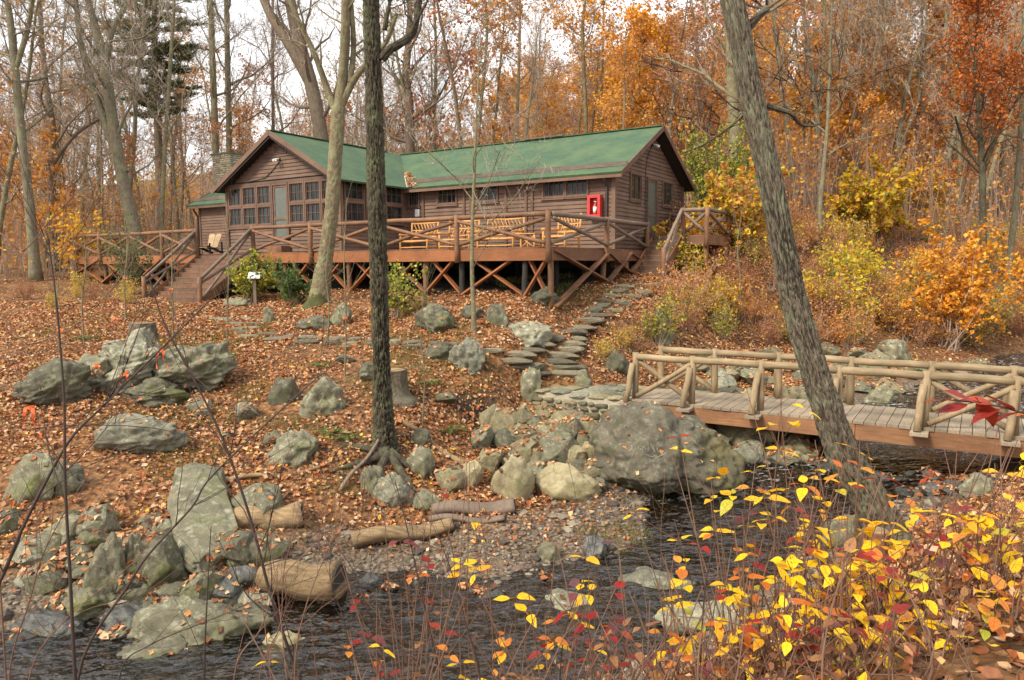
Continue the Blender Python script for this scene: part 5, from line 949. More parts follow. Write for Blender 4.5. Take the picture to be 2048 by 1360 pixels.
px_tree('gnarled_tree', 'gnarled brown tree with heavy limbs above the roof valley', [(824, 400, 24), (820, 290, 23), (818, 210, 22), (812, 150, 19), (818, 70, 15), (820, -10, 12)], 44, m_bark_b, m_twig, 13, 14, 50, None, limbs=[[(828, 235, 10), (850, 215, 8), (870, 195, 6)], [(812, 175, 10), (795, 160, 7), (775, 130, 5)], [(815, 285, 7), (780, 270, 6), (768, 230, 4)]], **K)
px_tree('grey_tree', 'pale thin forked tree right of the gnarled tree', [(870, 400, 9), (868, 280, 9), (870, 190, 8), (872, 100, 7), (868, 0, 5)], 46, m_bark_p, m_twig_g, 14, 8, 40, limbs=[[(869, 210, 5), (895, 160, 4), (925, 100, 3), (945, 50, 2)]], **K)
px_tree('grey_tree', 'thin pale tree above the middle of the long roof', [(952, 400, 8), (958, 260, 8), (968, 150, 7), (974, 60, 6), (970, -10, 5)], 45, m_bark_p, m_twig_g, 15, 8, 40, leafn=900, pal='orange', lsize=.17, **K)
px_tree('grey_tree', 'pale upright tree above the ridge vent', [(1032, 400, 8), (1034, 250, 8), (1038, 130, 7), (1040, 0, 6)], 47, m_bark_p, m_twig_g, 16, 8, 40, leafn=900, pal='orange', lsize=.17, **K)
px_tree('amber_tree', 'pale trunked tree with amber leaves left of the golden tree', [(1168, 400, 10), (1172, 260, 10), (1168, 150, 9), (1165, 60, 8), (1170, -10, 6)], 46, m_bark_p, m_twig_g, 17, 8, 40, leafn=3600, pal='gold', lsize=.17, n1=14, L1=4, first=.42, n2=6, n3=4, n4=2)
px_tree('grey_tree', 'short pale trunk left of the roof peak', [(1196, 400, 7), (1200, 300, 7), (1204, 180, 6), (1206, 90, 4)], 47, m_bark_p, m_twig_g, 18, 8, 30, leafn=2200, pal='orange', lsize=.17, **K)
px_tree('golden_tree', 'bright golden tree above the right roof peak', [(1308, 420, 8), (1308, 300, 8), (1306, 200, 7), (1312, 90, 5)], 50, m_bark_b, m_twig, 19, 8, 40, None, (0, 0, .8), leafn=9000, pal='gold', lsize=.2, n1=26, L1=3.6, first=.28, n2=6, n3=5, n4=1, lspread=.2)
px_tree('grey_tree', 'broad pale trunk partly hidden by the leaning tree', [(1478, 470, 34), (1474, 330, 31), (1466, 200, 28), (1460, 80, 24), (1456, -10, 20)], 34, m_bark_p, m_twig_g, 20, 12, 50, leafn=2600, pal='red', lsize=.15, **K)
px_tree('grey_tree', 'thin trunk right of the leaning tree', [(1598, 440, 9), (1580, 300, 9), (1562, 160, 8), (1548, 30, 7), (1545, -20, 6)], 40, m_bark_g, m_twig_g, 21, 8, 40, leafn=1500, pal='rust', lsize=.15, **K)
px_tree('grey_tree', 'tall grey trunk in the middle of the right hillside', [(1640, 460, 14), (1642, 330, 13), (1628, 180, 12), (1612, 60, 10), (1605, -10, 8)], 42, m_bark_g, m_twig_g, 22, 10, 40, leafn=900, pal='rust', lsize=.15, limbs=[[(1636, 240, 7), (1645, 140, 6), (1640, 0, 5)]], **K)
px_tree('grey_tree', 'pale slanting trunk on the right hillside leaning right', [(1706, 400, 13), (1722, 310, 13), (1740, 190, 11), (1762, 90, 9), (1772, -10, 7)], 44, m_bark_p, m_twig_g, 23, 10, 40, leafn=600, pal='rust', lsize=.15, **K)
px_tree('grey_tree', 'slim slanting trunk just left of the pale slanting one', [(1675, 390, 9), (1700, 280, 9), (1722, 160, 8), (1735, 60, 6), (1738, -10, 5)], 45, m_bark_g, m_twig_g, 24, 8, 40, **K)
px_tree('grey_tree', 'forked pale tree right of the middle of the hillside', [(1786, 400, 11), (1796, 290, 11), (1812, 190, 9), (1830, 120, 7), (1850, 70, 5)], 44, m_bark_g, m_twig_g, 25, 8, 40, limbs=[[(1795, 300, 7), (1835, 210, 6), (1850, 130, 4)]], **K)
px_tree('deep_orange_tree', 'deep orange leaved maple spreading at the right edge', [(1965, 560, 14), (1966, 440, 13), (1964, 330, 12), (1958, 230, 8), (1950, 130, 6)], 27, m_bark_d, m_twig_d, 26, 10, 40, None, (0, 0, 2), leafn=6500, pal='deep', lsize=.11, n1=18, L1=3.4, first=.45, n2=6, n3=4, n4=1, elev=(.45, 1.0), lspread=.16, limbs=[[(1966, 340, 6), (1930, 290, 5), (1890, 240, 4)], [(1966, 350, 6), (2000, 260, 5), (2030, 170, 4)]])
px_tree('grey_tree', 'slim grey trunk at the right edge beside the maple', [(2015, 560, 12), (2030, 420, 11), (2040, 280, 10), (2048, 120, 8), (2050, 0, 7)], 29, m_bark_g, m_twig_g, 27, 8, 40, **K)
px_tree('grey_tree', 'leaning pale trunk behind the deep orange maple', [(1965, 420, 10), (1990, 320, 10), (2020, 230, 8), (2045, 140, 7)], 36, m_bark_p, m_twig_g, 28, 8, 40, **K)
px_tree('grey_tree', 'grey trunk above the yellow big leaved shrubs at right', [(1642, 520, 13), (1640, 430, 12), (1646, 350, 11), (1655, 250, 9), (1660, 120, 7)], 31, m_bark_g, m_twig_g, 29, 8, 40, **K)
# pine with flat whorls
def pine():
    g = np.random.default_rng(40); Y = 46; B0 = at(316, 480, Y); B0[2] = gz(B0[0], B0[1]) - .1; top = at(311, -40, Y); e = empty('pine_tree', B0, 0, 'tall pine with flat dark green whorled branches at upper left', 'tree'); tr, cr = MB(), MB(); T1 = top - B0; P = np.linspace(0, 1, 30)[:, None] * T1; P[:, 0] += .1 * np.sin(np.linspace(0, 6, 30)); tr.tube(P, np.linspace(.30, .13, 30), 10)
    for (py, L_) in ((5, 2.6), (30, 2.8), (55, 3.0), (85, 2.9), (108, 2.7), (140, 2.6), (165, 2.4), (196, 2.1), (225, 1.2)):
        z = at(312, py, Y)[2] - B0[2]; c = np.array([np.interp(z, P[:, 2], P[:, 0]), np.interp(z, P[:, 2], P[:, 1]), z])
        for k in range(7):
            az = k * .9 + g.uniform(-.3, .3) + py; l = L_ * g.uniform(.65, 1.15); B_ = bpath(c + [0, 0, g.uniform(-.25, .25)], [math.cos(az), math.sin(az), -.04], l, 6, g, .07, .035); tr.tube(B_, np.linspace(.05, .012, 7), 4, cap=False)
            for q in range(2, 7):
                for s in range(9):
                    d = norm(g.normal(0, .5, 3) * [1, 1, .3] + norm(B_[q] - B_[q - 1]) * .6 + [0, 0, .12]); o = B_[q] + (B_[q - 1] - B_[q]) * g.uniform(0, 1); t = o + d * g.uniform(.25, .55); cr.tube([o, t], [.008, .004], 3, cap=False)
                    k2 = 20; A = t + (o - t) * g.uniform(0, .7, (k2, 1)); nd = g.normal(0, 1, (k2, 3)) * [1, 1, .55] + d * .8 + [0, 0, .25]; nd /= np.linalg.norm(nd, axis=1)[:, None]; sd_ = np.cross(nd, g.normal(0, 1, (k2, 3))); sd_ /= np.linalg.norm(sd_, axis=1)[:, None]; ln = g.uniform(.15, .28, (k2, 1))
                    V = np.stack([A - sd_ * .02, A + sd_ * .02, A + nd * ln], 1).reshape(-1, 3); cr.add(V, T=np.arange(k2 * 3).reshape(-1, 3), m=1, col=PAL['pine'][g.integers(0, 3, k2)] * g.uniform(.7, 1.5, (k2, 1)))
    tr.build('trunk', m_bark_b, e, True); cr.build('crown', [m_twig_d, m_fol], e)
pine()
# ---------------------------------------------------------------- wood behind: a few kinds, each copied as a tree of its own
def proto(seed, h, r, mb, mt, lean=.3, **ck):
    g = np.random.default_rng(seed); P = bpath((0, 0, -.3), (g.normal(0, .06), g.normal(0, .06), 1), h, 12, g, .05, .06); tr, cr = MB(), MB(); Rr = np.linspace(r, r * .25, 13); tr.tube(P, Rr, 8, cap=False); crown(tr, cr, P, Rr, g, **ck)
    return tr.mesh('trunk', mb, True), cr.mesh('crown', [mt, m_fol])
PR = [proto(201, 17, .17, m_bark_g, m_twig, n1=17, L1=4.8, first=.25, n2=8, n3=5, n4=3), proto(202, 15, .14, m_bark_p, m_twig_g, n1=17, L1=4.4, first=.25, n2=8, n3=5, n4=3, leafn=500, pal='tan', lsize=.2),
      proto(203, 16, .16, m_bark_b, m_twig, n1=15, L1=4.5, first=.25, n2=6, n3=4, n4=1, leafn=1500, pal='rust', lsize=.2), proto(204, 14, .13, m_bark_g, m_twig, n1=16, L1=4.2, first=.2, n2=6, n3=4, n4=1, leafn=2300, pal='orange', lsize=.21),
      proto(205, 13, .12, m_bark_g, m_twig, n1=20, L1=3.4, first=.2, n2=6, n3=4, n4=1, leafn=4200, pal='gold', lsize=.23, lspread=.25), proto(206, 15, .15, m_bark_b, m_twig, n1=15, L1=4.4, first=.25, n2=6, n3=4, n4=1, leafn=1400, pal='red', lsize=.19),
      proto(207, 9, .06, m_bark_g, m_twig, n1=14, L1=2.4, first=.15, n2=5, n3=4, n4=2, leafn=300, pal='tan', lsize=.16), proto(208, 8, .05, m_bark_b, m_twig, n1=14, L1=2.4, first=.1, n2=6, n3=4, n4=1, leafn=1300, pal='rust', lsize=.16), proto(209, 7, .05, m_bark_b, m_twig, n1=14, L1=2.2, first=.1, n2=6, n3=4, n4=1, leafn=1500, pal='orange', lsize=.16)]
LAB = ['bare grey tree in the dense wood behind the cabin', 'pale bare tree with tan leaves in the wood', 'rust leaved tree in the wood', 'orange leaved tree on the wooded hillside', 'golden leaved tree on the wooded hillside', 'reddish brown leaved tree in the wood', 'thin bare understorey sapling in the wood', 'rust leaved understorey sapling in the wood', 'orange leaved understorey sapling in the wood']
NAMES = ['bare_tree', 'bare_tree', 'rust_tree', 'orange_tree', 'golden_tree', 'russet_tree', 'thin_sapling', 'rust_sapling', 'orange_sapling']
AREA = [(120, 'at the far left edge'), (300, 'behind the left deck rail'), (430, 'left of the chimney'), (560, 'behind the porch gable'), (700, 'behind the pale forked tree'), (800, 'behind the dark central trunk'), (920, 'above the roof valley'), (1060, 'above the long roof middle'), (1200, 'above the roof right end'), (1330, 'above the right roof peak'), (1450, 'right of the gable end'), (1600, 'behind the leaning trunk'), (1720, 'on hillside by the leaning trunk'), (1860, 'on the middle right hillside'), (9999, 'on the hillside at the far right')]
cnt = 0; gg = np.random.default_rng(77); placed = []
def in_cabin(X, Y, pad=1.):
    q = np.array([X, Y, 0]) - F0; u, v = q @ UU, q @ VV_; return (-LM - 3 - pad < u < 2.6 + pad and DV - pad < v < WM + 1.5 + pad)
tries = 0
while cnt < 385 and tries < 6000:
    tries += 1; yy = gg.uniform(); pxx = gg.uniform(-120, 2170) if gg.uniform() < .7 else gg.choice([gg.uniform(-80, 900), gg.uniform(950, 1450)]); Y = 30 + 110 * yy ** 1.5 if pxx < 950 else 40 + 100 * yy ** 1.3; X = (pxx - 1024) / FPX * Y
    if in_cabin(X, Y, 1.5) or (pxx > 1380 and Y < 34) or (pxx < 500 and Y < 33): continue
    if any((X - a) ** 2 + (Y - b) ** 2 < (1.0 + Y * .012) ** 2 for a, b in placed): continue
    z = gz(X, Y); big = gg.uniform() < .62
    if pxx < 950: w = [.50, .34, .06, .03, .02, .05] if big else [0] * 6 + [.75, .17, .08]
    elif pxx < 1450: w = [.10, .10, .10, .32, .32, .06] if big else [0] * 6 + [.25, .4, .35]
    else: w = [.18, .16, .16, .22, .24, .04] if big else [0] * 6 + [.4, .4, .2]
    w = np.array(w); i = gg.choice(len(w), p=w / w.sum()); s = gg.uniform(.75, 1.2) * (1 if pxx > 900 else .95); placed.append((X, Y)); cnt += 1
    if 1000 < pxx < 1420: s *= min(1, .62 + (Y - 30) / 200)
    o = tag(link(NAMES[i], None, None, (X, Y, z), (gg.normal(0, .04), gg.normal(0, .05), gg.uniform(0, 6.28)), s), LAB[i].split(' in ')[0].split(' on ')[0] + (' near ' if Y < 48 else ' far back ' if Y > 80 else ' ') + next(w_ for lim, w_ in AREA if pxx < lim), 'tree', 'trees of the wood behind the cabin'); link('trunk', PR[i][0], o); link('crown', PR[i][1], o)
# far understorey seen as one mass
g = np.random.default_rng(9); k = 5200; Yq = 33 + 120 * g.uniform(size=k) ** 1.4; pxq = g.uniform(-100, 2150, k); Xq = (pxq - 1024) / FPX * Yq; keep = np.array([not in_cabin(a, b, .5) for a, b in zip(Xq, Yq)]); Xq, Yq = Xq[keep], Yq[keep]; zq = ground(Xq, Yq); b = MB(); k = len(Xq)
hq = g.uniform(1.2, 5.5, k); ln = g.normal(0, .16, (k, 2)); Bq = np.stack([Xq, Yq, zq - .1], 1); Tq = Bq + np.stack([ln[:, 0] * hq, ln[:, 1] * hq, hq], 1); ax = np.array([[1, 0, 0], [-.5, .87, 0], [-.5, -.87, 0]])
rr = (.010 + .004 * hq)[:, None, None]; V = np.concatenate([Bq[:, None] + ax * rr, Tq[:, None] + ax * rr * .3], 1).reshape(-1, 3); i = np.arange(k)[:, None] * 6; Q = np.concatenate([i + [[0, 1, 4, 3]], i + [[1, 2, 5, 4]], i + [[2, 0, 3, 5]]]); b.add(V, Q, m=0)
for rep in range(4):
    t = g.uniform(.25, .95, (k, 1)); o = Bq + (Tq - Bq) * t; e2 = o + g.normal(0, 1, (k, 3)) * [.5, .5, .25] * hq[:, None] * .3 + np.array([0, 0, 1]) * hq[:, None] * .13; V = np.concatenate([o[:, None] + ax * .008, e2[:, None] + ax * .003], 1).reshape(-1, 3); b.add(V, Q, m=0)
    n_ = 11000; ii = g.integers(0, k, n_); fr = g.uniform(0, 1, (n_, 1)); C = o[ii] + (e2[ii] - o[ii]) * fr + g.normal(0, .25, (n_, 3)); nr = g.normal(0, 1, (n_, 3)); nr /= np.linalg.norm(nr, axis=1)[:, None]; pal = np.vstack([PAL['rust'], PAL['tan'], PAL['orange'], PAL['gold'], PAL['rust']]); V, T, c = leaf_flat(C, nr, g.uniform(.12, .24, n_), pal[g.integers(0, len(pal), n_)], g); b.add(V, T=T, m=1, col=c)
tag(b.build('undergrowth', [m_twig, m_fol]), 'brown twiggy undergrowth filling the wood behind the cabin', 'undergrowth', kind='stuff')
# ---------------------------------------------------------------- leaf litter
def scatter(n, x0, x1, y0, y1, g): X = g.uniform(x0, x1, n); Y = g.uniform(y0, y1, n); return X, Y
g = np.random.default_rng(21); XX, YY = [], []
for (n, a) in ((165000, (-19, 8.5, 9.2, 26.5)), (30000, (-2, 8.5, 2.3, 9.5)), (16000, (3, 19, 17, 34)), (12000, (-24, -4, 23, 40))):
    X, Y = scatter(n, *a, g); XX.append(X); YY.append(Y)
X, Y = np.concatenate(XX), np.concatenate(YY); Z = ground(X, Y); ds, zs, _s = stream_near(X, Y); P2 = np.stack([X, Y, 0 * X], 1); pn_ = fbm(P2 * .6, 3, 44)
q = np.stack([X, Y, 0 * X], 1) - F0; qu, qv = q @ UU, q @ VV_
ok = (Z > zs + .04) & ~((qu > -LM) & (qu < .1) & (qv > DV + .6) & (qv < WM)) & ~((qu > -14) & (qu < TS) & (qv > DV - 2.3) & (qv < DV))
gravel = (Z < zs + .42) & (ds < 2.8); ok &= ~(gravel & (g.uniform(size=len(X)) < .8)); heap = (np.hypot((X - .75) / 1.35, (Y - 14.9) / 1.5) < 1) | ((X > 3.3) & (X < 8.5) & (Y > 14.2) & (Y < 18.3)); ok &= ~(heap & (g.uniform(size=len(X)) < .8)); ok &= g.uniform(size=len(X)) < .72 + .6 * pn_
X, Y, Z = X[ok], Y[ok], Z[ok]; e = .12; gxn = (ground(X + e, Y) - ground(X - e, Y)) / (2 * e); gyn = (ground(X, Y + e) - ground(X, Y - e)) / (2 * e); nr = np.stack([-gxn, -gyn, np.ones(len(X))], 1) + g.normal(0, .42, (len(X), 3)); nr /= np.linalg.norm(nr, axis=1)[:, None]
lc = LITTER[g.integers(0, 14, len(X))] * g.uniform(.7, 1.25, (len(X), 1)); yel = g.uniform(size=len(X)) < .012; lc[yel] = (.75, .48, .06); D = np.hypot(X, Y)
nearm = D < 8.5; lb = MB()
V, T, C = leaf_flat(np.stack([X, Y, Z + g.uniform(.008, .06, len(X))], 1)[~nearm], nr[~nearm], (g.uniform(.045, .10, len(X)) * np.where(g.uniform(size=len(X)) < .12, 1.5, 1))[~nearm], lc[~nearm], g, .5); lb.add(V, T=T, col=C)
def leaf_oval(P, N_, size, cols, g):                          # near leaves: nine points, lobed and curled
    k = len(P); a = g.normal(size=(k, 3)); a -= N_ * (a * N_).sum(1)[:, None]; a /= np.linalg.norm(a, axis=1)[:, None]; b2 = np.cross(N_, a); th = np.arange(8) * math.pi / 4; rad = g.uniform(.7, 1.15, (k, 8)); x = np.cos(th) * rad * .5; y = np.sin(th) * rad * g.uniform(.22, .4, (k, 1)); zc = (g.uniform(.1, .9, (k, 1)) * (x ** 2 + 3 * y ** 2) + g.normal(0, .05, (k, 8)))
    ring = P[:, None] + size[:, None, None] * (x[..., None] * a[:, None] + y[..., None] * b2[:, None] + zc[..., None] * N_[:, None]); V = np.concatenate([P[:, None], ring], 1).reshape(-1, 3); i = (np.arange(k) * 9)[:, None, None]; T = (i + np.array([[0, j + 1, (j + 1) % 8 + 1] for j in range(8)])[None]).reshape(-1, 3); return V, T, np.repeat(cols, 8, 0)
V, T, C = leaf_oval(np.stack([X, Y, Z + g.uniform(.005, .05, len(X))], 1)[nearm], nr[nearm], g.uniform(.05, .12, len(X))[nearm], lc[nearm] * .85, g); lb.add(V, T=T, col=C)
tag(lb.build('leaf_litter', m_litter), 'brown and orange fallen leaves covering the banks', 'leaves', kind='stuff')
# pebbles on the gravel bar and stream edge
X, Y = scatter(40000, -11, 8, 7, 16, g); Z = ground(X, Y); ds, zs, _s = stream_near(X, Y); ok = (Z > zs - .5) & (Z < zs + .36) & (ds < 2.9); X, Y, Z = X[ok][:12000], Y[ok][:12000], Z[ok][:12000]; V0, T0 = ico(1); k = len(X); s = g.uniform(.012, .05, (k, 1, 1)) * np.where(g.uniform(size=(k, 1, 1)) < .08, 2.4, 1) * g.uniform(.6, 1.3, (k, 1, 3)); s[..., 2] *= .55
V = V0[None] * s * (1 + g.uniform(-.25, .25, (k, len(V0), 1))); V += np.stack([X, Y, Z + .005], 1)[:, None]; T = (T0[None] + (np.arange(k) * len(V0))[:, None, None]).reshape(-1, 3)
pc = np.array([(.10, .08, .06), (.18, .15, .115), (.06, .05, .045), (.24, .21, .16), (.14, .10, .075)])[g.integers(0, 5, k)]; tag(MB().add(V.reshape(-1, 3), T=T, col=np.repeat(pc, len(T0), 0)).build('pebbles', mat_leaf('pebble_stone', 0, .7)), 'small brown pebbles on the gravel bar', 'pebbles', kind='stuff')
# ---------------------------------------------------------------- large leaves for near shrubs
def leaf_mesh(name, m, L_=1., W=.5, droop=.25, fold=.18, lobes=0):
    k = 9; t = np.linspace(0, 1, k); w = W / 2 * np.sin(math.pi * t ** .8) ** .85 * (1 - .25 * t); 
    if lobes: w = w * (1 + .35 * np.cos(t * lobes * 2 * math.pi)) 
    z = -droop * t ** 2; mid = np.stack([t * L_, 0 * t, z], 1); lf = np.stack([t * L_ * .97, w, z + fold * w + .02 * np.sin(t * 9)], 1); rt = np.stack([t * L_ * .97, -w, z + fold * w - .02 * np.sin(t * 9)], 1); V = np.vstack([mid, lf, rt]); Q = []
    for i in range(k - 1): Q += [[i, i + 1, k + i + 1, k + i], [i, 2 * k + i, 2 * k + i + 1, i + 1]]
    b = MB(); b.add(V, Q); b.tube([(-.28, 0, .02), (-.1, 0, .01), (0, 0, 0)], .012, 3, cap=False); return b.mesh(name, m, True)
m_ly = mat_leaf_c('yellow_leaf', (.90, .54, .012), (.95, .66, .02), (.90, .38, .02)); m_lr = mat_leaf_c('red_leaf', (.34, .02, .016), (.28, .03, .028), (.46, .075, .025)); m_lo = mat_leaf_c('orange_leaf', (.62, .22, .03), (.55, .14, .025), (.72, .34, .05)); m_lg = mat_leaf_c('lime_leaf', (.42, .46, .05), (.60, .52, .04), (.26, .34, .06)); m_lb = mat_leaf_c('dry_leaf', (.26, .12, .05), (.40, .2, .085), (.2, .08, .045)); m_lp = mat_leaf_c('purple_leaf', (.16, .06, .07), (.22, .05, .05), (.12, .07, .09))
LM_ = {n: [leaf_mesh('leaf', m, 1, w, d, f) for (w, d, f) in ((.60, .06, .12), (.68, .22, .2), (.52, .14, .06), (.62, .34, .25))] for n, m in (('y', m_ly), ('r', m_lr), ('o', m_lo), ('g', m_lg), ('b', m_lb), ('p', m_lp))}
def add_leaf(parent, kind, p, d, size, g):
    d = norm(np.array(d, float)); q = Vector(d).to_track_quat('X', 'Z').to_euler(); o = link('leaf', LM_[kind][g.integers(0, 4)], parent, p, (q.x + g.uniform(-.3, .3), q.y, q.z), size); return o
m_stem = mat_plain('shrub_stem', (.16, .085, .055), .8); m_stem_d = mat_plain('dark_stem', (.05, .032, .026), .8)
def shrub(px, py, Y, kinds, nl, size, label, group, seed, name='leafy_shrub', stems=3, spread=.25, cat='shrub', pairs=True, th=.006, flat=False):
    """slender stems rising from the bank to the photo point (px, py), leaves toward the tips"""
    g = np.random.default_rng(seed); top = at(px, py, Y); bx, by = top[0] + g.normal(0, .12), Y + g.normal(0, .12); B0 = np.array([bx, by, gz(bx, by) - .03]); e = empty(name, B0, 0, label, cat, group); b = MB(); tips = []
    for s in range(stems):
        tp = top - B0 + (g.normal(0, spread, 3) * [1, .8, .7] if s else 0); st = g.normal(0, .05, 3) * [1, 1, 0]; mid = (tp + st) / 2 + g.normal(0, .06, 3); P, Rr = smooth_path([st, (st * 2 + mid) / 3 + g.normal(0, .02, 3), mid, tp], [th, th * .9, th * .75, th * .35], 12); b.tube(P, Rr, 5, cap=False); tips.append(P)
        for k in range(3):
            i = g.integers(5, 11); Q = bpath(P[i], norm(P[i] - P[i - 1]) + g.normal(0, .6, 3), g.uniform(.12, .35), 3, g); b.tube(Q, [th * .4, th * .3, th * .25, th * .15], 3, cap=False); tips.append(np.vstack([P[i], Q]))
    b.build('stem', m_stem, e, True); n = 0
    while n < nl:
        P = tips[g.integers(0, len(tips))]; i = g.integers(max(1, len(P) * 2 // 5), len(P)); p = P[i]; ax = norm(P[i] - P[i - 1]); sd_ = norm(np.cross(ax, g.normal(0, 1, 3))); kd = kinds[g.integers(0, len(kinds))]
        for s in ((1, -1) if pairs else (1,)):
            dd = sd_ * s + ax * .35 + np.array([0, 0, -.15 if not flat else 0]) + g.normal(0, .2, 3); add_leaf(e, kd, p + norm(dd) * size * .2, dd * [1, 1, .4], size * g.uniform(.7, 1.2), g); n += 1
    return e
GY = 'yellow leaved shrubs in the right foreground'; LY = 'slender shrub with bright yellow leaves in the right foreground thicket'
pts = [(1110, 1095, 4.6), (1035, 1165, 4.4), (1025, 1245, 4.2), (940, 900, 5.2), (1330, 1110, 4.3), (1420, 940, 4.8), (1465, 1020, 4.5), (1560, 790, 4.6), (1630, 880, 4.4), (1585, 935, 4.5), (1640, 960, 4.3), (1690, 925, 4.2), (1720, 870, 4.4), (1760, 950, 4.2), (1640, 1030, 4.0), (1700, 1010, 4.1), (1590, 1040, 4.2), (1550, 1080, 4.0), (1620, 1100, 3.9), (1690, 1080, 3.9), (1745, 1060, 4.0), (1800, 1010, 4.3), (1850, 1060, 4.2), (1900, 1000, 4.4), (1830, 1130, 3.8), (1880, 1090, 4.0), (1930, 1060, 4.1), (1980, 960, 4.4), (2030, 980, 4.2), (2000, 1050, 4.0), (1500, 1130, 4.0), (1570, 1160, 3.8), (1660, 1180, 3.6), (1730, 1150, 3.7), (1480, 1210, 3.7), (1400, 1160, 4.0), (1860, 1170, 3.6), (1790, 1190, 3.6), (1640, 1250, 3.4), (1960, 1140, 3.7), (1520, 1000, 4.4), (1960, 900, 4.6), (2035, 880, 4.5), (1700, 1240, 3.4), (1350, 1230, 3.8)]
for i, (a, b_, y) in enumerate(pts): shrub(a, b_, y, ['y', 'y', 'y', 'y', 'o', 'g' if i % 4 == 0 else 'y'], 14, .105 if b_ < 1200 else .09, ('tall ' if b_ < 1000 else 'low ' if b_ > 1140 else '') + LY.replace('in the right foreground thicket', 'over the near water' if a < 1380 else 'before the pool' if a < 1560 else 'left of the leaning trunk foot' if a < 1720 else 'around the leaning trunk foot' if a < 1860 else 'at the right foreground edge'), GY, 500 + i)
GR2 = 'red leaved shrubs in the foreground'; LR = 'low shrub with dark red leaves among the foreground thicket'
for i, (a, b_, y) in enumerate([(800, 1080, 4.2), (770, 1120, 4.0), (850, 1060, 4.3), (1190, 1150, 4.2), (1240, 1120, 4.2), (1160, 1170, 4.0), (1490, 970, 4.4), (1590, 1020, 4.1), (1780, 985, 4.3), (1860, 960, 4.4), (2000, 870, 4.2), (1470, 1060, 4.1), (1220, 1270, 3.6), (1300, 1200, 3.8), (1980, 900, 4.3), (1640, 1130, 3.8), (1180, 1290, 3.5), (1740, 1140, 3.6), (1560, 1200, 3.6), (1450, 1250, 3.5)]): shrub(a, b_, y, ['r', 'r', 'r', 'p', 'o'], 9, .095, LR.replace('among the foreground thicket', 'over the stream' if a < 1000 else 'before the pool' if a < 1400 else 'under the leaning trunk' if a < 1700 else 'at the right foreground'), GR2, 700 + i, pairs=True)
for i, (a, b_, y) in enumerate([(700, 1260, 3.8), (620, 1230, 4.0), (820, 1280, 3.7), (900, 1180, 4.0), (980, 1280, 3.6), (860, 1150, 4.2), (1050, 1310, 3.4), (560, 1290, 3.8), (760, 1330, 3.4), (930, 1330, 3.4), (660, 1330, 3.5), (1090, 1230, 3.8)]): shrub(a, b_, y, ['o', 'y', 'b', 'o'], 8, .07, 'sparse twiggy shrub with small orange leaves over the water', 'sparse orange shrubs in front of the stream', 800 + i, stems=4, spread=.3)
for i in range(20):
    a = gr_.uniform(1150, 1900); b_ = gr_.uniform(1220, 1340); shrub(a, b_, gr_.uniform(3.0, 3.9), ['b', 'b', 'p', 'o', 'b', 'r'], 8, .07, ('tall ' if b_ < 1260 else 'low ') + 'dry brown weed with withered leaves ' + ('by the near water' if a < 1350 else 'below the red shrubs' if a < 1550 else 'below the yellow shrubs' if a < 1740 else 'in the lower right corner'), 'dry weeds on the near bank', 900 + i, 'dry_weed', 4, .3, 'weed')
# near red compound leaves hanging in from the right
tw = empty('red_leaf_branch', at(2060, 830, 3.0), 0, 'twig of large crimson leaves reaching in from the right edge over the bridge', 'branch'); B0 = np.array(tw.location); Pp = np.array([at(a, b_, 3.0) for a, b_ in ((2110, 850), (2060, 830), (2010, 815), (1950, 805), (1900, 800), (1870, 795))]) - B0; MB().tube(Pp, [.006, .005, .004, .003, .003, .002], 5).build('stem', m_stem_d, tw, True); g = np.random.default_rng(3)
for (a, b_, c, d) in ((1900, 800, -1, .1), (1945, 800, -.6, .5), (1935, 808, -.9, -.35), (1990, 812, -.5, .4), (2000, 818, -.8, -.3), (2030, 822, -.3, .5), (2040, 825, -.6, -.5), (1960, 806, .3, -.6)): add_leaf(tw, 'r', at(a, b_, 3.0) - B0, (c, g.uniform(-.3, .3), d * .45), .14, g)
# dry stems everywhere low on the near bank (uncountable)
g = np.random.default_rng(31); k = 900; X = g.uniform(-.2, 5.2, k); Y = g.uniform(2.7, 6.2, k); Z = ground(X, Y); h = g.uniform(.12, .45, k); b = MB(); Bq = np.stack([X, Y, Z - .02], 1); Tq = Bq + np.stack([g.normal(0, .25, k) * h, g.normal(0, .25, k) * h, h], 1); V = np.concatenate([Bq[:, None] + ax * .003, (Bq + Tq)[:, None] / 2 + g.normal(0, .025, (k, 1, 3)) + ax * .0025, Tq[:, None] + ax * .001], 1).reshape(-1, 3); i = np.arange(k)[:, None] * 9
b.add(V, np.concatenate([i + [[0, 1, 4, 3]], i + [[1, 2, 5, 4]], i + [[2, 0, 3, 5]], i + [[3, 4, 7, 6]], i + [[4, 5, 8, 7]], i + [[5, 3, 6, 8]]])); n_ = 2600; ii = g.integers(0, k, n_); C = Bq[ii] + (Tq[ii] - Bq[ii]) * g.uniform(.1, 1.1, (n_, 1)) + g.normal(0, .03, (n_, 3)); nr = g.normal(0, 1, (n_, 3)); nr /= np.linalg.norm(nr, axis=1)[:, None]; V, T, c = leaf_flat(C, nr, g.uniform(.025, .06, n_), np.vstack([LITTER, PAL['red']])[g.integers(0, 18, n_)], g, .5); b.add(V, T=T, m=1, col=c)
tag(b.build('dry_brush', [m_stem, m_litter]), 'tangle of thin dry brown stems on the near bank', 'brush', kind='stuff')
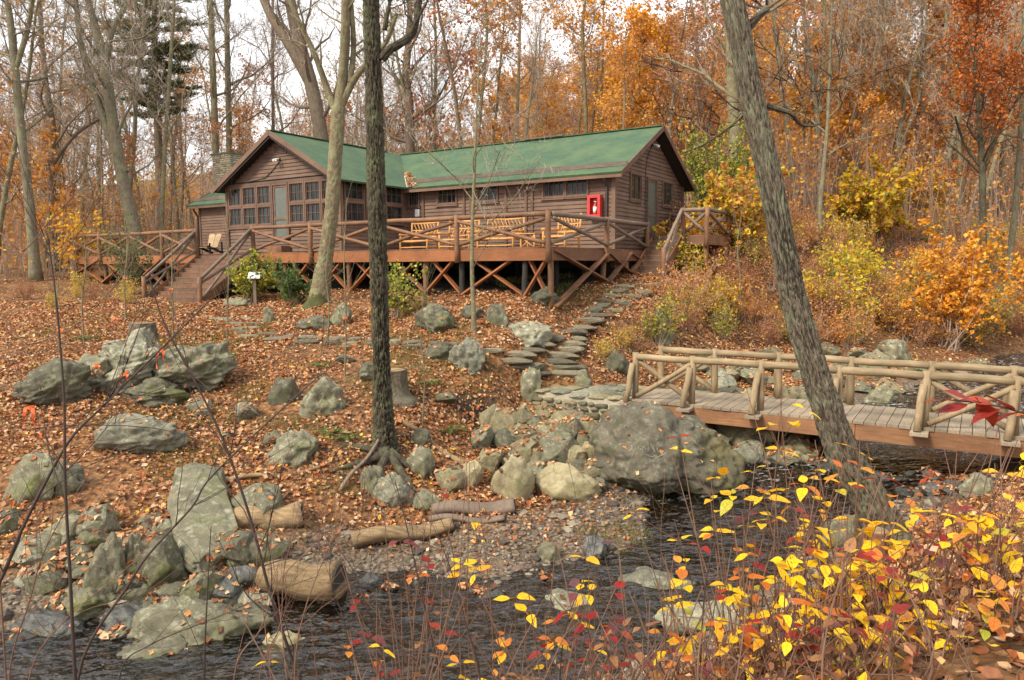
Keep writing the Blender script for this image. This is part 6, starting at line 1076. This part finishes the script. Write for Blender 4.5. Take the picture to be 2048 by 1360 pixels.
# white seed heads
# ---------------------------------------------------------------- bare saplings crossing the left foreground
def px_stem(label, path, Y, r0, seed, twigs=10, name='bare_sapling', m=m_stem_d, Y2=None, tl=.7):
    g = np.random.default_rng(seed); Ys = np.linspace(Y, Y2 or Y, len(path)); P = [at(a, b_, y) for (a, b_), y in zip(path, Ys)]
    gzb = gz(P[0][0], P[0][1]); 
    if P[0][2] > gzb: P.insert(0, np.array([P[0][0] + (P[0][0] - P[1][0]) * .3, P[0][1], gzb - .05]))
    B0 = P[0].copy(); P = np.array(P) - B0; e = empty(name, B0, 0, label, 'sapling'); TP, TR = smooth_path(P, np.linspace(r0, r0 * .3, len(P)), 34); b = MB(); b.tube(TP, TR, 7, cap=False); c = MB()
    for k in range(twigs):
        i = g.integers(8, 34); d = norm(norm(TP[i] - TP[i - 1]) + g.normal(0, .55, 3) * [1, .7, 1]); l = tl * g.uniform(.4, 1.2); Q = bpath(TP[i], d, l, 6, g, .1, .05); c.tube(Q, np.linspace(TR[i] * .5, .0012, 7), 4, cap=False)
        for q in range(3): w = g.integers(1, 6); S = bpath(Q[w], norm(Q[w] - Q[w - 1]) + g.normal(0, .5, 3), l * .4, 4, g, .12, .04); c.tube(S, np.linspace(TR[i] * .25, .001, 5), 3, cap=False)
    b.build('stem', m, e, True)
    if c.n: c.build('twig_spray', m, e, kind='stuff')
    return e
px_stem('dark sapling rising from the lower left into two long arching stems', [(150, 1350), (140, 1150), (130, 960), (128, 800), (112, 600), (95, 470)], 4.0, .012, 1, 10)
px_stem('dark slanting sapling crossing the left edge boulders', [(-40, 1240), (0, 1164), (43, 1061), (85, 976), (141, 878), (200, 818), (239, 780), (340, 680), (420, 600)], 4.2, .013, 2, 12)
px_stem('long thin sapling slanting right over the tall slab', [(162, 1330), (256, 1172), (298, 1108), (384, 1014), (426, 950), (597, 788), (680, 720)], 4.2, .010, 3, 10)
px_stem('dark sapling leaning left past the sawn log', [(600, 1360), (588, 1330), (541, 1189), (503, 1044), (452, 895), (401, 784), (330, 650), (300, 560)], 4.4, .013, 4, 12)
px_stem('straight thin brown stem standing in the lower left water', [(409, 1355), (414, 1200), (422, 1053)], 4.2, .008, 5, 2)
px_stem('thin bare sapling in front of the gravel bar', [(880, 1360), (850, 1220), (815, 1060), (790, 960)], 4.2, .008, 6, 7); px_stem('forked bare sapling over the middle of the stream', [(960, 1360), (930, 1240), (905, 1150), (880, 1080)], 4.0, .007, 7, 8); px_stem('pale bare stem left of the gravel bar', [(590, 1340), (610, 1220), (655, 1100), (690, 1030)], 4.0, .006, 8, 6, m=m_stem)
px_stem('thin bare twiggy stem over the sawn log', [(470, 1345), (520, 1260), (560, 1160), (640, 1080)], 4.1, .006, 9, 8, m=m_stem); px_stem('reddish bare stem in front of the huge boulder', [(1330, 1300), (1322, 1200), (1290, 1090), (1262, 1040)], 4.2, .006, 10, 6, m=m_stem); px_stem('upright dark twig beside the red shrubs', [(1400, 1340), (1408, 1200), (1420, 1120), (1440, 1060)], 3.9, .007, 11, 6)
px_stem('very thin bare stem low at the far left', [(20, 1340), (60, 1200), (90, 1100), (170, 960), (260, 870)], 4.4, .006, 12, 8, m=m_stem); px_stem('thin arching twig crossing the flat slab', [(-30, 900), (60, 860), (180, 850), (330, 860), (450, 900)], 4.3, .006, 13, 6)
for i, (pa, lb_) in enumerate([([(-20, 1100), (60, 1010), (180, 930), (330, 880), (420, 850)], 'thin twig fanning over the mossy left edge boulder'), ([(60, 1350), (130, 1240), (260, 1130), (330, 1040)], 'thin bare stem over the mossed boulders'), ([(240, 1350), (300, 1290), (420, 1240), (560, 1180), (640, 1150)], 'low arching twig across the broad slab'), ([(520, 1350), (560, 1250), (570, 1130), (610, 1010)], 'upright thin twig beside the sawn log end'), ([(700, 1350), (690, 1250), (660, 1150), (672, 1060)], 'thin upright twig right of the sawn log'), ([(1010, 1350), (985, 1240), (960, 1130), (950, 1050)], 'dark thin stem over the gravel bar'), ([(760, 1350), (740, 1230), (700, 1130), (640, 1060)], 'leaning thin twig left of the stream centre'), ([(-20, 700), (60, 690), (150, 650), (230, 570), (270, 500)], 'thin branch reaching in at the left edge'), ([(1120, 1350), (1135, 1240), (1180, 1130), (1195, 1060)], 'thin twig rising before the small pool'), ([(-30, 560), (50, 500), (110, 430), (200, 340)], 'dark thin branch crossing the far left trunks')]): px_stem(lb_, pa, 4.3, .0055, 200 + i, 11, m=m_stem if i % 2 else m_stem_d, tl=.55)
# thin saplings on the far bank, some tied with orange tape
m_tape = mat_plain('orange_flagging_tape', (.85, .13, .03), .45)
def tape(px, py, Y, label, L_=.22, seed=0):
    g = np.random.default_rng(seed); p = at(px, py, Y); b = MB(); th = np.linspace(0, 2 * math.pi, 9); r = .03; V = np.concatenate([np.stack([r * np.cos(th), r * np.sin(th), 0 * th + .015], 1), np.stack([r * np.cos(th), r * np.sin(th), 0 * th - .015], 1)]); b.add(V, [[i, i + 1, 9 + i + 1, 9 + i] for i in range(8)])
    for s in (-1, 1):
        t = np.linspace(0, 1, 7); c = np.stack([s * (.03 + t * .05) + .01 * np.sin(t * 8 + s), -.03 - .02 * np.sin(t * 5), -t * L_ * g.uniform(.6, 1)], 1); w = np.stack([.014 * np.cos(t * 3), .012 * np.sin(t * 3), 0 * t], 1); b.add(np.concatenate([c - w, c + w]), [[i, i + 1, 7 + i + 1, 7 + i] for i in range(6)])
    o = b.build('flagging_tape', m_tape); o.location = p; o.scale = (.85,) * 3; return tag(o, label, 'tape', 'orange flagging tapes on the left slope')
fb = [(345, 770, 1, 400, 'slim far bank sapling in front of the deck stairs'), (456, 745, -1, 430, 'slim far bank sapling right of the deck stairs'), (690, 752, 2, 395, 'tall thin sapling left of the dark tree'), (655, 690, 3, 470, 'thin sapling beside the pale forked tree'), (168, 690, -4, 430, 'thin sapling near the left deck end'), (252, 640, -3, 420, 'thin sapling in front of the left deck rail'), (118, 790, 3, 500, 'thin grey sapling left of the hollow stump'), (845, 850, 4, 560, 'thin sapling right of the dark tree'), (1478, 640, 3, 420, 'thin stem among the right bank shrubs')]
for i, (a, b_, dx, t, l) in enumerate(fb):
    h_ = hit(a, b_, 9); px_stem(l, [(a, b_), (a + dx, (b_ * 2 + t) / 3), (a - dx, (b_ + 2 * t) / 3), (a + dx * 2, t)], h_[1], .022 * h_[1] / 16, 60 + i, 12, 'thin_sapling', m_bark_p, tl=1.2)
for i, (a, b_, y, l) in enumerate([(343, 577, None, 'orange tape tied high on the sapling before the deck stairs'), (456, 650, None, 'orange tape ring on the sapling right of the deck stairs'), (252, 556, None, 'orange tape on the sapling before the left deck rail'), (169, 636, None, 'orange tape on the sapling near the left deck end'), (122, 658, 11, 'orange tape left of the hollow stump'), (323, 700, 9, 'long orange tape hanging beside the layered outcrop'), (195, 730, 8.5, 'orange tape fluttering over the ridged outcrop'), (251, 748, 8, 'orange tape low on a twig below the ridged outcrop'), (62, 815, 6, 'long orange tape at the left edge over the sloping slab'), (232, 636, 12, 'orange tape left of the slim sapling'), (691, 635, None, 'orange tape on the tall thin sapling left of the dark tree'), (845, 660, None, 'orange tape on the thin sapling right of the dark tree')]):
    if y is None: y = hit(*{343: (345, 770), 456: (456, 745), 252: (252, 640), 169: (168, 690), 691: (690, 752), 845: (845, 850)}[a], 9)[1] - .03
    tape(a, b_, y, l, .3 if 'long' in l else .16, i)
# ---------------------------------------------------------------- bushes
def bush_mesh(seed, h, w, leafn, pals, lsize, mt=m_twig, stems=16, sub=7, lspread=.07, upward=.9):
    g = np.random.default_rng(seed); cr = MB(); LP = []
    for i in range(stems):
        az = g.uniform(0, 6.28); el = g.uniform(.5, 1.4); P = bpath(g.normal(0, .08, 3) * [1, 1, 0] * w, [math.cos(az) * math.cos(el) * w / h, math.sin(az) * math.cos(el) * w / h, math.sin(el)], h * g.uniform(.6, 1.05), 6, g, .16, .06); cr.tube(P, np.linspace(.012, .004, 7) * h / 1.5, 4, cap=False)
        for j in range(sub): q = g.integers(2, 7); S = bpath(P[q], norm(P[q] - P[q - 1]) + g.normal(0, .6, 3), h * g.uniform(.15, .35), 3, g); cr.tube(S, [.005, .004, .003, .002], 3, cap=False); LP.append(S[1:])
    LPv = np.vstack(LP); ii = g.integers(0, len(LPv), leafn); C = LPv[ii] + g.normal(0, lspread, (leafn, 3)); nr = g.normal(0, 1, (leafn, 3)) + [0, -.3, .7]; nr /= np.linalg.norm(nr, axis=1)[:, None]; pl = np.vstack([PAL[p] for p in pals])
    if leafn: V, T, c = leaf_flat(C, nr, g.uniform(.7, 1.3, leafn) * lsize, pl[g.integers(0, len(pl), leafn)] * g.uniform(.75, 1.2, (leafn, 1)), g, .3); cr.add(V, T=T, m=1, col=c)
    return cr.mesh('branches', [mt, m_fol])
def bush(px, py, wpx, hpx, label, pals, dens=1., lsize=.07, seed=0, group=None, mt=None, name='bush', y0=10, **k):
    h_ = hit(px, py, y0); s = h_[1] / FPX; w, h = wpx * s / 2, hpx * s; n = int(700 * dens * max(.4, w * h)); e = empty(name, h_ + [0, .1, -.05], 0, label, 'bush', group); link('branches', bush_mesh(seed, h, w, n, pals, lsize, mt or m_twig, **k), e); return e
bush(503, 606, 70, 92, 'bright green rhododendron bush beside the deck stairs', ['lime', 'green', 'lime'], 2.4, .12, 1); bush(590, 612, 80, 80, 'dark green bush under the deck left of the pale forked tree', ['green'], 1.6, .12, 2); bush(790, 640, 90, 100, 'yellow green bush under the deck right of the dark tree', ['lime', 'green'], 1.3, .1, 3); bush(255, 590, 55, 130, 'dark evergreen bush before the left deck rail', ['green', 'pine'], 1.2, .1, 4)
bush(1420, 470, 110, 190, 'soft green evergreen bush right of the gable', ['green', 'lime'], 2.4, .09, 5, mt=m_twig_d, stems=26); bush(1750, 490, 200, 150, 'large leaved bush with yellow green leaves on the right slope', ['yellow', 'yellow', 'lime', 'rust'], 1.9, .19, 6, stems=24); bush(1465, 520, 150, 170, 'large leaved yellow bush left of the leaning trunk', ['yellow', 'rust', 'orange', 'lime'], 1.7, .17, 7, stems=24)
bush(1870, 450, 70, 120, 'small golden topped bush on the right slope', ['yellow', 'rust'], 1., .15, 8); bush(1905, 700, 210, 220, 'spreading bush of orange leaves on the right bank', ['orange', 'gold', 'gold'], 1.3, .13, 9, stems=26); bush(1385, 520, 80, 85, 'yellow leaved bush over the landing rail', ['yellow', 'orange'], 1.8, .12, 10); bush(1345, 545, 50, 70, 'pale yellow leaved shrub at the door stairs foot', ['yellow', 'lime'], 1., .1, 11); bush(150, 560, 70, 130, 'golden leaved bush at the left deck end', ['gold', 'yellow'], .55, .15, 12)
bush(1700, 620, 110, 120, 'lime yellow bush right of the leaning trunk', ['lime', 'yellow'], 1.2, .13, 13); bush(330, 470, 60, 150, 'tall sparse yellow bush behind the stairs', ['yellow'], .5, .14, 14)
BV = [bush_mesh(50, 1.5, 1.0, 700, ['rust', 'tan', 'red'], .08), bush_mesh(51, 1.3, 1.0, 900, ['lime', 'lime', 'green', 'tan'], .085), bush_mesh(52, 1.6, 1.0, 950, ['yellow', 'yellow', 'lime', 'tan'], .095), bush_mesh(53, 1.4, 1.1, 700, ['orange', 'rust'], .085), bush_mesh(54, 1.7, .9, 500, ['rust', 'red'], .075, stems=26, sub=9, mt=mat_plain('russet_twig', (.24, .12, .07), .9))]
BL = ['rusty brown shrub on the right bank', 'olive green shrub on the right bank', 'yellow flecked shrub on the right bank', 'orange brown shrub on the right bank', 'bare twiggy shrub on the right bank']
for i in range(170):
    a = gr_.uniform(1310, 2060); b_ = gr_.uniform(500, 700) if gr_.random() < .75 else gr_.uniform(450, 520)
    if a < 1360 and b_ < 570: continue
    if 690 < b_ and a < 1420: b_ = 690
    h_ = hit(a, b_, 14); k = gr_.choice([0, 0, 1, 2, 2, 3, 3, 4, 4]); o = tag(link('bank_shrub', None, None, h_ - [0, 0, .05], (0, 0, gr_.uniform(0, 6.28)), gr_.uniform(.55, 1.05)), BL[k] + (' left of the leaning trunk' if a < 1560 else ' behind the footbridge' if a < 1800 else ' at the far right') + (', upper slope' if b_ < 560 else ', near the stones' if b_ > 640 else ''), 'shrub', 'right bank shrubs: ' + BL[k].split(' shrub')[0]); link('branches', BV[k], o)
for i in range(16):
    a = gr_.choice([gr_.uniform(0, 300), gr_.uniform(1180, 1330)]); b_ = gr_.uniform(585, 620) if a < 400 else gr_.uniform(640, 745); h_ = hit(a, b_, 12); k = gr_.choice([0, 1, 2, 4]); o = tag(link('low_shrub', None, None, h_ - [0, 0, .05], (0, 0, gr_.uniform(0, 6.28)), gr_.uniform(.3, .5)), 'small scrubby shrub ' + ('near the left deck' if a < 400 else 'beside the stone steps'), 'shrub', 'small shrubs ' + ('near the left deck' if a < 400 else 'beside the stone steps')); link('branches', BV[k], o)
# ferns and green tufts
def fern_mesh(seed):
    g = np.random.default_rng(seed); b = MB()
    for f in range(8):
        az = f * .8 + g.uniform(-.3, .3); t = np.linspace(0, 1, 14); L_ = g.uniform(.7, 1); R_ = np.stack([np.cos(az) * t * L_, np.sin(az) * t * L_, .75 * t - .6 * t ** 2], 1); b.tube(R_, np.linspace(.012, .004, 14), 3, cap=False, col=(.08, .12, .03)); sd_ = np.array([-math.sin(az), math.cos(az), 0])
        for i in range(2, 14):
            for s in (-1, 1): w = .2 * math.sin(math.pi * t[i]) ** .7 + .03; p = R_[i]; d = R_[i] - R_[i - 1]; b.add([p - d * .45, p + d * .45, p + sd_ * s * w + d * .5 - [0, 0, .03]], T=[[0, 1, 2]], m=1, col=PAL['green'][g.integers(0, 3)] * g.uniform(.8, 1.6))
    return b.mesh('fronds', [m_fol, m_fol])
FM = [fern_mesh(1), fern_mesh(2)]
for i, (a, b_, s, l) in enumerate([(165, 1065, .42, 'green fern clump on the left bank above the upright boulders'), (200, 1045, .35, 'small fern beside the green fern clump at left'), (95, 1095, .4, 'fern low at the left edge'), (300, 745, .45, 'dark fern on the ridged outcrop'), (375, 745, .4, 'fern at the right of the layered outcrop'), (660, 870, .4, 'green fern left of the dark tree'), (690, 880, .35, 'small fern close to the dark tree trunk'), (860, 770, .4, 'green plant above the cut bank'), (900, 865, .4, 'fern on the eroded bank'), (640, 735, .35, 'small green fern near the round lichen boulder'), (170, 680, .35, 'fern patch left of the hollow stump'), (1300, 800, .3, 'fern behind the bridge end'), (1810, 745, .5, 'dark green fern on the far right bank')]):
    h_ = hit(a, b_, 8); e = tag(link('fern', None, None, h_, (0, 0, i), s * 1.1), l, 'fern', 'ferns on the banks'); link('fronds', FM[i % 2], e)
g = np.random.default_rng(8); n_ = 20000; X, Y = scatter(n_ * 4, -14, 4, 11, 24, g); nn2 = fbm(np.stack([X, Y, 0 * X], 1) * .7, 3, 66); ok = (nn2 > .36); X, Y = X[ok][:n_], Y[ok][:n_]; Z = ground(X, Y); k = len(X); h = g.uniform(.05, .16, k); Bq = np.stack([X, Y, Z], 1); ang = g.uniform(0, 6.28, k); sd_ = np.stack([np.cos(ang), np.sin(ang), 0 * ang], 1) * .008; Tq = Bq + np.stack([g.normal(0, .4, k) * h, g.normal(0, .4, k) * h, h], 1); V = np.stack([Bq - sd_, Bq + sd_, Tq], 1).reshape(-1, 3)
tag(MB().add(V, T=np.arange(k * 3).reshape(-1, 3), col=np.array([(.14, .16, .03), (.22, .22, .05), (.26, .2, .07)])[g.integers(0, 3, k)]).build('grass', m_fol), 'short olive grass tufts between the fallen leaves', 'grass', kind='stuff')
# roots of the dark tree
rt = hit(775, 938, 9)
for i, (az, l) in enumerate(((-2.6, 1.2), (-1.9, .9), (-.9, 1.1), (-.2, 1.0), (2.9, 1.0))):
    g = np.random.default_rng(i); t = np.linspace(0, 1, 10); x = rt[0] + np.cos(az) * t * l; y = rt[1] + .2 + np.sin(az) * t * l * .8; z = ground(x, y) + .16 * (1 - t) ** 2 + .01; b = MB(); b.tube(np.stack([x, y, z], 1) - rt, np.linspace(.10, .025, 10), 8); o = b.build('tree_root', m_bark_d, None, True); o.location = rt; tag(o, ['gnarled root of the dark tree creeping left', 'gnarled root of the dark tree running down left', 'gnarled root of the dark tree running down right', 'gnarled root of the dark tree creeping right', 'gnarled root behind the dark tree foot'][i], 'root', 'roots of the dark tree')

# roots hanging out of the cut bank
ub = hit(965, 806, 10); e = empty('bank_roots', ub, 0, 'thin dark roots hanging from the eroded bank above the rock heap', 'roots'); g = np.random.default_rng(12)
for k in range(16): x = g.uniform(-.65, .7); yq = ub[1] - .12; P = bpath((x, -.12, gz(ub[0] + x, yq) - ub[2] + .02), (g.normal(0, .3), -.5, -.8), g.uniform(.2, .5), 6, g, .25, -.05); MB().tube(P, np.linspace(.012, .003, 7), 5).build('root', m_stem_d, e)
# leaves lying on boulders and ledges
g = np.random.default_rng(14); LPv, LN = [], []
for o in list(sc.objects):
    if o.type == 'MESH' and o.parent is None and o.name.split('.')[0] in ('boulder', 'rock') and o.location.y < 24:
        me = o.data; n_ = len(me.polygons); cen = np.empty(n_ * 3); nor = np.empty(n_ * 3); ar = np.empty(n_); me.polygons.foreach_get('center', cen); me.polygons.foreach_get('normal', nor); me.polygons.foreach_get('area', ar); cen = cen.reshape(-1, 3); nor = nor.reshape(-1, 3)
        mw = np.array(o.rotation_euler.to_matrix()); sc_ = np.array(o.scale); C = (cen * sc_) @ mw.T + np.array(o.location); Nn = (nor / sc_) @ mw.T; Nn /= np.linalg.norm(Nn, axis=1)[:, None]; up = np.clip(Nn[:, 2] - .45, 0, 1) * ar
        if up.sum() <= 0: continue
        size = float(np.prod(np.array(o.dimensions[:2]))); k = min(40, int(size * 13 * g.uniform(.0, 1.1)));
        if k < 1: continue
        i = g.choice(n_, k, p=up / up.sum()); z = C[i]; ok = z[:, 2] > ground(z[:, 0], z[:, 1]); LPv.append(z[ok] + Nn[i][ok] * .012); LN.append(Nn[i][ok])
P = np.vstack(LPv); Nn = np.vstack(LN) + g.normal(0, .25, (len(P), 3)); Nn /= np.linalg.norm(Nn, axis=1)[:, None]; V, T, C = leaf_flat(P, Nn, g.uniform(.06, .12, len(P)), LITTER[g.integers(0, 14, len(P))], g, .4)
tag(MB().add(V, T=T, col=C).build('leaf_litter', m_litter), 'scattered brown leaves lying on the boulders', 'leaves', kind='stuff')
